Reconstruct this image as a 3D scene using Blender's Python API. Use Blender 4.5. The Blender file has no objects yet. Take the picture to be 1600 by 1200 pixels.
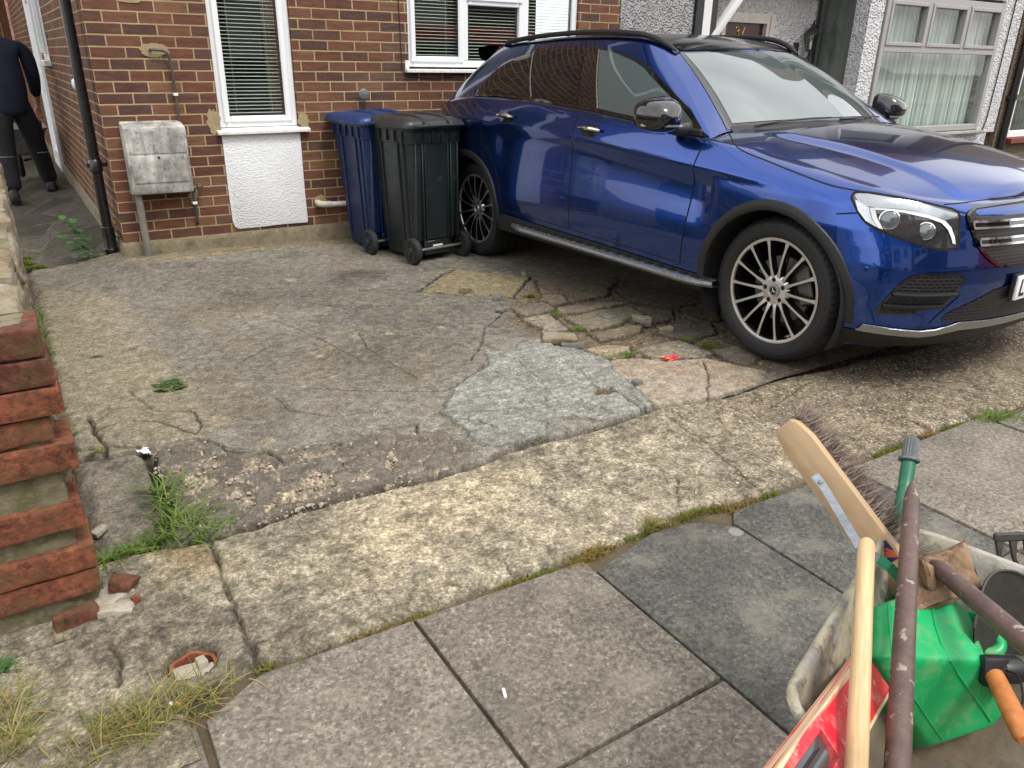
import bpy, bmesh, math, random
import numpy as np
from mathutils import Vector, Matrix
from mathutils.bvhtree import BVHTree
random.seed(7)
SC = bpy.context.scene
COL = SC.collection
rad = math.radians
# ------------------------------------------------------------------ camera
CAM = np.array([-.64407, -6.35537, 1.44077])
FPX = 1203.0                                   # focal length in pixels of the 1600 px wide photograph
RC = np.array([[0.8430027542778189, -0.5376622109592262, 0.016300404487245002],
               [0.19684266780360335, 0.3365483797640943, 0.9208627216964117],
               [0.500598961656905, 0.7730811955962967, -0.38954607507126676]])
cd = bpy.data.cameras.new('camera'); cam = bpy.data.objects.new('camera', cd); COL.objects.link(cam)
cd.sensor_width = 36; cd.lens = FPX/1600*36; cd.clip_start = .02; cd.clip_end = 600
M = Matrix.Identity(4)
for i in range(3):
    M[i][0] = RC[0][i]; M[i][1] = RC[1][i]; M[i][2] = -RC[2][i]; M[i][3] = CAM[i]
cam.matrix_world = M
SC.camera = cam
# ------------------------------------------------------------------ sky, sun, exposure
SUNV = Vector((.12, -.50, .88)).normalized()
w = bpy.data.worlds.new('World'); SC.world = w; w.use_nodes = True
nt = w.node_tree; nt.nodes.clear()
sky = nt.nodes.new('ShaderNodeTexSky'); sky.sky_type = 'NISHITA'; sky.sun_disc = False
sky.sun_elevation = math.asin(SUNV.z); sky.sun_rotation = math.atan2(SUNV.x, SUNV.y)
sky.air_density = 1.0; sky.dust_density = 3.0; sky.ozone_density = 1.0
hs = nt.nodes.new('ShaderNodeHueSaturation'); hs.inputs['Saturation'].default_value = .12; hs.inputs['Value'].default_value = 1.0
tc = nt.nodes.new('ShaderNodeTexCoord'); cn = nt.nodes.new('ShaderNodeTexNoise')
cn.inputs['Scale'].default_value = 2.6; cn.inputs['Detail'].default_value = 6; cn.inputs['Roughness'].default_value = .55
cr = nt.nodes.new('ShaderNodeValToRGB'); cr.color_ramp.elements[0].position = .36; cr.color_ramp.elements[1].position = .66
cr.color_ramp.elements[0].color = (.82, .83, .86, 1); cr.color_ramp.elements[1].color = (1.12, 1.12, 1.12, 1)
flat = nt.nodes.new('ShaderNodeMix'); flat.data_type = 'RGBA'; flat.blend_type = 'MIX'; flat.inputs[0].default_value = .55
flat.inputs[7].default_value = (7.85, 7.75, 7.6, 1)              # overcast: an even cloud deck over the clear sky
mx = nt.nodes.new('ShaderNodeMix'); mx.data_type = 'RGBA'; mx.blend_type = 'MULTIPLY'; mx.inputs[0].default_value = 1
bg = nt.nodes.new('ShaderNodeBackground'); bg.inputs[1].default_value = .15
wo = nt.nodes.new('ShaderNodeOutputWorld'); lk = nt.links.new
lk(tc.outputs['Generated'], cn.inputs['Vector']); lk(cn.outputs['Fac'], cr.inputs[0])
lk(sky.outputs[0], hs.inputs['Color']); lk(hs.outputs[0], flat.inputs[6]); lk(flat.outputs[2], mx.inputs[6]); lk(cr.outputs[0], mx.inputs[7])
lk(mx.outputs[2], bg.inputs[0]); lk(bg.outputs[0], wo.inputs[0])
sd = bpy.data.lights.new('sun', 'SUN'); sd.energy = 1.1; sd.angle = rad(14); sd.color = (1, .95, .88)
so = bpy.data.objects.new('sun', sd); COL.objects.link(so)
so.rotation_euler = SUNV.to_track_quat('Z', 'Y').to_euler(); so.location = (0, -8, 12)
SC.view_settings.view_transform = 'Standard'; SC.view_settings.look = 'None'
SC.view_settings.exposure = .95; SC.view_settings.gamma = 1
SC.cycles.max_bounces = 8; SC.cycles.transparent_max_bounces = 12; SC.cycles.use_denoising = True
SC.cycles.sample_clamp_indirect = 6
# ------------------------------------------------------------------ helpers: colours and materials
def lin(r, g, b):
    f = lambda c: (c/255/12.92) if c/255 <= .04045 else ((c/255+.055)/1.055)**2.4
    return (f(r), f(g), f(b), 1)
def gain(c, k): return (c[0]*k, c[1]*k, c[2]*k, 1)
class NT:
    """small wrapper round a node tree"""
    def __init__(s, name):
        s.m = bpy.data.materials.new(name); s.m.use_nodes = True; s.t = s.m.node_tree
        s.b = s.t.nodes['Principled BSDF']
    def n(s, kind, props=None, **inp):
        nd = s.t.nodes.new('ShaderNode'+kind)
        for k, v in (props or {}).items(): setattr(nd, k, v)
        for k, v in inp.items():
            k = k.replace('_', ' ')
            s.put(nd.inputs[k], v)
        return nd
    def put(s, sock, v):
        if isinstance(v, bpy.types.NodeSocket): s.t.links.new(v, sock)
        elif isinstance(v, bpy.types.Node): s.t.links.new(v.outputs[0], sock)
        else: sock.default_value = v
    def mix(s, f, a, b, mode='MIX'):
        nd = s.t.nodes.new('ShaderNodeMix'); nd.data_type = 'RGBA'; nd.blend_type = mode
        s.put(nd.inputs[0], f); s.put(nd.inputs[6], a); s.put(nd.inputs[7], b); return nd.outputs[2]
    def math(s, op, a, b=0., clamp=False):
        nd = s.t.nodes.new('ShaderNodeMath'); nd.operation = op; nd.use_clamp = clamp
        s.put(nd.inputs[0], a); s.put(nd.inputs[1], b); return nd.outputs[0]
    def ramp(s, f, stops):
        nd = s.t.nodes.new('ShaderNodeValToRGB'); cr = nd.color_ramp
        while len(cr.elements) < len(stops): cr.elements.new(.5)
        for e, (p, c) in zip(cr.elements, stops):
            e.position = p; e.color = c if hasattr(c, '__len__') else (c, c, c, 1)
        s.put(nd.inputs[0], f); return nd.outputs[0]
    def co(s, which='Object'): return s.n('TexCoord').outputs[which]
    def noise(s, scale, detail=4, rough=.55, vec=None, out=0, dist=0.):
        nd = s.n('TexNoise', Scale=scale, Detail=detail, Roughness=rough, Distortion=dist)
        s.put(nd.inputs['Vector'], vec if vec is not None else s.co()); return nd.outputs[out]
    def voro(s, scale, vec=None, out='Distance', feature='F1', rnd=1.):
        nd = s.n('TexVoronoi', {'feature': feature}, Scale=scale, Randomness=rnd)
        s.put(nd.inputs['Vector'], vec if vec is not None else s.co()); return nd.outputs[out]
    def bump(s, h, strength=.5, dist=.01, normal=None):
        nd = s.n('Bump', Strength=strength, Distance=dist); s.put(nd.inputs['Height'], h)
        if normal is not None: s.put(nd.inputs['Normal'], normal)
        s.t.links.new(nd.outputs[0], s.b.inputs['Normal']); return nd.outputs[0]
    def set(s, **kw):
        for k, v in kw.items(): s.put(s.b.inputs[k.replace('_', ' ')], v)
        return s.m
def plain(name, col, rough=.5, metal=0., var=.12, scale=14, bump=0., bscale=60, **kw):
    """one colour, slightly uneven in tone and gloss"""
    t = NT(name); f = t.noise(scale, 5, .6)
    c = t.mix(f, gain(col, 1-var), gain(col, 1+var)); t.set(Base_Color=c, Metallic=metal, **kw)
    t.set(Roughness=t.ramp(t.noise(scale*2.3, 4), [(.3, max(0, rough-.08)), (.7, min(1, rough+.08))]))
    if bump: t.bump(t.noise(bscale, 5, .6), .6, bump)
    return t.m
def weathered(name, cols, scale=8, rough=.8, bump=.002, bscale=80, spots=None, metal=0., dist=0., vecscale=None):
    """several tones in patches (cols: ramp stops), fine grain on top"""
    t = NT(name); v = t.co()
    if vecscale: v = t.n('Mapping', Vector=v, Scale=vecscale).outputs[0]
    f = t.noise(scale, 8, .62, v, dist=dist); n = len(cols)
    c = t.ramp(f, [(.28+.44*i/(n-1), k) for i, k in enumerate(cols)])
    c = t.mix(1., c, t.ramp(t.noise(scale*9, 4, .7, v), [(.25, .72), (.75, 1.2)]), 'MULTIPLY')
    if spots: c = t.mix(t.ramp(t.noise(spots[1], 3, .6, v), [(spots[2], 0), (spots[2]+.05, 1)]), c, spots[0])
    t.set(Base_Color=c, Roughness=rough, Metallic=metal)
    if bump: t.bump(t.noise(bscale, 6, .65, v), .8, bump)
    return t.m
# ------------------------------------------------------------------ helpers: meshes and objects
WM = {}
def thing(name, label, cat, M=None, group=None):
    o = bpy.data.objects.new(name, None); COL.objects.link(o); o.empty_display_size = .1
    if M is not None: o.matrix_world = M
    WM[o.name] = (M.copy() if M is not None else Matrix.Identity(4))
    return tag(o, label, cat, group)
def tag(o, label=None, cat=None, group=None, kind=None):
    if label: o['label'] = label
    if cat: o['category'] = cat
    if group: o['group'] = group
    if kind: o['kind'] = kind
    return o
def at(x, y, z=0., rz=0.): return Matrix.Translation((x, y, z)) @ Matrix.Rotation(rz, 4, 'Z')
def frame(o, X, Y, Z):
    m = Matrix.Identity(4)
    for i in range(3): m[i][0], m[i][1], m[i][2], m[i][3] = X[i], Y[i], Z[i], o[i]
    return m
def along(a, b, up=(0, 0, 1)):
    """frame at a whose Z axis runs to b"""
    a, b = Vector(a), Vector(b); Z = (b-a).normalized(); u = Vector(up)
    if abs(Z.dot(u)) > .98: u = Vector((0, 1, 0))
    X = u.cross(Z).normalized(); Y = Z.cross(X); return frame(a, X, Y, Z)
class MB:
    ZOFF = 0.
    def __init__(s): s.v = []; s.f = []; s.mi = []; s.uv = None
    def add(s, v, f, M=None, mi=0):
        k = len(s.v)
        s.v += [tuple(M @ Vector(p)) for p in v] if M is not None else [tuple(p) for p in v]
        s.f += [tuple(i+k for i in q) for q in f]; s.mi += [mi]*len(f); return s
    def bm(s, bm, M=None, mi=0):
        bm.verts.index_update()
        s.add([p.co[:] for p in bm.verts], [[q.index for q in f.verts] for f in bm.faces], M, mi); bm.free(); return s
    def box(s, c, size, M=None, bev=0., seg=2, mi=0, taper=None):
        bm = bmesh.new(); bmesh.ops.create_cube(bm, size=1)
        for p in bm.verts:
            k = 1.
            if taper and p.co.z < 0: k = taper
            p.co = Vector((c[0]+p.co.x*size[0]*k, c[1]+p.co.y*size[1]*k, c[2]+p.co.z*size[2]))
        if bev: bmesh.ops.bevel(bm, geom=bm.edges[:], offset=bev, segments=seg, profile=.5, affect='EDGES', clamp_overlap=True)
        return s.bm(bm, M, mi)
    def b2(s, x0, x1, y0, y1, z0, z1, bev=0., M=None, mi=0, seg=1):
        return s.box(((x0+x1)/2, (y0+y1)/2, (z0+z1)/2), (x1-x0, y1-y0, z1-z0), M, bev, seg, mi)
    def tube(s, pts, r, n=10, M=None, mi=0, cap=True, up=(0, 0, 1), sx=1.):
        pts = [Vector(p) for p in pts]; m = len(pts)
        rr = r if hasattr(r, '__len__') else [r]*m
        V = []; X = None
        for i, p in enumerate(pts):
            d = (pts[min(i+1, m-1)]-pts[max(i-1, 0)]).normalized()
            if X is None:
                u = Vector(up)
                if abs(d.dot(u)) > .95: u = Vector((0, 1, 0)) if abs(d.y) < .9 else Vector((1, 0, 0))
                X = u.cross(d).normalized()
            else: X = (X-d*X.dot(d)).normalized()
            Y = d.cross(X)
            for k in range(n):
                a = 2*math.pi*k/n; V.append(p+X*(math.cos(a)*rr[i]*sx)+Y*(math.sin(a)*rr[i]))
        F = [(i*n+k, i*n+(k+1) % n, (i+1)*n+(k+1) % n, (i+1)*n+k) for i in range(m-1) for k in range(n)]
        if cap: F += [tuple(range(n))[::-1], tuple((m-1)*n+k for k in range(n))]
        return s.add(V, F, M, mi)
    def lathe(s, prof, n=32, M=None, mi=0, a0=0., a1=2*math.pi, close=False):
        """prof (r, z) turned round Z"""
        full = abs(a1-a0-2*math.pi) < 1e-6; c = n if full else n+1; m = len(prof)
        V = [(r*math.cos(a0+(a1-a0)*k/n), r*math.sin(a0+(a1-a0)*k/n), z) for r, z in prof for k in range(c)]
        F = []
        for i in range(m if close else m-1):
            j = (i+1) % m
            for k in range(n):
                k2 = (k+1) % c
                F.append((i*c+k, i*c+k2, j*c+k2, j*c+k))
        return s.add(V, F, M, mi)
    def prism(s, poly, d0, d1, M=None, mi=0, bev=0., seg=2):
        """polygon in local XY, thick from d0 to d1 along local Z"""
        bm = bmesh.new(); a = [bm.verts.new((p[0], p[1], d0)) for p in poly]
        f = bm.faces.new(a); f.normal_update()
        r = bmesh.ops.extrude_face_region(bm, geom=[f])
        for e in r['geom']:
            if isinstance(e, bmesh.types.BMVert): e.co.z = d1
        bmesh.ops.recalc_face_normals(bm, faces=bm.faces[:])
        if bev:
            ed = [e for e in bm.edges if abs(e.verts[0].co.z-e.verts[1].co.z) < 1e-6]
            bmesh.ops.bevel(bm, geom=ed, offset=bev, segments=seg, profile=.5, affect='EDGES', clamp_overlap=True)
        return s.bm(bm, M, mi)
    def grid(s, P, wrap=False, M=None, mi=0, flip=False):
        """P: rows of points"""
        n = len(P[0]); m = len(P); V = [p for row in P for p in row]; F = []
        for i in range(m-1):
            for k in range(n if wrap else n-1):
                q = (i*n+k, i*n+(k+1) % n, (i+1)*n+(k+1) % n, (i+1)*n+k)
                F.append(q[::-1] if flip else q)
        return s.add(V, F, M, mi)
    def build(s, name, mats, parent=None, world=False, smooth=35, kind=None, recalc=True, jitter=0.):
        me = bpy.data.meshes.new(name); V = s.v if not MB.ZOFF else [(p[0], p[1], p[2]+MB.ZOFF) for p in s.v]
        if world and parent is not None:
            p = parent
            while p.parent: p = p.parent
            iv = WM[p.name].inverted(); V = [tuple(iv @ Vector(q)) for q in V]
        me.from_pydata(V, [], s.f)
        for mm in (mats if isinstance(mats, (list, tuple)) else [mats]): me.materials.append(mm)
        me.polygons.foreach_set('material_index', s.mi)
        if s.uv is not None:
            u = me.uv_layers.new(name='UVMap'); u.data.foreach_set('uv', [c for q in s.uv for c in q])
        if recalc and len(s.f) < 60000:
            bm = bmesh.new(); bm.from_mesh(me); bmesh.ops.recalc_face_normals(bm, faces=bm.faces[:]); bm.to_mesh(me); bm.free()
        if smooth:
            me.polygons.foreach_set('use_smooth', [True]*len(me.polygons)); me.set_sharp_from_angle(angle=rad(smooth))
        me.update()
        o = bpy.data.objects.new(name, me); COL.objects.link(o)
        if parent is not None: o.parent = parent
        else: WM[o.name] = Matrix.Identity(4)
        if kind: o['kind'] = kind
        return o
def children(o): return [c for c in bpy.data.objects if c.parent == o]
def copy_tree(o, parent=None):
    c = o.copy(); COL.objects.link(c)
    if parent is not None: c.parent = parent
    for ch in list(o.children): copy_tree(ch, c)
    return c
def arc(c, r, a0, a1, n, M=None):
    return [(c[0]+r*math.cos(a0+(a1-a0)*i/n), c[1]+r*math.sin(a0+(a1-a0)*i/n)) for i in range(n+1)]
def smooth_path(pts, n=6):
    """Catmull-Rom through pts"""
    P = [Vector(p) for p in pts]; P = [2*P[0]-P[1]]+P+[2*P[-1]-P[-2]]; out = []
    for i in range(1, len(P)-2):
        a, b, c, d = P[i-1:i+3]
        for k in range(n):
            t = k/n
            out.append(.5*((2*b)+(c-a)*t+(2*a-5*b+4*c-d)*t*t+(3*b-a-3*c+d)*t**3))
    return out+[P[-2]]
# numpy noise fields for the terrain
def vnoise(x, y, scale, seed):
    r = np.random.RandomState(seed).rand(256, 256); x = x*scale+seed*7.3; y = y*scale+seed*3.7
    i = np.floor(x).astype(int); j = np.floor(y).astype(int); u = x-i; v = y-j
    u = u*u*(3-2*u); v = v*v*(3-2*v); i &= 255; j &= 255; i1 = (i+1) & 255; j1 = (j+1) & 255
    return (r[i, j]*(1-u)+r[i1, j]*u)*(1-v)+(r[i, j1]*(1-u)+r[i1, j1]*u)*v
def fbm(x, y, scale, seed, octv=5, gain_=.55):
    t = 0; a = 1; s = 0
    for o in range(octv):
        t = t+a*vnoise(x, y, scale*2.03**o, seed+o*11); s += a; a *= gain_
    return t/s
def worley(x, y, scale, seed, jit=.9):
    rs = np.random.RandomState(seed); R1 = rs.rand(256, 256); R2 = rs.rand(256, 256); R3 = rs.rand(256, 256)
    x = x*scale; y = y*scale; i0 = np.floor(x).astype(int); j0 = np.floor(y).astype(int)
    f1 = np.full(x.shape, 9.); f2 = np.full(x.shape, 9.); idv = np.zeros(x.shape)
    for a in (-1, 0, 1):
        for b in (-1, 0, 1):
            i = (i0+a); j = (j0+b); ii = i & 255; jj = j & 255
            d = np.hypot(i+.5+(R1[ii, jj]-.5)*jit-x, j+.5+(R2[ii, jj]-.5)*jit-y)
            nearer = d < f1; f2 = np.where(nearer, f1, np.minimum(f2, d)); idv = np.where(nearer, R3[ii, jj], idv); f1 = np.where(nearer, d, f1)
    return f1, f2, idv
def seg_dist(x, y, pts, reach):
    d = np.full(x.shape, 9.)
    for (ax, ay), (bx, by) in zip(pts[:-1], pts[1:]):
        m = (x > min(ax, bx)-reach) & (x < max(ax, bx)+reach) & (y > min(ay, by)-reach) & (y < max(ay, by)+reach)
        if not m.any(): continue
        px, py = x[m]-ax, y[m]-ay; dx, dy = bx-ax, by-ay; t = np.clip((px*dx+py*dy)/(dx*dx+dy*dy+1e-12), 0, 1)
        d[m] = np.minimum(d[m], np.hypot(px-t*dx, py-t*dy))
    return d
def poly_sd(x, y, pts, reach=.12):
    """signed distance to a polygon (negative inside), exact only within reach"""
    c = np.zeros(x.shape, bool); n = len(pts)
    for i in range(n):
        (ax, ay), (bx, by) = pts[i], pts[(i+1) % n]
        if abs(by-ay) < 1e-12: continue
        k = ((ay > y) != (by > y)) & (x < (bx-ax)*(y-ay)/(by-ay)+ax); c ^= k
    d = np.minimum(seg_dist(x, y, list(pts)+[pts[0]], reach), reach)
    return np.where(c, -d, d)
def sstep(a, b, x):
    t = np.clip((x-a)/(b-a), 0, 1); return t*t*(3-2*t)
# ------------------------------------------------------------------ the lie of the land
def gz(x, y):
    """ground height: the drive falls gently to the house, a concrete haunch lies along its left end"""
    h = .0153*(-2.468-np.clip(y, -4.8, 0.2))-.0015
    t = np.clip((y+1.3)/1.3, 0, 1); t = t*t*(3-2*t)
    return h+.075*np.clip(1-np.maximum(x, 0)/2.2, 0, 1)*t*np.clip(1+x/.5, 0, 1)
def G(u, v):
    """the ground point seen at pixel (u, v) of the 1600 x 1200 photograph"""
    d = RC.T @ np.array([(u-800)/FPX, -(v-600)/FPX, 1]); z = 0.
    for _ in range(8):
        p = CAM+d*(z-CAM[2])/d[2]; z = float(gz(p[0], p[1]))
    return (float(p[0]), float(p[1]))
def GP(*uv): return [G(*p) for p in uv]
# ------------------------------------------------------------------ ground
def gc(r, g, b, k=1/1.75): return np.array(gain(lin(r, g, b), k)[:3])
def concrete(name):
    t = NT(name); v = t.co()
    at_ = t.n('Attribute', {'attribute_name': 'col'}); ag = t.n('Attribute', {'attribute_name': 'agg'}).outputs['Fac']
    c = at_.outputs['Color']
    c = t.mix(1., c, t.ramp(t.noise(20, 10, .72, v), [(.3, .62), (.5, 1.), (.7, 1.42)]), 'MULTIPLY')
    sp = t.noise(88, 5, .8, v)
    amt = t.math('ADD', t.math('MULTIPLY', ag, .55), .45, True)
    c = t.mix(amt, c, t.mix(1., c, t.ramp(sp, [(.38, .36), (.47, .84), (.53, 1.1), (.62, 1.75)]), 'MULTIPLY'))
    c = t.mix(.5, c, t.mix(1., c, t.ramp(t.noise(300, 2, .6, v), [(.3, .55), (.7, 1.45)]), 'MULTIPLY'))
    gr = t.n('SeparateColor', Color=t.n('TexVoronoi', Vector=v, Scale=135).outputs['Color'])
    c = t.mix(t.math('MULTIPLY', amt, .9), c, t.mix(1., c, t.ramp(gr.outputs[0], [(0, .62), (.6, .98), (.85, 1.25), (1, 1.6)]), 'MULTIPLY'))
    vo = t.n('TexVoronoi', Vector=v, Scale=62); rnd = t.n('SeparateColor', Color=vo.outputs['Color'])
    peb = t.ramp(rnd.outputs[1], [(0, lin(150, 120, 90)), (.3, lin(110, 100, 92)), (.55, lin(172, 160, 140)), (.8, lin(150, 112, 80)), (1, lin(196, 190, 180))])
    dist = vo.outputs['Distance']
    pm = t.math('MULTIPLY', t.ramp(dist, [(.30, 1), (.42, 0)]), t.ramp(rnd.outputs[0], [(.58, 0), (.64, 1)]))
    pm = t.math('MULTIPLY', pm, t.ramp(ag, [(.45, 0), (.95, 1)]))
    c = t.mix(pm, c, peb)
    t.set(Base_Color=c, Roughness=.9, Specular_IOR_Level=.25)
    h = t.math('ADD', t.math('MULTIPLY', sp, t.math('ADD', t.math('MULTIPLY', ag, .9), .35)), t.math('MULTIPLY', pm, .22))
    h = t.math('ADD', h, t.math('MULTIPLY', t.noise(16, 5, .6, v), .5))
    t.bump(h, .8, .005); return t.m
CONC = concrete('weathered_concrete')
def terrain(name, X, Y, fn, mat, kind='structure', label=None):
    xx, yy = np.meshgrid(X, Y); sh = xx.shape; x = xx.ravel(); y = yy.ravel()
    z, col, agg = fn(x, y)
    me = bpy.data.meshes.new(name); n = len(x); nx, ny = sh[1], sh[0]
    me.vertices.add(n); me.vertices.foreach_set('co', np.column_stack([x, y, gz(x, y)+z]).astype(np.float32).ravel())
    i = np.arange((nx-1)*(ny-1)); a = (i//(nx-1))*nx+i % (nx-1)
    q = np.column_stack([a, a+1, a+nx+1, a+nx]).astype(np.int32)
    me.loops.add(q.size); me.loops.foreach_set('vertex_index', q.ravel())
    me.polygons.add(len(q)); me.polygons.foreach_set('loop_start', np.arange(0, q.size, 4, dtype=np.int32))
    me.polygons.foreach_set('loop_total', np.full(len(q), 4, np.int32)); me.update(calc_edges=True)
    me.polygons.foreach_set('use_smooth', np.ones(len(q), bool))
    ca = me.attributes.new('col', 'FLOAT_COLOR', 'POINT'); ca.data.foreach_set('color', np.column_stack([np.clip(col, 0, 1), np.ones(n)]).astype(np.float32).ravel())
    aa = me.attributes.new('agg', 'FLOAT', 'POINT'); aa.data.foreach_set('value', np.broadcast_to(agg, (n,)).astype(np.float32))
    me.materials.append(mat); o = bpy.data.objects.new(name, me); COL.objects.link(o); WM[o.name] = Matrix.Identity(4)
    return tag(o, label, None, None, kind)
def lerp(c, k, m): return c+(np.asarray(k)[None, :]-c)*m[:, None]
def wob(x, y, s, a, seed): return x+(fbm(x, y, s, seed, 4)-.5)*a, y+(fbm(x, y, s, seed+50, 4)-.5)*a

CRACKS = [  # (pixels of the photograph, half width in metres)
 ([(137, 652), (145, 665), (146, 675), (158, 685), (164, 695), (190, 697), (225, 698), (250, 692), (290, 685), (305, 682)], .006),
 ([(110, 699), (125, 702), (145, 701), (164, 697)], .008), ([(164, 695), (163, 712)], .007),
 ([(146, 675), (160, 668), (178, 662)], .0025), ([(210, 655), (250, 657), (270, 665), (305, 677)], .003),
 ([(300, 640), (315, 662), (305, 677)], .003), ([(305, 682), (335, 692), (350, 700)], .005),
 ([(237, 715), (240, 730), (252, 751)], .012), ([(350, 702), (380, 710), (410, 703), (425, 712), (445, 725)], .004),
 ([(440, 704), (490, 700), (530, 690), (532, 698)], .004), ([(590, 672), (620, 668), (650, 662), (652, 678)], .005),
 ([(652, 678), (680, 674), (700, 670)], .006), ([(475, 606), (540, 608), (600, 610), (690, 612)], .002),
 ([(370, 570), (400, 552), (425, 540)], .002), ([(560, 455), (610, 452), (655, 456), (720, 462), (790, 470)], .003),
 ([(655, 456), (690, 428), (715, 420), (790, 428)], .003), ([(800, 466), (815, 447), (830, 432)], .003),
 ([(690, 612), (720, 600), (757, 572)], .003), ([(735, 563), (752, 540), (758, 512), (785, 490)], .0025),
 ([(740, 500), (775, 496), (788, 487), (760, 480)], .003), ([(470, 470), (520, 480), (600, 478), (700, 490)], .0016),
 ([(430, 500), (500, 530), (560, 560)], .0014), ([(200, 610), (240, 640), (300, 640)], .0014),
 ([(560, 520), (575, 545), (600, 560), (650, 590)], .0014), ([(430, 620), (450, 640), (520, 650), (590, 640)], .0014),
 ([(1100, 565), (1107, 590), (1104, 630)], .003), ([(930, 667), (975, 690), (1000, 700)], .003),
]
PATCHCR = [([(700, 657), (745, 660), (775, 672)], .003), ([(845, 628), (860, 640), (868, 648)], .003), ([(925, 600), (945, 618), (955, 608), (975, 622), (1005, 645)], .004),
 ([(940, 615), (925, 622), (905, 628), (940, 640), (975, 655)], .003), ([(990, 622), (1010, 640), (1030, 640)], .004), ([(765, 590), (850, 605), (930, 612)], .0022), ([(740, 645), (830, 640), (900, 622)], .0018),
 ([(800, 560), (850, 600), (855, 640)], .002), ([(855, 560), (900, 575), (925, 600)], .0025), ([(760, 620), (800, 660), (850, 660)], .0018)]
# slabs of the broken crazy paving beside the car (outline in pixels, tone)
PIECES = [([(812, 496), (860, 488), (893, 515), (862, 520), (830, 508)], (150, 140, 124)), ([(880, 496), (940, 482), (985, 478), (1010, 490), (965, 508), (918, 516)], (134, 124, 106)),
 ([(858, 480), (905, 476), (960, 470), (978, 474), (905, 488), (878, 490)], (136, 126, 108)), ([(985, 476), (1050, 484), (1055, 496), (1015, 506), (975, 500), (1010, 490)], (112, 104, 92)),
 ([(920, 520), (975, 508), (1010, 506), (1000, 520), (940, 533)], (130, 118, 98)), ([(990, 545), (1060, 530), (1115, 552), (1100, 560), (1020, 560)], (146, 137, 120)),
 ([(910, 545), (945, 538), (985, 540), (990, 552), (965, 562), (945, 560)], (168, 152, 126)), ([(1112, 548), (1150, 538), (1195, 556), (1170, 572), (1140, 566)], (124, 116, 104)),
 ([(1055, 498), (1110, 500), (1122, 520), (1080, 532), (1020, 520)], (112, 103, 92)), ([(835, 436), (900, 430), (960, 440), (950, 462), (890, 472), (845, 462)], (116, 106, 90)),
 ([(845, 460), (880, 458), (890, 472), (860, 478), (840, 470)], (130, 118, 98)), ([(960, 448), (1040, 452), (1110, 470), (1050, 482), (985, 470)], (104, 96, 86)),
 ([(1060, 485), (1120, 478), (1128, 500), (1112, 500)], (100, 92, 80)), ([(690, 430), (716, 420), (830, 432), (802, 464), (740, 462), (655, 455)], (140, 128, 100)),
 ([(800, 480), (850, 470), (872, 482), (845, 490), (812, 493)], (128, 118, 104))]
A_SLAB = [(108, 718), (160, 716), (214, 704), (228, 712), (242, 752), (262, 790), (250, 838), (200, 862), (140, 882), (118, 820)]
A_RUB = [(228, 700), (280, 690), (330, 690), (380, 700), (450, 700), (560, 684), (660, 678), (700, 672), (728, 690), (760, 702), (700, 742), (640, 764), (600, 777), (480, 806), (420, 818), (350, 834), (300, 838), (268, 810), (250, 760)]
A_PATCH = [(688, 648), (716, 600), (752, 582), (765, 573), (756, 549), (800, 548), (812, 538), (850, 530), (868, 542), (905, 548), (950, 562), (958, 582), (985, 600), (1018, 632), (1032, 640), (975, 654), (940, 660), (900, 655), (855, 664), (855, 684), (810, 694), (772, 700), (742, 692), (722, 670)]
A_SMOOTH = [(930, 570), (965, 562), (1000, 560), (1046, 564), (1100, 560), (1140, 568), (1196, 580), (1192, 596), (1120, 622), (1060, 640), (1034, 639), (985, 600), (950, 580)]
A_TAN = [(40, 455), (120, 448), (180, 462), (215, 500), (235, 535), (262, 572), (300, 600), (330, 640), (300, 690), (225, 700), (108, 712), (80, 640), (40, 520)]
A_EXPO = [(800, 466), (835, 440), (960, 430), (1128, 470), (1200, 560), (1200, 580), (1100, 562), (950, 566), (870, 540), (800, 500)]
A_HAUNCH = [(196, 405), (240, 398), (300, 392), (420, 378), (560, 366), (545, 378), (450, 388), (390, 392), (330, 402), (270, 410), (215, 408)]
def grain(x, y, seed):
    """coarse exposed grain, about 1 to 3 cm, mean 1"""
    a = fbm(x, y, 34, seed, 3, .75)-.5; b = vnoise(x, y, 78, seed+7)-.5; return np.clip(1+1.7*a+.5*b, .45, 1.7)
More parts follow.
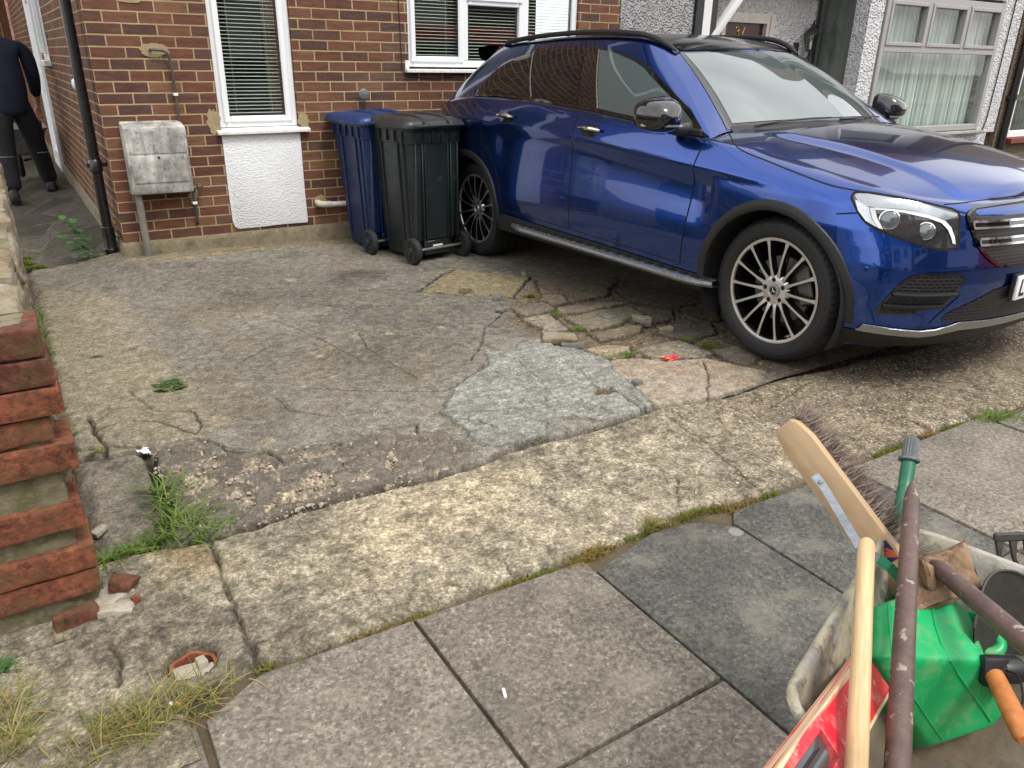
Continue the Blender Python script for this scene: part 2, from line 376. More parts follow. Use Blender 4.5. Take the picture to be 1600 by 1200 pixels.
def drive(x, y):
    wx, wy = wob(x, y, 7, .05, 3); fx, fy = wob(x, y, 22, .02, 5)
    n = len(x); z = np.zeros(n)
    big = fbm(x, y, 1.1, 21, 5); mid = fbm(x, y, 5, 23, 6); fine = fbm(x, y, 30, 25, 5)
    col = np.tile(gc(153, 147, 135), (n, 1))
    col = lerp(col, gc(128, 121, 109), sstep(.5, .66, big)*.6); col = lerp(col, gc(148, 138, 118), sstep(.54, .72, mid)*.6)
    col = lerp(col, gc(114, 107, 96), sstep(.54, .7, fbm(x, y, 3, 29, 6))*.45)
    agg = np.full(n, .22)
    z += (fbm(x, y, 1.6, 31, 3)-.5)*.02+(fine-.5)*.004
    # the lighter old concrete along the wall
    m = sstep(.10, -.10, poly_sd(wx, wy, GP(*A_TAN), .3)); col = lerp(col, gc(172, 161, 136), m*(.6+.5*mid))
    # broad stains
    for (u, v), r, c, k in [((560, 432), .34, (82, 70, 60), .8), ((585, 392), .4, (104, 102, 72), .6), ((420, 450), .8, (98, 89, 77), .6), ((330, 490), .5, (146, 136, 116), .5), ((560, 412), .3, (138, 126, 108), .5),
                            ((280, 640), .5, (152, 142, 120), .45), ((500, 600), .7, (128, 118, 104), .4), ((620, 560), .6, (112, 104, 84), .5), ((150, 410), .5, (100, 92, 80), .6)]:
        p = G(u, v); m = sstep(r, r*.25, np.hypot(wx-p[0], (wy-p[1])*1.0))*(.45+.9*(fbm(x, y, 6, u, 5)-.2)); col = lerp(col, gc(*c), np.clip(m*k, 0, 1))
    for (u, v), r in [((420, 688), .05), ((340, 657), .075), ((378, 600), .055), ((290, 598), .04), ((556, 527), .04), ((610, 523), .035), ((500, 556), .03), ((645, 618), .03), ((660, 555), .03), ((405, 490), .05), ((690, 512), .03), ((455, 438), .06), ((520, 590), .03)]:
        p = G(u, v); m = sstep(r, r*.35, np.hypot(fx-p[0], fy-p[1])*(1+.8*(fine-.5))); col = lerp(col, gc(178, 164, 138), m*.85)
    # pale scattered flecks of worn paste
    f1, f2, idv = worley(fx, fy, 16, 9); m = (idv > .86)*sstep(.38, .18, f1+(fine-.5)*.3); col = lerp(col, gc(160, 148, 126), m*.6)
    # mortar haunch at the foot of the wall
    m = sstep(.03, -.03, poly_sd(wx, wy, GP(*A_HAUNCH), .2)); col = lerp(col, gc(176, 160, 128), m*(.35+.9*sstep(.4, .62, fbm(x, y, 9, 61, 5)))); z += m*.006
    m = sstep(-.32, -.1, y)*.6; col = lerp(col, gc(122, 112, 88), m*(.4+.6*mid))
    # exposed sub-base among the crazy paving, and its pieces
    ex = sstep(.06, -.04, poly_sd(wx, wy, GP(*A_EXPO), .2)); col = lerp(col, gc(132, 115, 92), ex*.9); z -= ex*.010; agg = agg+ex*.4
    z += ex*(fine-.5)*.02
    under = sstep(2.2, 2.6, x)*sstep(-4.1, -3.7, y); col = lerp(col, gc(120, 111, 98), under*.4)  # darker below the car: its shade painted into the concrete colour
    for pts, c in PIECES:
        d = poly_sd(fx, fy, GP(*pts), .1); d = d+(fine-.5)*.03+(mid-.5)*.02; m = sstep(.014, -.008, d); c2 = gc(*c)*1.28
        col = col*(1-m[:, None])+(c2[None, :]*(.82+.36*mid)[:, None])*m[:, None]
        z = z*(1-m)+m*(.002+(fbm(x, y, 3, 77, 3)-.5)*.012); col = lerp(col, gc(62, 54, 42), sstep(.018, .004, np.abs(d))*.75); z -= sstep(.014, .0, np.abs(d))*.012; agg = agg*(1-m)+.3*m
    # smooth pale cement and the scored grey patch
    d = poly_sd(fx, fy, GP(*A_SMOOTH), .15)+(fine-.5)*.05; m = sstep(.012, -.012, d); col = lerp(col, gc(196, 180, 160), m*(.85+.3*(mid-.5))); z = z*(1-m)+m*.006; agg = agg*(1-m*.8)
    col = lerp(col, gc(176, 150, 120), m*sstep(.55, .7, fbm(x, y, 8, 91))*.4)
    d = poly_sd(fx, fy, GP(*A_PATCH), .15)+(fine-.5)*.035; m = sstep(.008, -.008, d)
    th = np.arctan2(G(930, 600)[1]-G(740, 645)[1], G(930, 600)[0]-G(740, 645)[0]); uu = x*np.cos(th)+y*np.sin(th); vv = -x*np.sin(th)+y*np.cos(th)
    gro = fbm(uu*.16, vv, 62, 95, 5); gm = sstep(.56, .42, gro)
    col = col*(1-m[:, None])+m[:, None]*(gc(171, 170, 160)[None, :]*(.8+.4*fbm(x, y, 5, 97, 6))[:, None]); col = lerp(col, gc(130, 127, 116), m*gm*.4)
    z = z*(1-m)+m*(.014-.004*gm+.004*(fine-.5)); col = lerp(col, gc(70, 64, 54), sstep(.012, .002, np.abs(d+.002))*.5); agg = agg*(1-m)+.25*m
    for pts, hw in PATCHCR:
        cd_ = seg_dist(fx, fy, GP(*pts), .05); k = sstep(hw*1.5, hw*.5, cd_)*m; z -= k*.012; col = lerp(col, gc(66, 62, 54), k*.85)
    p = G(944, 614); k = sstep(.05, .03, np.hypot((fx-p[0])*.8, fy-p[1])); z -= k*.02; col = lerp(col, gc(120, 100, 76), k)
    # the crumbled band: dark flakes of the old skin over pale rubble
    d = poly_sd(wx, wy, GP(*A_RUB), .2); m = sstep(.03, -.05, d)
    f1, f2, idv = worley(fx, fy, 9, 41); e = f2-f1; far = sstep(-.18, -.03, d)
    keep = sstep(.64, .58, idv-.45*far+.12*(mid-.5))
    flake = keep*sstep(.05, .1, e)
    g1, g2, gi = worley(fx, fy, 34, 43); h1, h2, hi = worley(fx, fy, 75, 44)
    stone = (gi > .45)*sstep(.5, .2, g1)*.013+sstep(.5, .2, h1)*.009*hi
    rub = gc(196, 180, 158)[None, :]*(.5+.75*gi+.3*(hi-.5))[:, None]*(1-.55*sstep(.25, .0, g2-g1))[:, None]
    rub = rub*(1-.5*sstep(.2, 0., h2-h1)*(.5))[:, None]
    col = col*(1-(m*(1-flake))[:, None])+rub*(m*(1-flake))[:, None]
    col = lerp(col, gc(126, 118, 106)*1.0, m*flake*.85); z += m*(flake*(.008+(idv-.5)*.012)+(1-flake)*(stone-.013)); agg = agg*(1-m*.7)
    # sunken smooth slab by the wall
    d = poly_sd(wx*.4+x*.6, wy*.4+y*.6, GP(*A_SLAB), .15); m = sstep(.004, -.004, d)
    col = col*(1-m[:, None])+m[:, None]*(gc(146, 138, 124)[None, :]*(.72+.56*mid)[:, None]); col = lerp(col, gc(90, 84, 76), m*sstep(.52, .7, fbm(x, y, 2.5, 83, 5))*.8)
    z = z*(1-m)+m*-.006; k = sstep(.022, .006, np.abs(d-.008)); z -= k*.03; col = lerp(col, gc(52, 46, 38), k*.8); agg = agg*(1-m)+.15*m
    for pts, hw in CRACKS:
        cd_ = seg_dist(fx, fy, GP(*pts), .06); k = sstep(max(hw*1.8, .0085), hw*.5, cd_); a = min(1, .5+hw/.006); z -= k*min(.03, hw*4); col = lerp(col, gc(48, 42, 35), k*a*.9)
    # fine map cracking
    f1, f2, idv = worley(wx+fx*.5, wy+fy*.5, 1.25, 71); k = sstep(.012, .003, f2-f1)*sstep(.45, .6, fbm(x, y, 1.4, 73)); col = lerp(col, gc(60, 53, 45), k*.55); z -= k*.003
    col = col*(1+(grain(x, y, 301)-1)*np.clip(.42+.6*(big-.4), .2, .6))[:, None]
    # gap along the kerb strip, gap at the wall side
    seam = sstep(2.5, 1.9, x); eb = EDGE(x)-y; k = sstep(-.03, -.004, eb+(fbm(x, y, 14, 15)-.5)*.03)*seam; z -= k*.03; col = lerp(col, gc(60, 52, 42), k*.7)
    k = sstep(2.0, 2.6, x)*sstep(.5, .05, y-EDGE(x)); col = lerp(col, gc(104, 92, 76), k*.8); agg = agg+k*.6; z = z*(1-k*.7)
    k = sstep(-.60, -.655, x+(fine-.5)*.06); z -= k*.02; col = lerp(col, gc(84, 76, 58), k*.8)
    z -= .03*sstep(.012, -.015, y-EDGE(x))*(1-seam); z = np.where(y < EDGE(x)-.03, -.06, z)
    return z, col, agg
_ex = GP((145, 880), (330, 840), (480, 795), (600, 766), (700, 737), (850, 690), (1020, 642), (1200, 602), (1400, 560))
def EDGE(x): return np.interp(x, [p[0] for p in _ex], [p[1] for p in _ex])+.012*np.sin(x*9.)
_fr = GP((400, 1045), (520, 1008), (650, 962), (760, 922), (870, 884), (900, 872), (1000, 838), (1090, 795), (1165, 782), (1300, 735), (1450, 676), (1600, 634))
def FRONT(x): return np.interp(x, [-2.]+[p[0] for p in _fr], [_fr[0][1]]+[p[1] for p in _fr])
def strip(x, y):
    n = len(x); wx, wy = wob(x, y, 6, .05, 103); fx, fy = wob(x, y, 25, .02, 105)
    big = fbm(x, y, 1.7, 121, 5); mid = fbm(x, y, 6, 123, 6); fine = fbm(x, y, 32, 125, 5)
    col = np.tile(gc(184, 172, 148), (n, 1)); z = (fbm(x, y, 2.2, 131, 3)-.5)*.014+(fine-.5)*.006+.004
    col = lerp(col, gc(142, 133, 114), sstep(.42, .62, mid)*.6); col = lerp(col, gc(204, 188, 156), sstep(.55, .7, big)*.7); col = lerp(col, gc(112, 105, 92), sstep(.52, .68, fbm(x, y, 11, 127, 5))*.4)
    r = sstep(1.0, 2.1, x+(big-.5)); col = lerp(col, gc(152, 138, 116), r*.7); agg = .55+.45*r
    col = lerp(col, gc(70, 61, 50), sstep(2.35, 3.1, x+(big-.5)*.8)*sstep(-4.75, -4.4, y)*.8)  # dark tone painted in for the shade under the car's nose
    lf = sstep(.15, -.35, x); col = lerp(col, gc(170, 160, 138), lf*.7); col = lerp(col, gc(168, 148, 106), sstep(.16, .02, np.abs(x+.42+(mid-.5)*.4))*sstep(-4.4, -4.2, y)*.8); agg = agg*(1-.35*lf)
    col = lerp(col, gc(96, 90, 80), sstep(.5, .66, fbm(x, y, 3.2, 137, 6))*lf*.5)
    for pts, hw in [([(328, 845), (340, 880), (358, 925), (372, 970), (392, 1010)], .006), ([(392, 1010), (408, 1005), (420, 1000)], .003), ([(392, 1010), (405, 1035), (395, 1050)], .008), ([(175, 1010), (190, 1040), (185, 1075)], .006),
                    ([(770, 870), (790, 880), (798, 898)], .003), ([(1040, 650), (1100, 690), (1180, 760)], .004), ([(1300, 620), (1400, 650), (1455, 672)], .007), ([(1060, 790), (1060, 750), (1010, 720), (960, 700)], .003), ([(1200, 640), (1260, 600)], .006), ([(0, 1035), (90, 1005), (150, 985)], .006)]:
        cd_ = seg_dist(fx, fy, GP(*pts), .06); k = sstep(max(hw*1.5, .006), hw*.4, cd_); z -= k*min(.02, hw*3); col = lerp(col, gc(70, 62, 50), k*.8)
    col = col*(1+(grain(x, y, 311)-1)*.85)[:, None]
    # the round hole left round a clay pipe
    px_, py_ = G(300, 1032); d = np.hypot(x-px_, y-py_); k = sstep(.062, .054, d); z -= k*.09; col = lerp(col, gc(70, 62, 52), sstep(.075, .055, d)*.7); z -= sstep(.11, .06, d)*.006
    sl = sstep(-.4, -.5, x+(fine-.5)*.05)*sstep(-4.70, -4.78, y+(fine-.5)*.08); col = lerp(col, gc(122, 113, 96), sl*.6); z -= sl*.004
    seam = sstep(2.5, 1.9, x); eb = EDGE(x)-y; k = sstep(.03, .004, eb+(fbm(x, y, 14, 15)-.5)*.03)*seam; z -= k*.02; col = lerp(col, gc(74, 65, 52), k*.6)
    k = sstep(.03, .0, y-FRONT(x)+(fbm(x, y, 12, 16)-.5)*.03)*(x > -.53); z -= k*.022; col = lerp(col, gc(84, 75, 58), k*.6)
    z = np.where(y > EDGE(x)+.004, z-.02*seam, z); z -= .03*sstep(.022, .055, y-EDGE(x))*(1-seam); z = np.where(y > EDGE(x)+.058, -.06, z); z = np.where((y < FRONT(x)+.002) & (x > -.53), -.075, z)
    return z, col, agg
S = .0075
X = np.concatenate([np.arange(-.72, 3.3, S), np.arange(3.3, 12., .06)])
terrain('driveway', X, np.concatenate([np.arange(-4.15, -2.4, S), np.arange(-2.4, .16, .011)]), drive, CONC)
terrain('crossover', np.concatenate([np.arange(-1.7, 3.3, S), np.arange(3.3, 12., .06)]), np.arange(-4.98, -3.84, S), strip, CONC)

# pavement: separate slabs on a bed of dirt
DIRT = weathered('dirt', [gain(lin(84, 72, 54), .6), gain(lin(116, 100, 74), .6), gain(lin(70, 66, 40), .6)], 6, .95, .006, 60)
m = MB(); m.add([(-120, -150, -.14), (160, -150, -.14), (160, 120, -.14), (-120, 120, -.14)], [(0, 1, 2, 3)])
m.build('ground', DIRT, kind='structure', smooth=0)
PZ = float(gz(0, -4.9))
m = MB(); m.add([(-1.9, -6.5, PZ-.010), (12, -6.5, PZ-.010), (12, -4.62, PZ-.016), (1.5, -4.72, PZ-.016), (-.2, -4.73, PZ-.020), (-.56, -4.80, PZ-.022), (-.75, -4.85, PZ-.016), (-1.9, -4.9, PZ-.016)], [(0, 1, 2, 3, 4, 5, 6, 7)]); m.build('joint_bed', DIRT, kind='structure', smooth=0)
def paving_mat():
    t = NT('paving_slab'); v = t.co(); a = t.n('Attribute', {'attribute_name': 'col'}).outputs['Color']
    c = t.mix(1., a, t.ramp(t.noise(7, 8, .65, v), [(.3, .8), (.7, 1.2)]), 'MULTIPLY')
    c = t.mix(1., c, t.ramp(t.noise(60, 5, .7, v), [(.36, .6), (.64, 1.38)]), 'MULTIPLY')
    gr = t.n('SeparateColor', Color=t.n('TexVoronoi', Vector=v, Scale=150).outputs['Color'])
    c = t.mix(.8, c, t.mix(1., c, t.ramp(gr.outputs[0], [(0, .66), (.6, 1.), (.9, 1.2), (1, 1.7)]), 'MULTIPLY'))
    c = t.mix(t.ramp(t.noise(5, 6, .7, t.n('Mapping', Vector=v, Location=(8, 2, 1)).outputs[0]), [(.52, 0), (.68, .45)]), c, gain(lin(168, 160, 144), .62))
    gum = t.n('TexVoronoi', Vector=v, Scale=2.6); gs = t.n('SeparateColor', Color=gum.outputs['Color'])
    c = t.mix(t.math('MULTIPLY', t.ramp(gum.outputs['Distance'], [(.055, .75), (.07, 0)]), t.ramp(gs.outputs[0], [(.6, 0), (.62, 1)])), c, gain(lin(172, 168, 158), .62))
    c = t.mix(t.ramp(t.noise(120, 3, .6, t.n('Mapping', Vector=v, Location=(3, 5, 1)).outputs[0]), [(.62, 0), (.7, .55)]), c, gain(lin(70, 68, 62), .6))
    c = t.mix(t.ramp(t.noise(2.6, 6, .6, v), [(.5, 0), (.7, .35)]), c, gain(lin(84, 80, 72), .6))
    t.set(Base_Color=c, Roughness=.86, Specular_IOR_Level=.3); t.bump(t.noise(140, 4, .65, v), .6, .0022); return t.m
PAVE = paving_mat()
def slab(bmx, pts, c, z):
    """one slab: gently rounded edges, slightly uneven top"""
    bm = bmesh.new(); vs = [bm.verts.new((p[0], p[1], PZ-.08)) for p in pts]; f = bm.faces.new(vs); f.normal_update()
    if f.normal.z < 0: f.normal_flip()
    r = bmesh.ops.extrude_face_region(bm, geom=[f]); top = [e for e in r['geom'] if isinstance(e, bmesh.types.BMVert)]
    for k, p in enumerate(top): p.co.z = PZ+z+random.uniform(-.003, .003)
    tf = [e for e in bm.edges if all(q in top for q in e.verts)]; vf = [e for e in bm.edges if sum(q in top for q in e.verts) == 1]
    bmesh.ops.bevel(bm, geom=tf+vf, offset=.005, segments=2, profile=.5, affect='EDGES')
    n = len(bm.verts); bmx['m'].bm(bm); bmx['c'] += [tuple(c)]*n
J = .005
def quad(a, b, c, d, g=J):
    cx = sum(p[0] for p in (a, b, c, d))/4; cy = sum(p[1] for p in (a, b, c, d))/4; out = []
    for p in (a, b, c, d): out.append((p[0]+math.copysign(g, cx-p[0]), p[1]+math.copysign(g, cy-p[1])))
    return out
L1, L2, L3 = gc(147, 138, 125), gc(154, 145, 132), gc(107, 106, 99)
bmx = {'m': MB(), 'c': []}
xA, xB, xC, xD = [sum(p[0] for p in q)/len(q) for q in (GP((310, 1130)), GP((655, 975), (820, 1200)), GP((935, 890), (1122, 1058)), GP((1165, 830), (1305, 915)))]
yA = G(655, 975)[1]-.012; y2 = sum(p[1] for p in GP((1122, 1058), (890, 1200)))/2
yB = G(950, 878)[1]; XS = [xA-1.26, xA-.6, xA, xB, xC, xD]
for i, (a, b) in enumerate(zip(XS[:-1], XS[1:])):
    y = [yA+.0, yA, yA-.01, yA, yB-.004][i]; c = [L1, L1*.9, L2, L1*.97, L3][i]; zz = [0, -.004, .004, 0, -.003][i]; dep = [.6, .6, .62, abs(y2-yA), .86][i]; k = 0
    if i == 1: y = yA-.02
    while y > -6.5:
        ft = lambda q: float(FRONT(np.array([q]))[0])-.013
        if i == 2 and k == 0: slab(bmx, GP((406, 1056), (322, 1128))+[(a+J, y-dep+J), (b-J, y-dep+J), (b-J, ft(b))], c, zz)
        elif i == 3 and k == 0: slab(bmx, [(a+J, ft(a+J)), (b-J, ft(b-J)-.01), (b-J, y-dep+J), (a+J, y-dep+J)], c, zz)
        elif i == 4 and k == 0: slab(bmx, [(a+J, y-.01), (a+.28, y+.055), (b-.1, y+.03), (b-J, y-.06), (b-J, y-dep+J), (a+J, y-dep+J)], c, zz)
        else: slab(bmx, quad((a, y), (b, y), (b, y-dep), (a, y-dep)), c*random.uniform(.95, 1.05), zz)
        y -= dep; k += 1; dep = .6; c = [L1, L1, L2, L2, L2][i]
x = xD; ytop = G(1340, 745)[1]; cols = [L3*1.06, L2*1.03, L1*1.05, L1*.98]; i = 0
while x < 12:
    wd = [.66, .92, .9, .62][i % 4]; y = FRONT(np.array([x+.2]))[0]-.02
    c = cols[min(i, 3)] if i < 4 else L1
    dep = .62; k = 0
    while y > -6.5:
        if i == 0 and k == 0: slab(bmx, [(x+J, y-.05), (x+.06, y), (x+wd-J, y-.02), (x+wd-J, y-dep), (x+J, y-dep)], c, -.002)
        elif i == 2 and k == 0: slab(bmx, [(x+J, y-.02), (x+.36, y-.01), (x+.52, y-.13), (x+wd-J, y-.13), (x+wd-J, y-dep), (x+J, y-dep)], c, .0)
        else: slab(bmx, quad((x, y), (x+wd, y), (x+wd, y-dep), (x, y-dep)), c*random.uniform(.95, 1.05), random.uniform(-.003, .003))
        y -= dep; k += 1; dep = .6; c = L2*random.uniform(.93, 1.05)
    x += wd; i += 1
for i in range(-20, -1):
    x = xA-1.26+.6*(i+1)
    for k in range(3): slab(bmx, quad((x, -4.2-.6*k), (x+.6, -4.2-.6*k), (x+.6, -4.8-.6*k), (x, -4.8-.6*k)), L1*random.uniform(.92, 1.08), 0)
o = bmx['m'].build('pavement', PAVE, kind='structure', recalc=True, smooth=30)
ca = o.data.attributes.new('col', 'FLOAT_COLOR', 'POINT'); ca.data.foreach_set('color', [q for c in bmx['c'] for q in (c[0], c[1], c[2], 1)])
KERB = weathered('kerb_stone', [gain(lin(130, 126, 118), .6), gain(lin(160, 154, 142), .6)], 5, .85, .002, 90)
m = MB(); [m.b2(-30+.92*i, -30+.92*i+.91, -6.72, -6.56, -.13, PZ, .012) for i in range(70)]; m.build('kerb', KERB, kind='structure')
ASPH = weathered('asphalt', [gain(lin(70, 70, 70), .7), gain(lin(92, 91, 88), .7)], 2, .9, .004, 140)
m = MB(); m.b2(-60, 90, -13.2, -6.72, -.3, -.095); m.build('road', ASPH, kind='structure', smooth=0)
m = MB(); [m.b2(-30+.92*i, -30+.92*i+.91, -13.36, -13.2, -.13, PZ, .012) for i in range(70)]; m.b2(-60, 90, -16., -13.36, -.3, PZ-.01); m.build('far_pavement', KERB, kind='structure')
# side path (alley)
def alley(x, y):
    n = len(x); fx, fy = wob(x, y, 9, .05, 203); f1, f2, idv = worley(fx, fy*.8, 2.2, 205); e = f2-f1
    mid = fbm(x, y, 6, 207, 5); col = gc(96, 90, 80)[None, :]*(.62+.5*idv+.5*(mid-.5))[:, None]
    col = lerp(col, gc(126, 118, 100), sstep(.05, .02, e)*.75); col = lerp(col, gc(86, 92, 50), sstep(.6, .7, fbm(x, y, 3, 209))*.4)
    z = -.025-sstep(.05, .02, e)*.006+(idv-.5)*.01+(mid-.5)*.008
    k = sstep(.34, .2, y+(fbm(x, y, 9, 211)-.5)*.1); z -= k*.02; col = lerp(col, gc(74, 70, 48), k*.7)
    return z, col, .2+0*x
terrain('alley_path', np.arange(-1.4, .02, .02), np.concatenate([np.arange(.14, 3, .02), np.arange(3, 12.2, .05)]), alley, CONC)
# ------------------------------------------------------------------ brick house
def brick_mat(name='house_brick', tones=None, mortar=(190, 166, 122), seed=0.):
    tones = tones or [(94, 66, 57), (110, 74, 58), (98, 64, 53), (116, 80, 62), (88, 65, 59), (104, 68, 53), (118, 86, 66), (98, 75, 63), (84, 62, 56), (106, 70, 56), (90, 63, 56), (112, 76, 59)]
    t = NT(name); uv = t.n('UVMap').outputs[0]
    wobv = t.n('VectorMath', {'operation': 'SCALE'}, Vector=t.n('VectorMath', {'operation': 'SUBTRACT'}, Vector=t.noise(9, 3, .6, uv, 1)).outputs[0]); wobv.inputs['Scale'].default_value = .006
    u2 = t.n('VectorMath', {'operation': 'ADD'}, Vector=uv); t.t.links.new(wobv.outputs[0], u2.inputs[1])
    wobv.inputs[0].links[0].from_node.inputs[1].default_value = (.5, .5, .5)
    b = t.n('TexBrick', {'offset': .5, 'offset_frequency': 2}, Vector=u2.outputs[0], Color1=(0, 0, 0, 1), Color2=(1, 1, 1, 1), Mortar=(.5, .5, .5, 1), Scale=1., Mortar_Size=.0062, Mortar_Smooth=.25, Bias=0., Brick_Width=.225, Row_Height=.075)
    tint = t.ramp(b.outputs['Color'], [((i+.0)/len(tones), gain(lin(*c), .92)) for i, c in enumerate(tones)])
    tint.node.color_ramp.interpolation = 'CONSTANT'
    st = t.n('Mapping', Vector=uv, Scale=(7, 40, 1)).outputs[0]
    c = t.mix(1., tint, t.ramp(t.noise(1., 6, .65, st), [(.3, .7), (.7, 1.34)]), 'MULTIPLY')
    c = t.mix(t.ramp(t.noise(55, 3, .6, uv), [(.6, 0), (.75, .45)]), c, gain(lin(150, 120, 100), .8))
    c = t.mix(t.ramp(t.noise(1.3, 5, .6, uv), [(.45, 0), (.75, .4)]), c, gain(lin(64, 44, 40), .8))
    mo = t.mix(t.noise(40, 5, .6, uv), gain(lin(*mortar), .58), gain(lin(*[min(255, k+20) for k in mortar]), .78))
    mo = t.mix(t.ramp(t.noise(2.2, 4, .6, uv), [(.4, 0), (.7, .5)]), mo, gain(lin(120, 100, 76), .8))
    c = t.mix(b.outputs['Fac'], c, mo)
    t.set(Base_Color=c, Roughness=.88, Specular_IOR_Level=.25)
    h = t.math('ADD', t.math('MULTIPLY', t.math('SUBTRACT', 1., b.outputs['Fac']), 1.), t.math('MULTIPLY', t.noise(70, 5, .6, uv), .5)); t.bump(h, .9, .008)
    return t.m
BRICK = brick_mat()
UPVC = plain('white_upvc', gain(lin(235, 238, 240), .92), .32, var=.03, scale=3)
UPVCD = weathered('weathered_white_sill', [gain(lin(226, 226, 220), .9), gain(lin(236, 236, 232), .92), gain(lin(200, 190, 168), .9)], 7, .5, 0)
GASKET = plain('black_gasket', (.015, .015, .016, 1), .6)
def glass_mat(name, tint=(.9, .95, .93), a=.9):
    """thin window pane: mirrors the street, shows the room behind"""
    t = NT(name); t.t.nodes.remove(t.b); o = t.t.nodes['Material Output']
    tr = t.n('BsdfTransparent', Color=(*tint, 1)); gl = t.n('BsdfGlossy', Roughness=.01, Color=(1, 1, 1, 1))
    fr = t.n('Fresnel', IOR=1.55); bf = t.n('NewGeometry').outputs['Backfacing']; f = t.math('MULTIPLY', t.math('MULTIPLY', fr, 1.25, True), t.math('SUBTRACT', 1., bf))
    mxs = t.n('MixShader', Fac=f); t.t.links.new(tr.outputs[0], mxs.inputs[1]); t.t.links.new(gl.outputs[0], mxs.inputs[2]); t.t.links.new(mxs.outputs[0], o.inputs[0]); return t.m
GLASS = glass_mat('window_glass')
DARK = plain('dark_room', (.012, .012, .012, 1), .9)
SLAT = plain('blind_slat', gain(lin(206, 204, 196), .8), .5, var=.05)
def render_mat(name, col, scale=26, depth=.012, tone=.8, dirt=(96, 94, 86), dl=.5):
    """painted pebble-dash / textured render"""
    t = NT(name); v = t.co(); f = t.voro(scale, t.n('VectorMath', {'operation': 'ADD'}, Vector=v).outputs[0])
    h = t.math('ADD', t.ramp(f, [(.1, 1), (.6, 0)]), t.math('MULTIPLY', t.noise(scale*1.4, 5, .65, v), .9))
    c = t.mix(t.noise(3, 5, .6, v), gain(lin(*col), tone*.93), gain(lin(*col), tone))
    c = t.mix(t.ramp(t.noise(scale*.8, 6, .7, v), [(.5, 0), (.72, dl)]), c, gain(lin(*dirt), .8))
    t.set(Base_Color=c, Roughness=.9, Specular_IOR_Level=.2); t.bump(h, 1., depth); return t.m
REND = render_mat('white_textured_render', (236, 238, 240), 75, .0032, .88, dl=.04)
def wall_uv(m, V, F, plane):
    """adds faces with uv in metres"""
    if m.uv is None: m.uv = []
    m.add(V, F)
    for f in F:
        for i in f:
            p = V[i]; m.uv.append({'y': (p[0], p[2]-.12), 'x': (p[1]+.1125, p[2]-.12), 'z': (p[0], p[1])}[plane])
def wall_y(m, x0, x1, y, z0, z1, holes=(), d=.1, back=True):
    """wall in plane y (outside towards -y) with rectangular holes (xa, xb, za, zb) and reveals d deep"""
    xs = sorted({x0, x1, *[k for h in holes for k in h[:2]]}); zs = sorted({z0, z1, *[k for h in holes for k in h[2:]]})
    for a, b in zip(xs[:-1], xs[1:]):
        for c, e in zip(zs[:-1], zs[1:]):
            if any(h[0] <= (a+b)/2 <= h[1] and h[2] <= (c+e)/2 <= h[3] for h in holes): continue
            wall_uv(m, [(a, y, c), (b, y, c), (b, y, e), (a, y, e)], [(0, 1, 2, 3)], 'y')
    for a, b, c, e in holes:
        wall_uv(m, [(a, y, c), (a, y+d, c), (a, y+d, e), (a, y, e)], [(0, 1, 2, 3)], 'x'); wall_uv(m, [(b, y, c), (b, y, e), (b, y+d, e), (b, y+d, c)], [(0, 1, 2, 3)], 'x')
        wall_uv(m, [(a, y, e), (a, y+d, e), (b, y+d, e), (b, y, e)], [(0, 1, 2, 3)], 'z'); wall_uv(m, [(a, y, c), (b, y, c), (b, y+d, c), (a, y+d, c)], [(0, 1, 2, 3)], 'z')
def wall_x(m, x, y0, y1, z0, z1, holes=()):
    ys = sorted({y0, y1, *[k for h in holes for k in h[:2]]}); zs = sorted({z0, z1, *[k for h in holes for k in h[2:]]})
    for a, b in zip(ys[:-1], ys[1:]):
        for c, e in zip(zs[:-1], zs[1:]):
            if any(h[0] <= (a+b)/2 <= h[1] and h[2] <= (c+e)/2 <= h[3] for h in holes): continue
            wall_uv(m, [(x, b, c), (x, a, c), (x, a, e), (x, b, e)], [(0, 1, 2, 3)], 'x')
def rect_frame(m, x0, x1, z0, z1, y0, y1, w_, bev=.006, **k):
    """four mitred-looking bars, butted"""
    m.b2(x0, x0+w_, y0, y1, z0, z1, bev); m.b2(x1-w_, x1, y0, y1, z0, z1, bev)
    m.b2(x0+w_, x1-w_, y0+.0005, y1, z0, z0+w_, bev); m.b2(x0+w_, x1-w_, y0+.0005, y1, z1-w_, z1, bev)
house = thing('brick_house', 'red brown brick house with white plastic windows and a white rendered panel', 'house', at(0, 0, 0))
WX = (.800, 1.405); W1 = (WX[0], WX[1], .895, 2.32); W2 = (2.385, 4.14, 1.32, 2.44)
m = MB(); wall_y(m, 0, 4.63, 0, .12, 5.3, [W1, W2], .11)
wall_x(m, 0, 0, 12, .12, 5.3, [(3.9, 4.75, 1.30, 2.4), (5.15, 6.2, .02, 2.2)])
wall_y(m, 0, 4.63, 9.9, .12, 5.3); m.build('wall', BRICK, house, recalc=False, smooth=0)
PLINTH = weathered('cement_plinth', [gain(lin(100, 92, 74), .8), gain(lin(138, 126, 102), .8), gain(lin(92, 86, 70), .8)], 7, .92, .006, 50)
m = MB(); P = []
for i in range(48):
    x = -.012+i*.1; k = .5*math.sin(i*1.7)+.5*math.sin(i*.6)
    P.append([(x, -.03-.012*k, -.1), (x, -.022-.008*k, .085), (x, -.012, .112+.006*math.sin(i*2.3)), (x, .0, .122)])
m.grid(P)
P = [[(-.03-.008*math.sin(i), i*.3, -.1), (-.022, i*.3, .09), (-.01, i*.3, .115), (.0, i*.3, .122)] for i in range(34)]; m.grid(P)
m.add([(-.03, -.042, -.1), (-.012, -.04, -.1), (-.012, -.028, .085), (-.022, 0, .09), (-.012, -.012, .112), (-.03, 0, -.1)], [(0, 1, 2, 3, 5), (2, 4, 3)])
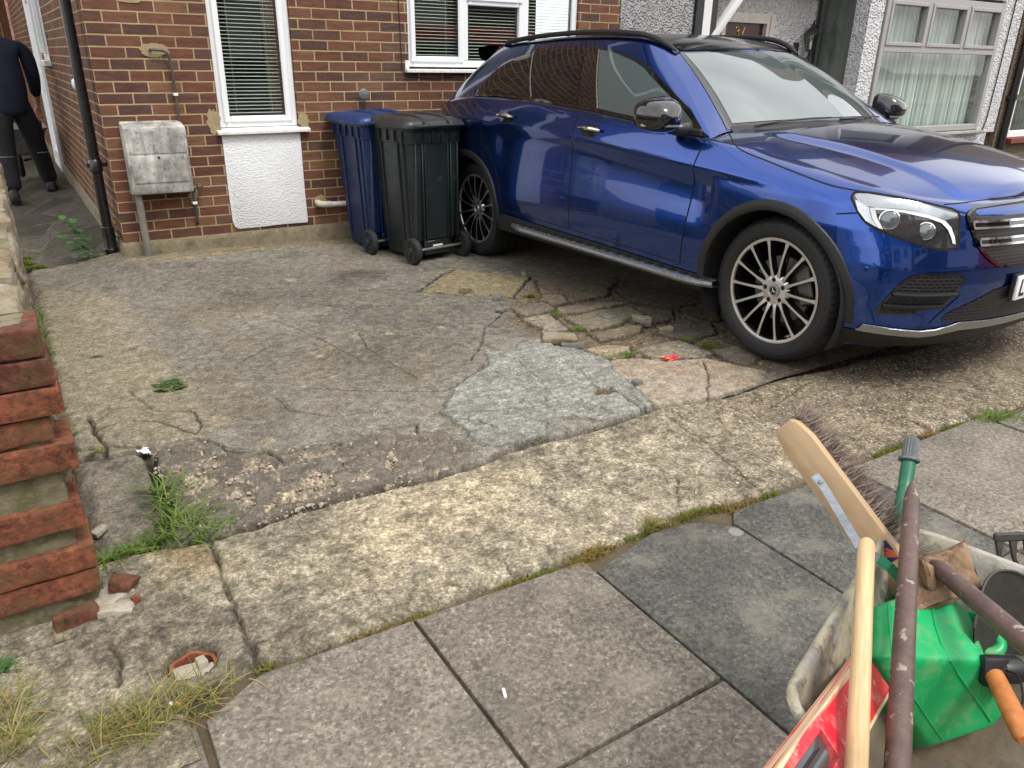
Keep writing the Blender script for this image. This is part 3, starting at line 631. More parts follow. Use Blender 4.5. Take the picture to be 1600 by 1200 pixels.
m.build('plinth', PLINTH, house)
def blinds(m, x0, x1, z0, z1, y, pitch=.0262, tilt=.27):
    z = z0
    while z < z1:
        c, s = math.cos(tilt)*.0125, math.sin(tilt)*.0125
        m.add([(x0, y-c, z-s), (x1, y-c, z-s), (x1, y+c, z+s), (x0, y+c, z+s), (x0, y, z+.0016), (x1, y, z+.0016)], [(0, 1, 5, 4), (4, 5, 2, 3)]); z += pitch
    for fx in (.2, .8): m.b2(x0+(x1-x0)*fx-.001, x0+(x1-x0)*fx+.001, y-.014, y-.0125, z0, z1)
def pane(wn, x0, x1, z0, z1, y):
    m = MB(); m.b2(x0, x1, y, y+.006, z0, z1); m.build('pane', GLASS, wn, smooth=0)
    m = MB(); rect_frame(m, x0-.004, x1+.004, z0-.004, z1+.004, y-.004, y+.002, .009, 0); m.build('gasket', GASKET, wn, smooth=0)
# narrow window (heights from here measured above the plinth top)
MB.ZOFF = .12; W2 = (W2[0], W2[1], 1.20, 2.32)
wn = MB(); rect_frame(wn, *WX, .795, 2.2, .03, .1, .05); rect_frame(wn, WX[0]+.034, WX[1]-.04, .83, 2.165, .018, .05, .05, .01)
wn = wn.build('window', UPVC, house)
pane(wn, .877, 1.300, .892, 2.12, .036)
m = MB(); blinds(m, .86, 1.32, .9, 2.16, .085); m.build('blind', SLAT, wn, smooth=0)
m = MB(); m.b2(.85, 1.36, .0, .004, 0, 1.5); m.add([(.85, .6, .8), (1.36, .6, .8), (1.36, .6, 2.2), (.85, .6, 2.2)], [(0, 1, 2, 3)]); m.v = m.v[8:]; m.f = [(0, 1, 2, 3)]; m.mi = [0]; m.build('dark_room', DARK, wn, smooth=0)
m = MB(); m.add([(.765, -.052, .752), (1.48, -.052, .757), (1.48, -.052, .775), (.765, -.052, .770), (.765, .03, .765), (1.48, .03, .770), (1.48, .03, .797), (.765, .03, .792)], [(0, 1, 2, 3), (3, 2, 6, 7), (0, 4, 5, 1), (0, 3, 7, 4), (1, 5, 6, 2)])
m.build('sill', UPVCD, wn, smooth=0)
BEIGE = weathered('beige_mortar_smear', [gain(lin(150, 134, 100), .85), gain(lin(178, 160, 124), .85)], 12, .9, .004, 60)
def blob(c, rx, rz, y, seed, n=22):
    r = random.Random(seed); return [(c[0]+rx*math.cos(a)*(.8+.4*r.random()), c[1]+rz*math.sin(a)*(.8+.4*r.random())) for a in [2*math.pi*i/n for i in range(n)]]
FY = frame((0, 0, 0), (1, 0, 0), (0, 0, 1), (0, -1, 0))      # local xy = facade x,z ; local z points to the street
for c, rx, rz, s in [((.755, .84), .05, .1, 1), ((1.44, .84), .045, .055, 2), ((.415, 1.335), .095, .045, 3), ((.30, 1.64), .07, .012, 4), ((.53, .31), .03, .03, 5), ((1.53, .2), .05, .045, 6)]:
    m = MB(); m.prism(blob(c, rx, rz, 0, s), 0, .005, FY); m.build('mortar_smear', BEIGE, house)
# rendered panel under the narrow window
pts = [(.798, .755), (.796, .30), (.80, .10), (.815, .045), (.84, .03), (1.0, .028), (1.2, .034), (1.40, .03), (1.408, .05), (1.403, .3), (1.405, .755)]
m = MB(); m.prism(pts[::-1], -.02, .012, FY, bev=.004); m.build('render_panel', REND, house)
# three-light window
wn = MB(); rect_frame(wn, W2[0], W2[1], W2[2]+.04, W2[3], .03, .1, .055)
wn.b2(2.905, 2.975, .03, .1, W2[2]+.095, W2[3]-.055, .006); wn.b2(3.50, 3.60, .03, .1, W2[2]+.095, W2[3]-.055, .006); wn.b2(2.975, 3.5, .0305, .1, 1.735, 1.79, .006)
rect_frame(wn, 2.415, 2.925, W2[2]+.075, W2[3]-.03, .015, .05, .05, .01); rect_frame(wn, 2.955, 3.53, 1.765, W2[3]-.03, .016, .05, .045, .01)
wn = wn.build('window', UPVC, house)
pane(wn, 2.466, 2.874, 1.327, 2.23, .036); pane(wn, 2.99, 3.487, 1.297, 1.728, .062); pane(wn, 3.003, 3.482, 1.812, 2.24, .036); pane(wn, 3.605, 4.083, 1.297, 2.26, .062)
m = MB(); blinds(m, 2.45, 4.1, 1.26, 2.3, .09); m.build('blind', SLAT, wn, smooth=0)
m = MB(); m.add([(2.4, .7, 1.2), (4.13, .7, 1.2), (4.13, .7, 2.3), (2.4, .7, 2.3)], [(0, 1, 2, 3)]); m.build('dark_room', DARK, wn, smooth=0)
m = MB(); m.b2(2.345, 4.2, -.05, .04, 1.196, 1.225, .004); m.b2(2.35, 2.385, -.006, .04, 1.226, 1.29, .003); m.build('sill', UPVCD, wn)
# cable running down beside the big window
m = MB(); m.tube([(2.30, -.008, 2.4), (2.302, -.008, 1.9), (2.312, -.008, 1.5), (2.318, -.008, 1.25), (2.325, -.01, 1.2), (2.36, -.012, 1.17), (2.6, -.012, 1.15), (2.8, -.01, 1.165)], .0035, 6); m.build('cable', GASKET, house)
MB.ZOFF = 0.
# side door and side window in the alley wall
fx_ = frame((0, 0, 0), (0, -1, 0), (0, 0, 1), (-1, 0, 0))    # local xy = (-y, z); local z points into the alley
def side_frame(m, y0, y1, z0, z1, d0, d1, w_):
    for a, b, c, e in ((y0, y0+w_, z0, z1), (y1-w_, y1, z0, z1), (y0+w_, y1-w_, z0, z0+w_), (y0+w_, y1-w_, z1-w_, z1)): m.b2(-d1, -d0, a, b, c, e, .005)
wn = MB(); side_frame(wn, 3.9, 4.75, 1.34, 2.4, -.05, .0, .07); wn.b2(-.0495, .0, 4.3, 4.35, 1.41, 2.33, .004); wn = wn.build('window', UPVC, house)
m = MB(); m.b2(.0, .006, 3.97, 4.68, 1.4, 2.34); m.build('pane', GLASS, wn, smooth=0)
m = MB(); m.b2(-.06, .05, 3.84, 4.8, 1.28, 1.335, .004); m.build('sill', UPVCD, wn)
m = MB(); m.add([(.5, 3.8, 1.2), (.5, 5., 1.2), (.5, 5., 2.5), (.5, 3.8, 2.5)], [(0, 1, 2, 3)]); m.build('dark_room', DARK, wn, smooth=0)
dr = MB(); side_frame(dr, 5.15, 6.2, .02, 2.2, -.045, .035, .08); dr.b2(.0, .03, 5.235, 6.115, .1, 2.115, .004); side_frame(dr, 5.25, 6.1, .12, 2.1, -.02, .028, .11); dr.b2(-.018, .0, 5.37, 5.98, .95, 1.06, .004); dr = dr.build('door', UPVC, house)
m = MB(); m.b2(-.012, .002, 5.40, 5.95, 1.08, 1.96); m.build('pane', GLASS, dr, smooth=0)
m = MB(); m.b2(-.06, -.03, 5.29, 5.33, .98, 1.2, .006); m.tube([(-.03, 5.31, 1.1), (-.085, 5.31, 1.1), (-.09, 5.43, 1.1)], .011, 8); m.build('handle', UPVC, dr)
# roof and eaves
TILE = weathered('roof_tile', [gain(lin(98, 60, 48), .8), gain(lin(122, 80, 64), .8), gain(lin(84, 60, 54), .8)], 5, .85, .01, 40)
m = MB(); m.add([(-.35, -.4, 5.2), (5.0, -.4, 5.2), (5.0, 5., 8.3), (-.35, 5., 8.3), (-.35, 10.3, 5.2), (5., 10.3, 5.2)], [(0, 1, 2, 3), (3, 2, 5, 4)]); m.build('roof', TILE, house, smooth=0)
m = MB(); m.b2(-.35, 5.0, -.42, -.39, 5.1, 5.28); m.b2(-.35, 5.0, -.39, .0, 5.1, 5.13); m.build('fascia', UPVC, house, smooth=0)
DPN = plain('dark_pane', (.02, .022, .025, 1), .05)
for x0 in (.7, 2.9):
    UP = MB(); rect_frame(UP, x0, x0+1.4, 3.5, 4.7, -.02, .03, .06); UP = UP.build('window', UPVC, house); m = MB(); m.b2(x0+.06, x0+1.34, -.005, -.001, 3.56, 4.64); m.build('pane', DPN, UP, smooth=0)
# ------------------------------------------------------------------ the white neighbour (number 37) and the house beyond
PEB = render_mat('white_pebble_dash', (232, 233, 235), 34, .022, .84, (98, 98, 94), .55)
PEBG = render_mat('dirty_pebble_dash', (188, 188, 188), 42, .022, .80, (52, 52, 50), .95)
PEBP = render_mat('porch_pebble_dash', (226, 226, 226), 30, .018, .84, (110, 108, 104), .4)
PEBB = render_mat('brown_pebble_dash', (150, 134, 116), 40, .02, .7, (70, 60, 50), .8)
BTIM = plain('black_timber', (.012, .012, .013, 1), .35, var=.2); WTIM = plain('white_timber', gain(lin(226, 226, 226), .85), .4, var=.04)
nb = thing('white_house', 'white pebble dashed house with a bay window and a dark red front door', 'house', at(4.63, 0, 0))
def wmesh(*boxes):
    m = MB()
    for b in boxes: m.b2(*b)
    return m
m = wmesh((4.632, 5.59, -.012, .2, -.1, 5.3)); m.build('grey_wall', PEBG, nb, world=True, smooth=0)
m = wmesh((5.59, 8.2, -.0, .2, 2.42, 5.3), (8.2, 12.3, .3, .5, 2.6, 5.3)); m.build('upper_wall', PEB, nb, world=True, smooth=0)
DOORX = (6.60, 7.28)
m = wmesh((5.9, DOORX[0]-.06, .5, .62, -.1, 2.5), (DOORX[1]+.14, 8.2, .5, .62, -.1, 2.5), (DOORX[0]-.06, DOORX[1]+.14, .5, .62, 1.97, 2.5), (5.72, 5.74, .0, .5, -.1, 2.4), (5.74, 8.2, .0, .62, 2.44, 2.5)); m.build('porch_wall', PEBP, nb, world=True, smooth=0)
# timber posts and slanting brace of the porch
m = wmesh((5.59, 5.69, -.05, .02, -.1, 2.5), (5.80, 5.89, -.05, .02, -.1, 2.5)); m.build('black_post', BTIM, nb, world=True, smooth=0)
m = wmesh((5.69, 5.80, -.055, .03, -.1, 2.5)); m.build('white_post', WTIM, nb, world=True, smooth=0)
m = MB(); m.box((0, 0, .5), (.085, .07, 1.3), along((5.845, -.03, 1.66), (6.32, -.03, 2.20)), .004); m.build('brace', WTIM, nb, world=True)
# door
DR = weathered('dark_red_door', [gain(lin(64, 16, 22), .8), gain(lin(84, 22, 28), .8)], 4, .3, 0)
x0, x1 = DOORX
dr = MB(); dr.b2(x0, x1, .535, .57, .0, 1.865, .003); dr = dr.build('door', DR, nb, world=True)
for a, b, c, d_ in ((x0+.09, x0+.28, .2, .75), (x1-.28, x1-.09, .2, .75), (x0+.09, x0+.28, 1.42, 1.66), (x1-.28, x1-.09, 1.42, 1.66)):
    m = MB(); m.b2(a, b, .522, .536, c, d_, .01); m.build('door_panel', DR, dr, world=True)
m = MB(); m.b2(x0+.22, x0+.44, .529, .536, 1.36, 1.62, .004); m.build('door_light', plain('leaded_glass', (.05, .055, .055, 1), .1), dr, world=True)
GOLD = plain('gold_figures', lin(196, 160, 92), .3, .7)
def digit_lines(m, segs, o, sc, wd, M):
    for s in segs: m.tube([M @ Vector((o[0]+p[0]*sc, o[1]+p[1]*sc, 0)) for p in s], wd, 6)
FD = frame((0, .531, 0), (1, 0, 0), (0, 0, 1), (0, -1, 0)); m = MB()
digit_lines(m, [[(0, .85), (.15, 1), (.4, 1), (.52, .85), (.5, .65), (.3, .53), (.5, .4), (.55, .2), (.4, 0), (.12, 0), (-.02, .15)]], (x0+.215, 1.715), .105, .0085, FD)
digit_lines(m, [[(0, 1), (.55, 1), (.35, .5), (.22, 0)]], (x0+.305, 1.715), .105, .0085, FD); m.build('door_number', GOLD, dr, world=True)
m = wmesh((x0-.06, x0, .48, .6, -.05, 1.97), (x1, x1+.14, .48, .6, -.05, 1.97), (x0, x1, .4805, .6, 1.865, 1.97)); m.b2(x1+.05, x1+.07, .465, .482, 0, 1.95, .004); m.build('door_frame', weathered('cream_frame', [gain(lin(214, 208, 196), .85), gain(lin(226, 222, 212), .85)], 4, .5, 0), dr, world=True)
# bay: left return with a side light, piers, front window
m = MB(); m.b2(8.2, 8.48, -.21, -.02, -.1, 2.6); m.b2(8.2, 11.45, -.2, .3, -.1, .57); m.b2(11.13, 11.62, -.21, .3, .57, 2.6); m.b2(8.48, 11.13, -.2, .3, 2.26, 2.62); m.b2(8.2, 8.32, -.02, .5, -.1, .6); m.build('bay_wall', PEB, nb, world=True, smooth=0)
GREYF = plain('grey_window_frame', gain(lin(168, 166, 166), .8), .4, var=.05)
def net_mat():
    t = NT('net_curtain'); v = t.co(); w_ = t.n('TexWave', {'wave_type': 'BANDS', 'bands_direction': 'X'}, Vector=v, Scale=3.2, Distortion=2.2, Detail=3., Detail_Scale=.6)
    c = t.mix(w_.outputs['Fac'], gain(lin(176, 184, 180), .9), gain(lin(228, 232, 228), 1.)); t.set(Base_Color=c, Roughness=.9); return t.m
NET = net_mat()
DNET = plain('grey_curtain', gain(lin(120, 124, 118), .7), .9, var=.3, scale=6)
wn = MB(); rect_frame(wn, 8.5, 11.12, .62, 2.22, -.235, -.12, .075, .006)
wn.b2(8.575, 11.045, -.234, -.12, 1.585, 1.66, .005)
for x in (9.36, 10.22): wn.b2(x, x+.07, -.2345, -.12, 1.66, 2.145, .005)
for a, b in ((8.575, 9.36), (9.43, 10.22), (10.29, 11.045)): rect_frame(wn, a-.004, b+.004, 1.656, 2.149, -.25, -.16, .045, .006)
wn = wn.build('bay_window', GREYF, nb, world=True)
PG2 = glass_mat('bay_glass', (.94, .97, .955))
for a, b, c, d_ in ((8.57, 11.05, .69, 1.59), (8.61, 9.33, 1.695, 2.11), (9.46, 10.19, 1.695, 2.11), (10.32, 11.01, 1.695, 2.11)):
    m = MB(); m.b2(a, b, -.19, -.185, c, d_); m.build('pane', PG2, wn, world=True, smooth=0)
def curtain(x0, x1, z0, z1, y, amp, n, seed):
    r = random.Random(seed); P = [[], []]; ph = 0
    for i in range(n*6+1):
        x = x0+(x1-x0)*i/(n*6); ph += 1.05*r.uniform(.6, 1.5); k = amp*math.sin(ph); P[0].append((x, y+k*1.2, z0)); P[1].append((x, y+k*.7, z1))
    m = MB(); m.grid(P); return m
curtain(8.55, 11.1, .62, 2.2, -.02, .028, 34, 3).build('net_curtain', NET, wn, world=True)
m = MB(); m.add([(8.5, .28, .6), (11.1, .28, .6), (11.1, .28, 2.25), (8.5, .28, 2.25)], [(0, 1, 2, 3)]); m.build('dark_room', DARK, wn, world=True, smooth=0)
m = MB(); m.b2(8.44, 11.2, -.30, -.12, .575, .612, .006); m.build('sill', weathered('bay_sill', [gain(lin(150, 146, 140), .8), gain(lin(190, 188, 184), .8)], 5, .7, .001), wn, world=True)
sl = MB(); sl.b2(8.2, 8.26, -.02, .03, .6, 2.5, .004); sl.b2(8.2, 8.26, .44, .50, .6, 2.5, .004); sl.b2(8.2, 8.26, .03, .44, .6, .66, .004); sl = sl.build('side_light', plain('dull_grey_frame', gain(lin(110, 110, 110), .6), .6), nb, world=True)
m = MB(); m.b2(8.225, 8.23, .03, .44, .66, 2.5); m.build('pane', PG2, sl, world=True, smooth=0)
m = MB(); m.grid([[(8.30+.012*math.sin(i*1.3), .02+.58*i/20, z) for i in range(21)] for z in (.6, 2.5)]); m.build('side_curtain', DNET, sl, world=True)
m = MB(); m.tube([(8.185, .46, -.1), (8.185, .46, 2.5)], .022, 8); m.build('black_pipe', BTIM, nb, world=True)
m = MB(); m.tube([(11.35, -.225, 2.5), (11.34, -.225, 1.4), (11.32, -.225, .75), (11.26, -.23, .585), (11.1, -.31, .572)], .008, 6); m.build('cable', GASKET, nb, world=True)
m = MB(); m.add([(4.6, -.5, 5.2), (12.3, -.5, 5.2), (12.3, 5., 8.3), (4.6, 5., 8.3)], [(0, 1, 2, 3)]); m.add([(7.9, -.55, 5.2), (11.9, -.55, 5.2), (9.9, -.55, 7.4), (9.9, 3, 7.4)], [(0, 1, 2), (1, 3, 2), (0, 2, 3)]); m.build('roof', TILE, nb, world=True, smooth=0)
for a, b, c in ((5.9, 7.1, -.03), (8.9, 11., .25)):
    m = MB(); rect_frame(m, a, b, 3.4, 4.8, c, .35, .07, .004); uw = m.build('window', UPVC, nb, world=True); m = wmesh((a+.07, b-.07, c+.025, c+.03, 3.47, 4.73)); m.build('pane', DPN, uw, world=True, smooth=0)
# wall lantern by the door
LX, LY = 8.02, .40
ln = thing('wall_lantern', 'black coach lantern with glass sides on a scrolled wall bracket beside the porch', 'lantern', at(LX, LY, 1.5))
LM = plain('black_cast_metal', (.012, .012, .013, 1), .4, var=.3)
m = MB(); m.box((-.16, .085, .06), (.085, .03, .24), None, .012); m.tube([(-.16, .07, .06), (-.13, .02, .0), (-.06, 0, -.01), (-.0, 0, .03), (0, 0, .09)], .013, 8); m.lathe([(.0, -.035), (.012, -.03), (.016, -.01), (.012, .02), (.022, .05)], 10); m.build('bracket', LM, ln)
m = MB(); m.lathe([(.0, .078), (.045, .078), (.052, .09), (.045, .10)], 6)
for k in range(6):
    a = math.pi*2*k/6; m.tube([(.044*math.cos(a), .044*math.sin(a), .09), (.082*math.cos(a), .082*math.sin(a), .265)], .005, 5)
m.lathe([(.080, .262), (.098, .262), (.098, .272), (.06, .325), (.035, .35), (.034, .365), (.02, .385), (.008, .40), (.012, .415), (.0, .43)], 6); m.build('lantern_cage', LM, ln)
m = MB(); m.lathe([(.042, .10), (.078, .262)], 6); m.build('lantern_glass', PG2, ln, smooth=0)
m = MB(); m.lathe([(.0, .10), (.012, .105), (.014, .17), (.008, .2), (0, .205)], 8); m.build('bulb', plain('bulb_white', (.7, .7, .68, 1), .4), ln)
# drainpipe between the houses, next house
dp = thing('drainpipe', 'black drainpipe between the white bay and the brown house at the right', 'pipe', at(11.78, -.28, 0))
m = MB(); m.tube([(0, 0, -.1), (0, 0, 5.2)], .05, 12); m.build('pipe', BTIM, dp); m = MB(); m.lathe([(.06, 1.0), (.06, 1.08)], 12, close=False); m.b2(-.08, .08, .0, .09, 1.02, 1.06); m.build('collar', BTIM, dp)
h3 = thing('brown_house', 'brown pebble dashed house with a red window sill at the far right', 'house', at(12.2, 0, 0))
m = wmesh((11.66, 12.0, -.22, .3, -.1, 5.3), (12.0, 17, -.22, .3, -.1, .40), (12.0, 17, -.2, .3, 2.3, 5.3), (14.3, 17, -.21, .3, .4, 2.3)); m.build('wall', PEBB, h3, world=True, smooth=0)
wn = MB(); rect_frame(wn, 12.0, 14.3, .47, 2.3, -.2, -.1, .09, .006); wn = wn.build('window', UPVC, h3, world=True); m = wmesh((12.08, 14.22, -.15, -.145, .55, 2.22)); m.build('pane', PG2, wn, world=True, smooth=0)
curtain(12.05, 14.25, .5, 2.25, -.02, .025, 26, 9).build('net_curtain', DNET, wn, world=True)
m = wmesh((11.98, 14.4, -.32, -.1, .40, .465)); m.build('sill', weathered('red_sill', [gain(lin(120, 52, 40), .8), gain(lin(140, 66, 50), .8)], 6, .7, .002), h3, world=True)
m = MB(); m.add([(12.3, -.5, 5.2), (20, -.5, 5.2), (20, 5., 8.3), (12.3, 5., 8.3)], [(0, 1, 2, 3)]); m.build('roof', TILE, h3, world=True, smooth=0)
# fence gate and the back wall at the end of the alley
FEN = weathered('brown_fence', [gain(lin(70, 44, 26), .8), gain(lin(104, 66, 38), .8), gain(lin(58, 38, 26), .8)], 6, .85, .002, 60, vecscale=(8, 8, .6))
fg = thing('timber_gate', 'brown boarded timber gate closing the end of the side alley', 'gate', at(-.8, 7.2, 0))
m = MB(); [m.b2(-.75+.125*i, -.63+.125*i, .0, .02, .02, 1.80, .003) for i in range(10)]; m.build('board', FEN, fg); m = MB(); m.b2(-.85, .50, -.045, -.002, 1.88, 2.0, .004); m.b2(-.85, .50, -.045, -.002, .3, .4, .004); m.b2(.50, .60, -.05, .03, 0, 2.06, .004); m.b2(-.78, -.70, -.05, .03, 1.4, 2.0, .004); m.build('rail', FEN, fg)
bw = thing('back_house', 'pinkish brick house seen over the alley gate', 'house', at(-2, 13, 0))
PINK = brick_mat('pale_brick', [(176, 120, 108), (190, 136, 122), (166, 112, 104), (184, 140, 126)], (190, 176, 160))
m = MB(); wall_y(m, -5, 1.5, 13, -.1, 6); m.build('wall', PINK, bw, world=True, recalc=False, smooth=0)
m = MB(); m.b2(-1.02, -.93, 12.9, 12.98, -.1, 6); m.build('pipe', WTIM, bw, world=True, smooth=0)
# ------------------------------------------------------------------ the parked car (frame: x forward, y left, z up, origin on the ground mid-wheelbase)
CARM = Matrix.Translation((3.2976, -2.4681, -.0015)) @ Matrix.Rotation(-1.5527, 4, 'Z') @ Matrix.Rotation(-.0153, 4, 'Y')
car = thing('parked_car', 'dark blue metallic sport utility car with black roof rails parked nose out beside the house', 'car', CARM)
def paint():
    t = NT('blue_metallic_paint'); lw = t.n('LayerWeight', Blend=.35).outputs['Facing']
    fl = t.noise(2600, 1, .5)
    c = t.mix(lw, (.003, .056, .33, 1), (.001, .014, .085, 1)); c = t.mix(t.ramp(fl, [(.45, 0), (.8, .2)]), c, (.012, .11, .46, 1))
    t.set(Base_Color=c, Metallic=.95, Roughness=.22, Coat_Weight=1., Coat_Roughness=.025, Coat_IOR=1.6, Specular_IOR_Level=.5); return t.m
PAINT = paint()
GLBLK = plain('gloss_black', (.006, .006, .007, 1), .06, var=0, Coat_Weight=1., Coat_Roughness=.02)
ROOFB = plain('roof_black_glass', (.006, .006, .006, 1), .12, var=0, IOR=1.32)
CLAD = plain('black_cladding', (.010, .010, .011, 1), .55, var=.2, scale=40, bump=.0003, bscale=500)
CHROME = plain('satin_chrome', (.78, .79, .8, 1), .14, 1., var=.03)
SILV = plain('silver_trim', lin(176, 180, 184), .3, .85, var=.06, scale=20)
def carglass(name, col, ior=1.75):
    t = NT(name); t.set(Base_Color=col, Roughness=.02, Specular_IOR_Level=.8, IOR=ior, Coat_Weight=.25, Coat_Roughness=.01); return t.m
GDARK = carglass('tinted_glass', (.006, .007, .007, 1), 1.45); GFRONT = carglass('door_glass', gain(lin(80, 92, 92), .75), 1.5); GSCREEN = carglass('screen_glass', gain(lin(112, 128, 127), .45), 2.1)  # opaque; grey bases of door glass and screen imitate reflections in colour
BLK = plain('soft_black', (.004, .004, .004, 1), .9, var=0)
def cat(pts, n):
    """resample a Catmull-Rom curve through pts to n points equally spaced along it"""
    d = smooth_path(pts, 16); L = [0.]
    for a, b in zip(d[:-1], d[1:]): L.append(L[-1]+(b-a).length)
    out = []; j = 0
    for i in range(n):
        s = L[-1]*i/(n-1)
        while j < len(L)-2 and L[j+1] < s: j += 1
        out.append(d[j].lerp(d[j+1], (s-L[j])/max(1e-9, L[j+1]-L[j])))
    return out
def itp(x, xs, ys): return float(np.interp(x, xs, ys))
def sitp(x, xs, ys):
    """smooth interpolation (average of neighbouring linear samples)"""
    return sum(itp(x+d, xs, ys) for d in (-.08, -.04, 0, .04, .08))/5
PLAN = cat([(-2.37, 0, 0), (-2.34, .4, 0), (-2.25, .68, 0), (-2.06, .85, 0), (-1.78, .925, 0), (-1.43, .945, 0), (-1., .935, 0), (0, .93, 0), (.9, .935, 0), (1.2, .943, 0), (1.46, .947, 0), (1.7, .935, 0), (1.9, .885, 0), (2.05, .79, 0), (2.16, .63, 0), (2.235, .42, 0), (2.268, .2, 0), (2.276, 0, 0)], 190)
TX = [-2.4, -2.1, -1.8, -1.39, -.685, -.135, .52, .9, 1.05, 1.28, 1.5, 1.66, 1.83, 2.0, 2.1, 2.2, 2.28]
TZ = [1.08, 1.12, 1.165, 1.205, 1.193, 1.16, 1.102, 1.07, 1.052, 1.016, .982, .958, .932, .905, .888, .868, .862]
def ztop(x): return sitp(x, TX, TZ)
def zcr(x): return sitp(x, [-2.2, -1.3, -.1, .5, .9, 1.35, 1.8], [1.0, 1.035, 1.003, .95, .92, .89, .86])
def inset(x, z):
    wf = float(sstep(1.72, 2.12, x)); wr = float(sstep(-1.9, -2.25, x)); ws = 1-wf-wr
    zt = ztop(x); zc = min(zcr(x), zt-.05)
    arch = max(float(sstep(.52, .36, abs(x-1.46))), float(sstep(.52, .36, abs(x+1.43))))
    under = .030*(1-arch*.8)
    side = itp(z, [.20, .30, .36, .42, .52, .62, zc-.16, zc-.07, zc-.015, zc+.012, zt], [.075, .035, .016, .010, .0, .004, under*.85, under, .010, .006, .05])
    if x > 1.0: side = side*(1-float(sstep(1., 1.7, x)))+float(sstep(1., 1.7, x))*itp(z, [.2, .3, .4, .55, .75, .86, zt], [.075, .03, .012, 0, .0, .012, .045])
    fr = itp(z, [.18, .26, .33, .42, .52, .60, .68, .76, .82, zt], [.17, .07, .02, .012, 0, .004, .022, .045, .065, .09])
    re = itp(z, [.2, .3, .4, .6, .75, .9, 1.0, zt], [.09, .04, .02, 0, .01, .04, .08, .13])
    i = side*ws+fr*wf+re*wr
    R = .025+.075*float(sstep(1.0, 1.3, x))*(1-wf)+.02*wf
    d = z-(zt-R)
    if d > 0: i += R*1.1*(1-math.sqrt(max(0, 1-(d/R)**2)))
    return i
NK = 60
def body_pt(i, k):
    p = PLAN[i]; a = PLAN[max(0, i-1)]; b = PLAN[min(len(PLAN)-1, i+1)]
    if i == 0 or i == len(PLAN)-1: n = Vector((-1 if i == 0 else 1, 0, 0))
    else:
        t = (b-a).normalized(); n = Vector((-t.y, t.x, 0))
    zt = ztop(p.x); zb = .20+.085*float(sstep(1.35, 1.0, abs(p.x))); q = k/(NK-1)
    z = zb+(zt-zb)*(1-(1-q)**1.25)
    d = inset(p.x, z); r = p+n*(-d if n.dot(Vector((p.x*.05, p.y, 0))) > 0 or abs(p.y) < .01 else -d); return Vector((r.x, max(0., r.y) if 0 < i < len(PLAN)-1 else 0., z))
HALF = [[body_pt(i, k) for k in range(NK)] for i in range(len(PLAN))]
TOP = [row[-1] for row in HALF]
def mirror_grid(m, P, mi=0):
    m.grid(P, mi=mi); m.grid([[(p[0], -p[1], p[2]) for p in r] for r in P], mi=mi, flip=True)
# hood
iA = min(range(len(TOP)), key=lambda i: abs(TOP[i].x-.93))
HC = ([.9, 1.0, 1.2, 1.45, 1.7, 1.9, 2.05, 2.13, 2.19], [1.135, 1.128, 1.118, 1.085, 1.035, .985, .935, .898, .862])
def hood_z(x, y, e):
    u = min(1, abs(y)/max(e.y, 1e-4)); zc = sitp(x, *HC); zc = max(zc, e.z)
    yr = sitp(x, [1., 1.5, 2.2], [.60, .52, .47]); ridge = .017*float(sstep(yr+.035, yr-.025, abs(y)))*float(sstep(1.0, 1.2, x))*float(sstep(.1, .4, e.y))
    return e.z+(zc-e.z)*(1-u**2.2)+ridge*(1-u**6)
HOOD = []
for i in range(iA, len(TOP)):
    e = TOP[i]; HOOD.append([Vector((e.x, e.y*(1-j/44.), hood_z(e.x, e.y*(1-j/44.), e))) for j in range(45)])
# greenhouse: base and top outlines, rear centre -> corner -> side -> screen pillar -> screen centre
iR = min(range(len(TOP)), key=lambda i: abs(TOP[i].x+2.12)+(0 if TOP[i].y > .3 else 9))
PB0 = Vector((.905, .66, 1.098))
B = cat(TOP[0:iR+1], 14)+cat(TOP[iR:iA+1], 60)[1:]+[TOP[iA].lerp(PB0, k/10)+Vector((0, 0, .006*math.sin(math.pi*k/10))) for k in range(1, 11)]+cat([PB0, (1.02, .49, 1.115), (1.11, .25, 1.126), (1.145, 0, 1.13)], 50)[1:]
B = [Vector((p.x, p.y-.006 if 13 < i < 72 else p.y, p.z-.004)) for i, p in enumerate(B)]
PT0, PT1 = Vector((.315, .540, 1.484)), Vector((.330, .520, 1.487))
T = cat([(-1.84, 0, 1.548), (-1.82, .28, 1.545), (-1.74, .485, 1.532)], 14)+cat([(-1.74, .485, 1.532), (-1.44, .550, 1.558), (-.95, .578, 1.580), (-.45, .585, 1.586), (0, .578, 1.570), (.21, .56, 1.532), PT0], 60)[1:]+[PT0.lerp(PT1, k/10) for k in range(1, 11)]+cat([PT1, (.41, .36, 1.493), (.455, .18, 1.499), (.47, 0, 1.501)], 50)[1:]
NG = 16
def gh_pt(i, q):
    p = B[i].lerp(T[i], q); bul = 4*q*(1-q)
    wf_ = float(sstep(70, 86, i)); wr_ = float(sstep(16, 10, i))
    out = Vector((0, 1, 0))*(.022*(1-wf_)*(1-wr_))+Vector((.55, 0, .85))*(.030*wf_)+Vector((-1, 0, .3))*(.03*wr_)
    return p+out*bul
GH = [[gh_pt(i, k/(NG-1)) for k in range(NG)] for i in range(len(B))]
RC_ = ([-1.84, -1.45, -1., -.5, -.1, .2, .38, .47], [1.548, 1.588, 1.608, 1.614, 1.604, 1.566, 1.528, 1.502])
ROOF = [[Vector((e.x, e.y*(1-j/12.), e.z+(max(sitp(e.x, *RC_), e.z)-e.z)*(1-(1-j/12.)**2.4))) for j in range(13)] for e in T]
full = MB(); mirror_grid(full, HALF); mirror_grid(full, HOOD); mirror_grid(full, GH); mirror_grid(full, ROOF)
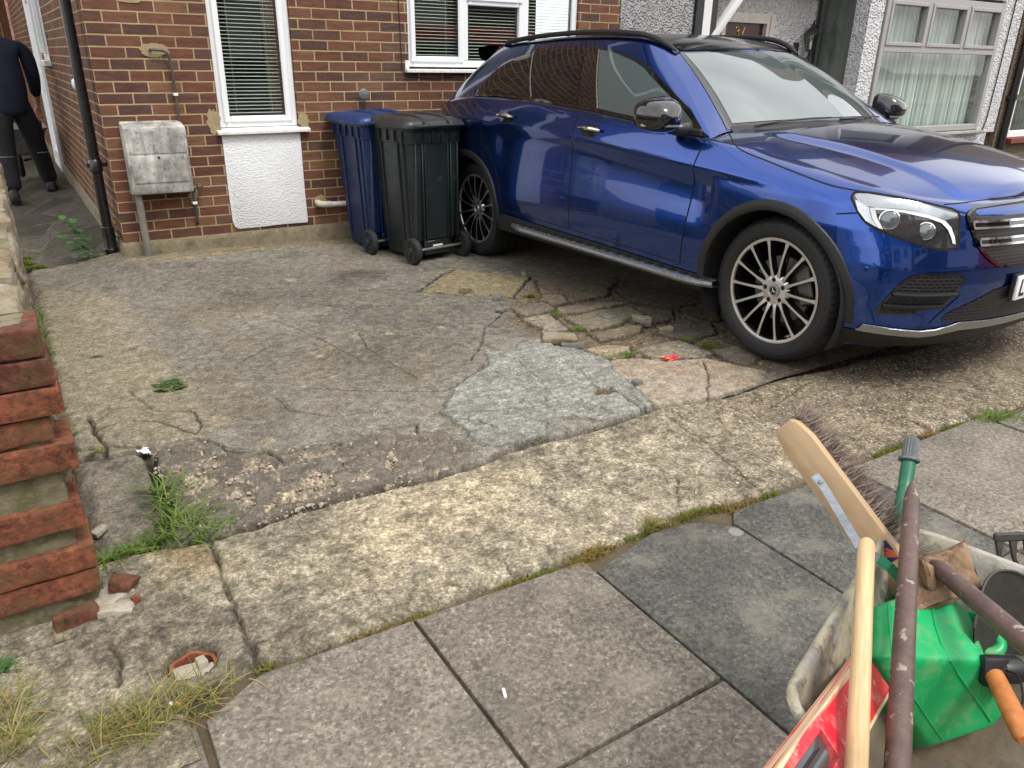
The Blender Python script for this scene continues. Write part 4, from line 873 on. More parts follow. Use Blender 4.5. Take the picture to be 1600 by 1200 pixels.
BV = BVHTree.FromPolygons([Vector(p) for p in full.v], full.f)
def hit(o, d, off):
    loc, nrm, idx, dist = BV.ray_cast(Vector(o), Vector(d).normalized(), 30)
    if loc is None: return None
    if nrm.dot(Vector(d)) > 0: nrm = -nrm
    return loc+nrm*off
def m_side(s):         # (x, z) seen from the side; s = -1 right side, +1 left
    return lambda a, off: hit((a[0], s*3, a[1]), (0, -s, 0), off)
def m_front(): return lambda a, off: hit((5, a[0], a[1]), (-1, 0, 0), off)
def m_top(): return lambda a, off: hit((a[0], a[1], 4), (0, 0, -1), off)
CI = CARM.inverted(); CORG = CI @ Vector(CAM)
def m_view():          # where the line of sight of a photograph pixel (in hundreds) meets the bodywork
    def f(a, off):
        d = RC.T @ np.array([(a[0]*100-800)/FPX, -(a[1]*100-600)/FPX, 1]); d = CI.to_3x3() @ Vector(d); return hit(CORG, d, off)
    return f
def panel(poly, mp, off, step=.05, thick=0., both=False, lift=None):
    """a sheet lying on the bodywork: polygon in the map's plane, cut fine, every point laid on the surface"""
    bm = bmesh.new(); f = bm.faces.new([bm.verts.new((p[0], p[1], 0)) for p in poly])
    for ax in (0, 1):
        lo = min(p[ax] for p in poly); hi = max(p[ax] for p in poly); k = math.ceil(lo/step)
        while k*step < hi:
            no = (1, 0, 0) if ax == 0 else (0, 1, 0); co = (k*step, 0, 0) if ax == 0 else (0, k*step, 0)
            bmesh.ops.bisect_plane(bm, geom=bm.verts[:]+bm.edges[:]+bm.faces[:], plane_co=co, plane_no=no); k += 1
    bmesh.ops.triangulate(bm, faces=[f for f in bm.faces if len(f.verts) > 4])
    bad = []
    for v in bm.verts:
        p = mp((v.co.x, v.co.y), off+(lift(v.co) if lift else 0))
        if p is None: bad.append(v)
        else: v.co = p
    bmesh.ops.delete(bm, geom=bad, context='VERTS')
    if thick:
        r = bmesh.ops.solidify(bm, geom=bm.faces[:], thickness=thick)
    m = MB(); m.bm(bm)
    if both: m.add([(p[0], -p[1], p[2]) for p in m.v], [q[::-1] for q in m.f])
    return m
def flipy(m):
    r = MB(); r.v = [(p[0], -p[1], p[2]) for p in m.v]; r.f = [q[::-1] for q in m.f]; r.mi = m.mi[:]; return r
def ribbon(pts, mp, w, off, both=True, n=5):
    """thin strip along a line on the bodywork"""
    P = [Vector((p[0], p[1], 0)) for p in pts]; P = smooth_path(P, n) if n > 1 else P; L = []; R = []
    Q = [mp((p.x, p.y), off) for p in P]
    keep = [q for q in Q if q is not None]; m = MB()
    rows = []
    for i, q in enumerate(keep):
        t = (keep[min(i+1, len(keep)-1)]-keep[max(i-1, 0)]).normalized(); loc, nrm, _, _ = BV.find_nearest(q); sd_ = t.cross(nrm).normalized()*w/2
        rows.append([q+sd_, q-sd_])
    m.grid(rows)
    if both: m.add([(p[0], -p[1], p[2]) for p in m.v], [q[::-1] for q in m.f])
    return m
# body with the wheel arches cut out
bm = bmesh.new()
bod = MB(); mirror_grid(bod, HALF); mirror_grid(bod, HOOD); mirror_grid(bod, GH); mirror_grid(bod, ROOF)
bm_v = [bm.verts.new(p) for p in bod.v]
for q in bod.f:
    try: bm.faces.new([bm_v[i] for i in q])
    except ValueError: pass
bmesh.ops.remove_doubles(bm, verts=bm.verts[:], dist=.0008)
AR = .415; AC = [(1.455, .372), (-1.425, .372)]
for cx, cz in AC:
    N_ = 36
    for k in range(N_):
        a = 2*math.pi*(k+.5)/N_
        if math.sin(a) < -.75: continue
        g = [f for f in bm.faces if abs(f.calc_center_median().x-cx) < .56 and f.calc_center_median().z < .9 and abs(f.calc_center_median().y) > .5]
        ge = list({e for f in g for e in f.edges}); gv = list({v for f in g for v in f.verts})
        bmesh.ops.bisect_plane(bm, geom=g+ge+gv, plane_co=(cx+AR*math.cos(a), 0, cz+AR*math.sin(a)), plane_no=(math.cos(a), 0, math.sin(a)))
    dl = [f for f in bm.faces if abs(f.calc_center_median().y) > .5 and math.hypot(f.calc_center_median().x-cx, f.calc_center_median().z-cz) < AR*.999]
    bmesh.ops.delete(bm, geom=dl, context='FACES')
bmesh.ops.recalc_face_normals(bm, faces=bm.faces[:])
m = MB(); m.bm(bm); m.build('body', PAINT, car, smooth=60)
# floor and wheel wells
m = MB(); m.b2(-2.0, 1.85, -.6, .6, .21, .24); m.b2(-.98, 1.0, -.86, .86, .28, .30)
for cx, cz in AC:
    for s in (-1, 1):
        P = [[(cx+AR*1.01*math.cos(a), s*y, cz+AR*1.01*math.sin(a)) for y in (.925, .8, .6, .45)] for a in [math.pi*(-.15+1.3*i/28) for i in range(29)]]; m.grid(P)
        m.add([(cx, s*.45, cz)]+[P[i][3] for i in range(29)], [(0, i+1, i+2) for i in range(28)])
m.build('underbody', BLK, car)
# black cladding: arch lips, sills
for k, (cx, cz) in enumerate(AC):
    for s in (-1, 1):
        P = []
        a0, a1 = (-.1, math.pi+.02) if k == 0 else (-.02, math.pi+.1)
        for i in range(41):
            a = a0+(a1-a0)*i/40; row = []
            for r, off in ((AR-.012, -.03), (AR-.012, .006), (AR-.006, .011), (AR+.014, .012), (AR+.034, .009), (AR+.039, .0)):
                q = m_side(s)((cx+r*math.cos(a), max(.21, cz+r*math.sin(a))), off)
                if q is not None: q = Vector((q.x, q.y+(0 if off > -.02 else -s*.0), q.z)); row.append(q)
            if len(row) == 6: P.append(row)
        m = MB(); m.grid(P); m.build('arch_trim', CLAD, car, smooth=50)
for s in (-1, 1):
    m = panel([(-1.04, .288), (1.02, .288), (1.075, .33), (1.07, .375), (.9, .375), (-.5, .402), (-.9, .415), (-1.04, .36)], m_side(s), .008, .06); m.build('sill_cladding', CLAD, car)
    st = MB()
    P = []
    for i in range(25):
        x = -.82+1.93*i/24; e = min(1, (i+.4)/2.5, (24.4-i)/2.5); y1 = .89+.075*math.sin(min(1, e)*math.pi/2); z1 = .352+.012*(1-i/24)
        P.append([(x, s*.86, z1-.035), (x, s*y1, z1-.035), (x, s*(y1+.012), z1-.02), (x, s*(y1+.01), z1-.004), (x, s*y1, z1), (x, s*.87, z1+.003)])
    st.grid(P); st = st.build('side_step', SILV, car)
    sb = MB()
    for i in range(19):
        for j in range(2): x = -.70+.092*i+.046*j; sb.box((x, s*(.915+.022*j), .357+.012*(1-(x+.82)/1.93)), (.05, .013, .006), bev=.002)
    sb.build('grip_stud', CLAD, st, kind='stuff')
# doors, their windows and handles
DLO = [(-1.405, 1.198), (-1.1, 1.212), (-.685, 1.197), (-.135, 1.166), (.52, 1.107), (.905, 1.070), (.82, 1.128), (.69, 1.202), (.54, 1.272), (.345, 1.364), (.25, 1.412), (.13, 1.453), (-.05, 1.494), (-.335, 1.521), (-.6, 1.525), (-.95, 1.519), (-1.07, 1.502), (-1.265, 1.42), (-1.37, 1.31), (-1.41, 1.222)]
D_FRONT = [(-.135, 1.155), (.52, 1.094), (.93, 1.056), (.908, .935), (.885, .6), (.868, .41), (-.12, .432), (-.136, .60), (-.142, .85), (-.143, 1.0), (-.115, 1.1)]
D_REAR = [(-1.10, 1.200), (-.685, 1.184), (-.145, 1.152), (-.125, 1.10), (-.152, 1.0), (-.151, .85), (-.146, .6), (-.13, .433), (-.83, .447), (-.92, .47), (-.965, .62), (-1.02, .74), (-1.1, .84), (-1.19, .90), (-1.192, 1.0), (-1.165, 1.07), (-1.11, 1.14)]
W_FRONT = [(.012, 1.168), (.52, 1.122), (.80, 1.098), (.775, 1.13), (.655, 1.196), (.51, 1.262), (.325, 1.348), (.235, 1.394), (.12, 1.434), (-.05, 1.475), (-.16, 1.493), (-.228, 1.500)]
W_REAR = [(-.690, 1.212), (-.2, 1.184), (-.24, 1.25), (-.372, 1.503), (-.6, 1.510), (-.935, 1.504)]
W_QTR = [(-1.375, 1.214), (-1.1, 1.226), (-.705, 1.213), (-.955, 1.501), (-1.05, 1.487), (-1.25, 1.405), (-1.355, 1.30)]
def dense(P, d):
    out = []
    for a, b in zip(P[:-1], P[1:]):
        k = max(1, int(math.hypot(b[0]-a[0], b[1]-a[1])/d)); out += [(a[0]+(b[0]-a[0])*i/k, a[1]+(b[1]-a[1])*i/k) for i in range(k)]
    return out+[P[-1]]
GAP = plain('panel_gap', (.002, .002, .002, 1), .9, var=0)
for s in (-1, 1):
    sm = m_side(s)
    for poly, win, hx, hz, gm in ((D_FRONT, W_FRONT, .03, 1.052, GFRONT), (D_REAR, W_REAR, -.885, 1.083, GDARK)):
        m = MB(); rr = [(p[0], p[1]) for p in poly]; m = ribbon(dense(rr+rr[:1], .04), sm, .013, .0012, both=False, n=1); m.build('door_gap', GAP, car)
        dmb = panel(poly, sm, .0028, .04); dr_ = dmb.build('door', PAINT, car, smooth=60)
        m = panel(win, sm, .0062, .05); m.build('window', gm, dr_)
        p0 = sm((hx, hz), 0); hm = MB()
        P = []
        for i in range(11):
            u = i/10; x = hx-.105+.21*u; q = sm((x, hz-.004*u), .012+.028*math.sin(math.pi*min(max(u, .06), .94))**.6); w_ = .013*(1-.5*abs(2*u-1)**3)
            P.append([q+Vector((0, -s*.012, -w_*1.0)), q+Vector((0, 0, -w_*.7)), q+Vector((0, s*.004, 0)), q+Vector((0, 0, w_*.7)), q+Vector((0, -s*.012, w_))])
        hm.grid(P); hm.build('door_handle', CHROME, dr_)
        m = panel([(hx+.085*math.cos(a), hz-.006+.036*math.sin(a)) for a in [2*math.pi*i/18 for i in range(18)]], sm, .0038, .05); m.build('handle_recess', GLBLK, dr_)
    m = panel(DLO, sm, .0036, .05); m.build('window_surround', GLBLK, car)
    m = panel(W_QTR, sm, .0062, .05); m.build('quarter_window', GDARK, car)
    m = ribbon([DLO[0], DLO[1], DLO[2], DLO[3], DLO[4], DLO[5]], sm, .016, .0085, both=False); m.build('belt_strip', GLBLK, car)
    m = ribbon([(-.698, 1.212), (-.83, 1.362), (-.946, 1.502)], sm, .012, .0085, both=False); m.build('pillar_strip', SILV, car)
    m = ribbon([(.003, 1.17), (-.125, 1.345), (-.238, 1.502)], sm, .01, .0085, both=False); m.build('pillar_strip', SILV, car)
# screens and roof panel
def sub(i0, i1, q0, q1, off, n=8, ins=0):
    P = []
    for i in range(i0, i1+1):
        row = []
        for k in range(n+1):
            q = q0+(q1-q0)*k/n; p = gh_pt(i, q); row.append(p+Vector((.55, 0, .83))*off if i > 20 else p+Vector((-.7, 0, .7))*off)
        P.append(row)
    return P
nB = len(B)
m = MB(); P = sub(80, nB-1, .012, .985, .003); mirror_grid(m, P); m.build('windscreen_border', GLBLK, car, smooth=60)
m = MB(); P = sub(83, nB-1, .06, .958, .0055); mirror_grid(m, P); m.build('windscreen', GSCREEN, car, smooth=60)
m = MB(); P = sub(0, 11, .12, .93, .004); mirror_grid(m, P); m.build('rear_window', GDARK, car, smooth=60)
m = MB(); P = [[Vector(p)+Vector((0, 0, .004)) for p in r[1:]] for r in ROOF[22:]]; mirror_grid(m, P); m.build('roof_panel', ROOFB, car, smooth=60)
for s in (-1, 1):
    rl = cat([(-1.47, s*.552, 1.553), (-1.38, s*.566, 1.576), (-.97, s*.584, 1.603), (-.45, s*.590, 1.612), (0, s*.582, 1.594), (.205, s*.566, 1.553), (.325, s*.542, 1.494)], 30)
    m = MB(); m.tube(rl, [.008]+[.0165]*28+[.008], 10, sx=1.); m.build('roof_rail', CLAD, car)
m = MB(); P = []
for i in range(13):
    u = i/12; y = -.53+1.06*u; e = 1-abs(2*u-1)**4; P.append([(-1.70, y, 1.558), (-1.88-.05*e, y, 1.552+.012*e), (-1.90-.05*e, y, 1.530+.012*e), (-1.875-.03*e, y, 1.465), (-1.76, y, 1.45)])
m.grid(P); m.build('roof_spoiler', GLBLK, car)
# wipers, cowl
m = MB()
m.tube([m_top()(p, .016) for p in ((1.13, -.06), (1.11, .15), (1.06, .33), (.99, .50))], .005, 6); m.build('wiper', CLAD, car)
m = MB(); m.tube([m_top()(p, .016) for p in ((.97, -.56), (1.03, -.42), (1.08, -.26), (1.105, -.12))], .005, 6); m.build('wiper', CLAD, car)
m = MB(); P = sub(82, nB-1, -.03, .035, .004); mirror_grid(m, P); m.build('cowl', CLAD, car)
# mirrors
for s in (-1, 1):
    m = MB(); P = []
    # blunt housing: flat glass side at the back, rounded nose at the front, wider outboard
    for i in range(15):
        a = i/14; x = .655+.185*a; f_ = (1-max(0, (a-.12)/.88)**2.6)**.5 if a > .12 else .93+.07*a/.12
        f_ = max(.05, f_); row = []
        for k in range(20):
            t_ = 2*math.pi*k/20; c_, s_ = math.cos(t_), math.sin(t_); c_ = math.copysign(abs(c_)**.62, c_); s_ = math.copysign(abs(s_)**.7, s_)
            hz_ = .088*f_*(1.-.16*c_); row.append((x-.02*c_*(1-a), s*(1.022+.108*(f_*.85+.15)*c_), 1.172+hz_*s_-.008*a))
        P.append(row)
    m.grid(P, wrap=True); m.add(P[0], [tuple(range(20))]); m.add(P[-1], [tuple(range(20))[::-1]])
    mi_ = m.build('wing_mirror', GLBLK, car, smooth=50)
    m = MB(); m.add([(P[0][k][0]-.003, s*1.022+(P[0][k][1]-s*1.022)*.9, 1.172+(P[0][k][2]-1.172)*.88) for k in range(20)], [tuple(range(20))]); m.build('mirror_glass', CHROME, mi_)
    m = MB(); m.grid([[(x+.004*(1-abs(2*j/8-1)), s*(.925+.2*j/8), z) for z in (1.128, 1.118)] for j, x in enumerate((.81, .833, .842, .842, .835, .82, .795, .76, .70))]); m.build('indicator', SILV, mi_)
    m = MB(); m.tube([(.79, s*.865, 1.098), (.77, s*.92, 1.098), (.75, s*.985, 1.112)], [.04, .032, .03], 10, sx=.6); m.b2(.70, .895, s*.868-.012, s*.868+.012, 1.065, 1.108, .01); m.build('mirror_arm', CLAD, mi_)
# headlights: outlines measured on the photograph, laid on the wing
def z8(*l): return [((1320+a/4.614)/100, (280+b/4.614)/100) for a, b in l]
MV = m_view()
HL = z8((48, 135), (60, 108), (85, 94), (165, 96), (300, 117), (500, 152), (660, 190), (815, 237), (822, 350), (822, 470), (795, 494), (740, 508), (690, 508), (560, 478), (400, 428), (250, 368), (150, 310), (90, 225))
DRL1 = z8((70, 120), (90, 108), (165, 110), (500, 166), (700, 222), (806, 250), (806, 268), (720, 300), (600, 262), (430, 222), (200, 200), (110, 190))
DRL2 = z8((180, 205), (215, 205), (232, 280), (275, 362), (240, 352), (195, 280))
DRL3 = z8((600, 262), (660, 280), (720, 305), (760, 350), (785, 420), (790, 470), (770, 465), (758, 420), (735, 365), (690, 318), (600, 285), (430, 245), (300, 225), (215, 222), (215, 203), (430, 225))
LENSW = plain('lamp_white', (.72, .74, .76, 1), .08, .0, var=.03, Coat_Weight=1.)
LENSG = plain('lamp_chrome', (.55, .57, .6, 1), .12, .9, var=.3, scale=120)
LENSD = plain('lamp_silver', (.30, .32, .34, 1), .16, .5, var=.2, scale=90, Coat_Weight=1.)
CLEAR = plain('lamp_dark', (.035, .037, .04, 1), .06, .3, var=.5, scale=70, Coat_Weight=1., Coat_Roughness=.02)
for s in (1, -1):
    F = (lambda m: m) if s == 1 else flipy
    h = F(panel(HL, MV, .002, .12)).build('headlight', CLEAR, car, smooth=60)
    F(panel(DRL1, MV, .005, .12)).build('light_guide', LENSD, h); F(panel(DRL3, MV, .0075, .12)).build('light_guide', LENSW, h); F(panel(DRL2, MV, .006, .1)).build('light_guide', LENSW, h)
    F(panel(z8((75, 150), (175, 205), (190, 280), (235, 350), (150, 300), (95, 225)), MV, .005, .1)).build('side_reflector', LENSG, h)
    for (a, b), r in (((320, 292), .038), ((580, 375), .034)):
        p = MV(z8((a, b))[0], .004); q = (CORG-p).normalized(); Mx = along(p, p+q)
        m = MB(); m.lathe([(r*1.15, -.004), (r*1.12, .004), (r, .006), (r*.95, .004)], 24, Mx); m = F(m); m.build('lens_ring', CHROME, h)
        m = MB(); m.lathe([(r*.93*math.sin(t_), .002+.009*math.cos(t_)) for t_ in [math.pi/2*(1-i/6) for i in range(7)]], 24, Mx); m = F(m); m.build('projector_lens', carglass('lens_glass', (.08, .09, .10, 1)), h)
    bd = HL+HL[:1]
    b_ = ribbon(bd, MV, .010, .0035, both=False, n=3); F(b_).build('lamp_seal', GAP, h)
# shut lines of the bonnet, wing and bumper
lines = [[(11.30, 1.93), (11.355, 1.99), (11.42, 2.14), (11.56, 2.33), (12.0, 2.52), (12.5, 2.72), (13.0, 2.90), (13.55, 3.005), (13.9, 3.07)], z8((165, 92), (500, 148), (815, 232), (965, 262)), z8((-60, 250), (20, 247), (90, 243))]
for l in lines: ribbon(l, MV, .007, .0014, both=True, n=6).build('shut_line', GAP, car)
ribbon([(-.6, .862), (-.3, .868), (0, .87), (.3, .868), (.6, .862)], m_front(), .006, .0015, both=False).build('shut_line', GAP, car)
# grille
MF = m_front()
def mesh_mat(name, sc):
    t = NT(name); v = t.co(); b = t.n('TexBrick', {'offset': .5}, Vector=t.n('Mapping', Vector=v, Rotation=(0, rad(90), rad(90)), Scale=(sc, sc, sc)).outputs[0], Color1=(0, 0, 0, 1), Color2=(0, 0, 0, 1), Mortar=(1, 1, 1, 1), Scale=1., Mortar_Size=.12, Brick_Width=1., Row_Height=.6)
    t.set(Base_Color=t.mix(b.outputs['Fac'], (.001, .001, .001, 1), (.02, .02, .022, 1)), Roughness=.4); t.bump(b.outputs['Fac'], 1., .01); return t.m
GMESH = mesh_mat('grille_mesh', 40)
GR = [(-.47, .846), (-.25, .853), (0, .856), (.25, .853), (.47, .846), (.515, .825), (.52, .79), (.48, .69), (.42, .63), (.35, .598), (.2, .585), (0, .582), (-.2, .585), (-.35, .598), (-.42, .63), (-.48, .69), (-.52, .79), (-.515, .825)]
g = panel(GR, MF, .003, .05).build('grille', GMESH, car)
ribbon(GR+GR[:1], MF, .014, .006, both=False, n=3).build('grille_surround', GLBLK, g)
for s in (-1, 1):
    for z0, ya, yb in ((.775, .51, .13), (.705, .485, .13)):
        P1 = [(s*ya, z0), (s*(ya+yb)/2, z0-.002), (s*yb, z0-.006)]
        for dz in (.013, -.013): ribbon([(a, b+dz) for a, b in P1], MF, .010, .022, both=False).build('louvre', CHROME, g)
        ribbon([(s*ya, z0+.016), (s*ya+s*.003, z0), (s*ya, z0-.016)], MF, .009, .022, both=False).build('louvre_end', CHROME, g)
        ribbon(P1, MF, .02, .016, both=False).build('louvre_slot', GLBLK, g)
def star(m, c, r, X, Y, Z, th=.004, ring=True):
    fr_ = frame(c, X, Y, Z)
    for k in range(3):
        a = math.pi/2+2*math.pi*k/3; tip = (r*.93*math.cos(a), r*.93*math.sin(a)); l = (r*.13*math.cos(a+1.05), r*.13*math.sin(a+1.05)); q = (r*.13*math.cos(a-1.05), r*.13*math.sin(a-1.05))
        m.add([(0, 0, th*1.4), (l[0], l[1], .0), (tip[0], tip[1], .001), (q[0], q[1], 0)], [(0, 2, 1), (0, 3, 2)], fr_)
    if ring: m.lathe([(r*.9, 0), (r*.93, th), (r*1.0, th), (r*1.03, 0)], 36, fr_)
gp = MF((0, .735), .03); m = MB(); star(m, gp, .088, Vector((0, 1, 0)), Vector((0, 0, 1)), Vector((1, 0, 0)), .008); m.build('star_emblem', CHROME, g)
# bumper: side intake with fins, lower intake, silver lip
inta = z8((225, 968), (262, 905), (300, 862), (370, 790), (430, 735), (500, 702), (560, 690), (700, 688), (850, 690), (845, 740), (800, 800), (760, 850), (690, 915), (610, 930), (540, 945), (440, 975), (320, 968))
for s in (1, -1):
    F = (lambda m: m) if s == 1 else flipy
    it = F(panel(inta, MV, .003, .12)).build('side_intake', GMESH, car)
    for l, w_ in ((z8((340, 822), (500, 832), (650, 830), (800, 822)), .016), (z8((265, 902), (450, 912), (600, 912), (705, 908)), .014)):
        P = smooth_path([Vector((a, b, 0)) for a, b in l], 5); mm = MB(); rows = []
        for p in P:
            q = MV((p.x, p.y), .012); rows.append([q+Vector((0, 0, .007)), q+Vector((.012, -.010, .002)), q+Vector((.01, -.008, -.007)), q+Vector((-.03, .02, -.009)), q+Vector((-.03, .02, .005))])
        mm.grid(rows, wrap=True); F(mm).build('intake_fin', CLAD, it)
    F(ribbon(inta+inta[:1], MV, .012, .004, both=False, n=3)).build('intake_rim', GLBLK, it)
    F(panel(z8((615, 1045), (700, 985), (760, 920), (840, 840), (810, 800), (905, 700), (870, 690), (860, 760), (835, 830), (720, 930), (600, 1040)), MV, .004, .1)).build('bumper_blade', PAINT, car)
low = [(-.60, .385), (-.5, .43), (-.36, .49), (-.25, .505), (0, .505), (.25, .505), (.36, .49), (.5, .43), (.6, .385), (.58, .355), (0, .345), (-.58, .355)]
panel(low, MF, .003, .05).build('lower_intake', GMESH, car)
lip = [(-.84, .335), (-.66, .318), (-.60, .325), (-.5, .352), (-.3, .345), (0, .342), (.3, .345), (.5, .352), (.6, .325), (.66, .318), (.84, .335), (.84, .302), (.64, .282), (.58, .288), (.48, .316), (.3, .312), (0, .31), (-.3, .312), (-.48, .316), (-.58, .288), (-.64, .282), (-.84, .302)]
panel(lip, MF, .006, .04, .006).build('bumper_lip', SILV, car)
panel([(-.86, .298), (-.6, .284), (-.48, .31), (0, .305), (.48, .31), (.6, .284), (.86, .298), (.84, .215), (-.84, .215)], MF, .0045, .05).build('lower_valance', CLAD, car)
p = MV(z8((152, 648))[0], .001); m = MB(); m.lathe([(.001, .004), (.009, .004), (.011, .001)], 16, along(p, p+Vector((.5, -.8, 0)))); m.build('parking_sensor', PAINT, car)
# number plate (only its first characters can be read)
pl = MB(); pl.box((2.290, 0, .492), (.012, .52, .111), bev=.003); pl = pl.build('number_plate', plain('plate_white', (.80, .81, .82, 1), .35, var=.02), car)
m = MB(); m.b2(2.27, 2.285, -.27, .27, .43, .554); m.build('plate_holder', CLAD, pl)
PB = plain('plate_black', (.01, .01, .01, 1), .5, var=0)
PFr = frame((2.2962, 0, .492), (0, 1, 0), (0, 0, 1), (1, 0, 0))
m = MB(); m.prism([(-.235, .0395), (-.221, .0395), (-.221, -.0255), (-.19, -.0255), (-.19, -.0395), (-.235, -.0395)][::-1], 0, .0012, PFr)
m.prism([(-.175, .0395), (-.125, .0395), (-.125, .028), (-.150, -.0395), (-.165, -.0395), (-.141, .0255), (-.175, .0255)][::-1], 0, .0012, PFr); m.build('plate_lettering', PB, pl, smooth=0)
# tail lamps
for s in (-1, 1):
    panel([(-2.30, 1.02), (-1.98, 1.095), (-1.93, 1.115), (-2.0, 1.15), (-2.30, 1.10)], m_side(s), .004, .05).build('tail_light', plain('tail_red', (.35, .008, .008, 1), .1, var=.1, Coat_Weight=1.), car)
# ---- wheels
def tyre_mat():
    t = NT('tyre_rubber'); t.set(Base_Color=t.mix(t.noise(30, 4), (.007, .007, .008, 1), (.016, .016, .017, 1)), Roughness=.66); t.bump(t.noise(300, 3), .4, .001); return t.m
TYRE = tyre_mat(); RIMB = plain('rim_black', (.008, .008, .009, 1), .15, .3, var=.1, Coat_Weight=.8); RIMS = plain('rim_machined', (.66, .65, .63, 1), .36, .9, var=.02, scale=6)
DISC = plain('brake_iron', (.16, .155, .15, 1), .4, .8, var=.2, scale=30)
def make_wheel():
    """axis along +Z of the wheel frame = outwards; z = 0 is the outer rim face"""
    w_ = bpy.data.objects.new('wheel', None)
    NSEG = 240; prof = [(.262, -.045), (.264, .000), (.272, .010), (.285, .017), (.305, .021), (.325, .020), (.342, .013), (.356, -.004), (.3645, -.024), (.3675, -.045), (.3600, -.052), (.3600, -.058), (.3685, -.062), (.369, -.088), (.3605, -.092), (.3605, -.100), (.369, -.104), (.369, -.124), (.3605, -.128), (.3605, -.136), (.3685, -.140), (.3680, -.165), (.3600, -.170), (.3600, -.176), (.367, -.18), (.362, -.205), (.345, -.224), (.32, -.232), (.29, -.228), (.27, -.215), (.262, -.18)]
    V = []; F = []
    for i, (r, z) in enumerate(prof):
        for k in range(NSEG):
            a = 2*math.pi*k/NSEG; rr = r; ph = k % 4
            if .352 < r and (z > -.046 or z < -.178) and ph == 0: rr -= .006
            if .360 < r and (z < -.06 and z > -.17) and (k+int(abs(z)*180)) % 5 == 0: rr -= .0035
            V.append((rr*math.cos(a), rr*math.sin(a), z))
    F = [(i*NSEG+k, i*NSEG+(k+1) % NSEG, (i+1)*NSEG+(k+1) % NSEG, (i+1)*NSEG+k) for i in range(len(prof)-1) for k in range(NSEG)]
    ty = MB(); ty.add(V, F); ty.lathe([(.318, .0213), (.319, .0222), (.321, .0222), (.322, .0212)], 96); ty.lathe([(.288, .0178), (.289, .019), (.291, .019), (.292, .0182)], 96); ty = ty.build('tyre', TYRE, w_)
    rm = MB(); rm.lathe([(.240, -.20), (.240, -.06), (.246, -.02), (.250, -.006)], 96, mi=0)
    rm.lathe([(.249, -.008), (.252, .001), (.256, .003), (.2655, .003), (.2685, -.001), (.2685, -.02)], 96, mi=1)
    NS = 14
    for k in range(NS):
        a = 2*math.pi*(k+.25)/NS; fr_ = Matrix.Rotation(a, 4, 'Z'); rows = []
        for j, (r, z, hw, dp) in enumerate([(.060, -.016, .0125, .03), (.085, -.010, .0085, .034), (.12, -.0035, .0062, .036), (.18, .001, .0060, .036), (.225, .001, .0068, .034), (.252, .0018, .0105, .03)]):
            rows.append([(r, -hw*1.9, z-dp), (r, -hw*1.25, z-.004), (r, -hw, z), (r, hw, z), (r, hw*1.25, z-.004), (r, hw*1.9, z-dp)])
        b0 = len(rm.f); rm.grid(rows, M=fr_)
        for q in range(b0, len(rm.f)):
            rm.mi[q] = 1 if (q-b0) % 5 == 2 else 0
    # hub: machined disc with five dark bolt holes
    hb = []
    rm.lathe([(.028, -.014), (.070, -.014), (.078, -.018), (.085, -.03), (.06, -.06)], 60, mi=1)
    rm = rm.build('rim', [RIMB, RIMS], w_, smooth=40)
    m = MB()
    for k in range(5):
        a = 2*math.pi*(k+.1)/5; m.lathe([(.0, -.0132), (.0118, -.0132), (.0124, -.0145)], 18, Matrix.Translation((.056*math.cos(a), .056*math.sin(a), 0))); m.lathe([(.0, -.0118), (.006, -.0118), (.0068, -.0132)], 8, Matrix.Translation((.056*math.cos(a), .056*math.sin(a), 0)))
    m.build('bolt_hole', BLK, rm)
    m = MB(); m.lathe([(.0, -.008), (.026, -.008), (.032, -.009), (.034, -.014)], 32); cp_ = m.build('hub_cap', RIMB, w_)
    m = MB(); star(m, Vector((0, 0, -.0075)), .0235, Vector((1, 0, 0)), Vector((0, 1, 0)), Vector((0, 0, 1)), .002); m.lathe([(.026, -.0085), (.028, -.006), (.032, -.006), (.0335, -.010)], 32); m.build('star_emblem', RIMS, cp_)
    m = MB(); m.lathe([(.07, -.075), (.168, -.075), (.168, -.10), (.07, -.10)], 64, close=True); m.build('brake_disc', DISC, w_)
    m = MB(); m.b2(.105, .185, -.10, .10, -.072, -.05, .012); m.build('brake_caliper', DISC, w_)
    return w_
wh0 = make_wheel(); COL.objects.link(wh0); k = 0
for wx in (1.4365, -1.4365):
    for s in (-1, 1):
        o = wh0 if k == 0 else copy_tree(wh0); k += 1
        o.parent = car; o.empty_display_size = .1
        o.matrix_local = frame(Vector((wx+.004, s*.848, .3675)), Vector((math.cos(.35*k), 0, math.sin(.35*k))), Vector((0, 0, 1)).cross(Vector((0, 0, 1))) if False else Vector((0, s, 0)).cross(Vector((math.cos(.35*k), 0, math.sin(.35*k)))), Vector((0, s, 0)))
# ------------------------------------------------------------------ measured points
def V(u, v, d):
    """the point at depth d (along the optical axis) on the line of sight of pixel (u, v)"""
    return Vector(CAM + (RC.T @ np.array([(u-800)/FPX, -(v-600)/FPX, 1]))*d)
CR, CU, CF = (Vector(RC[i]) for i in range(3))
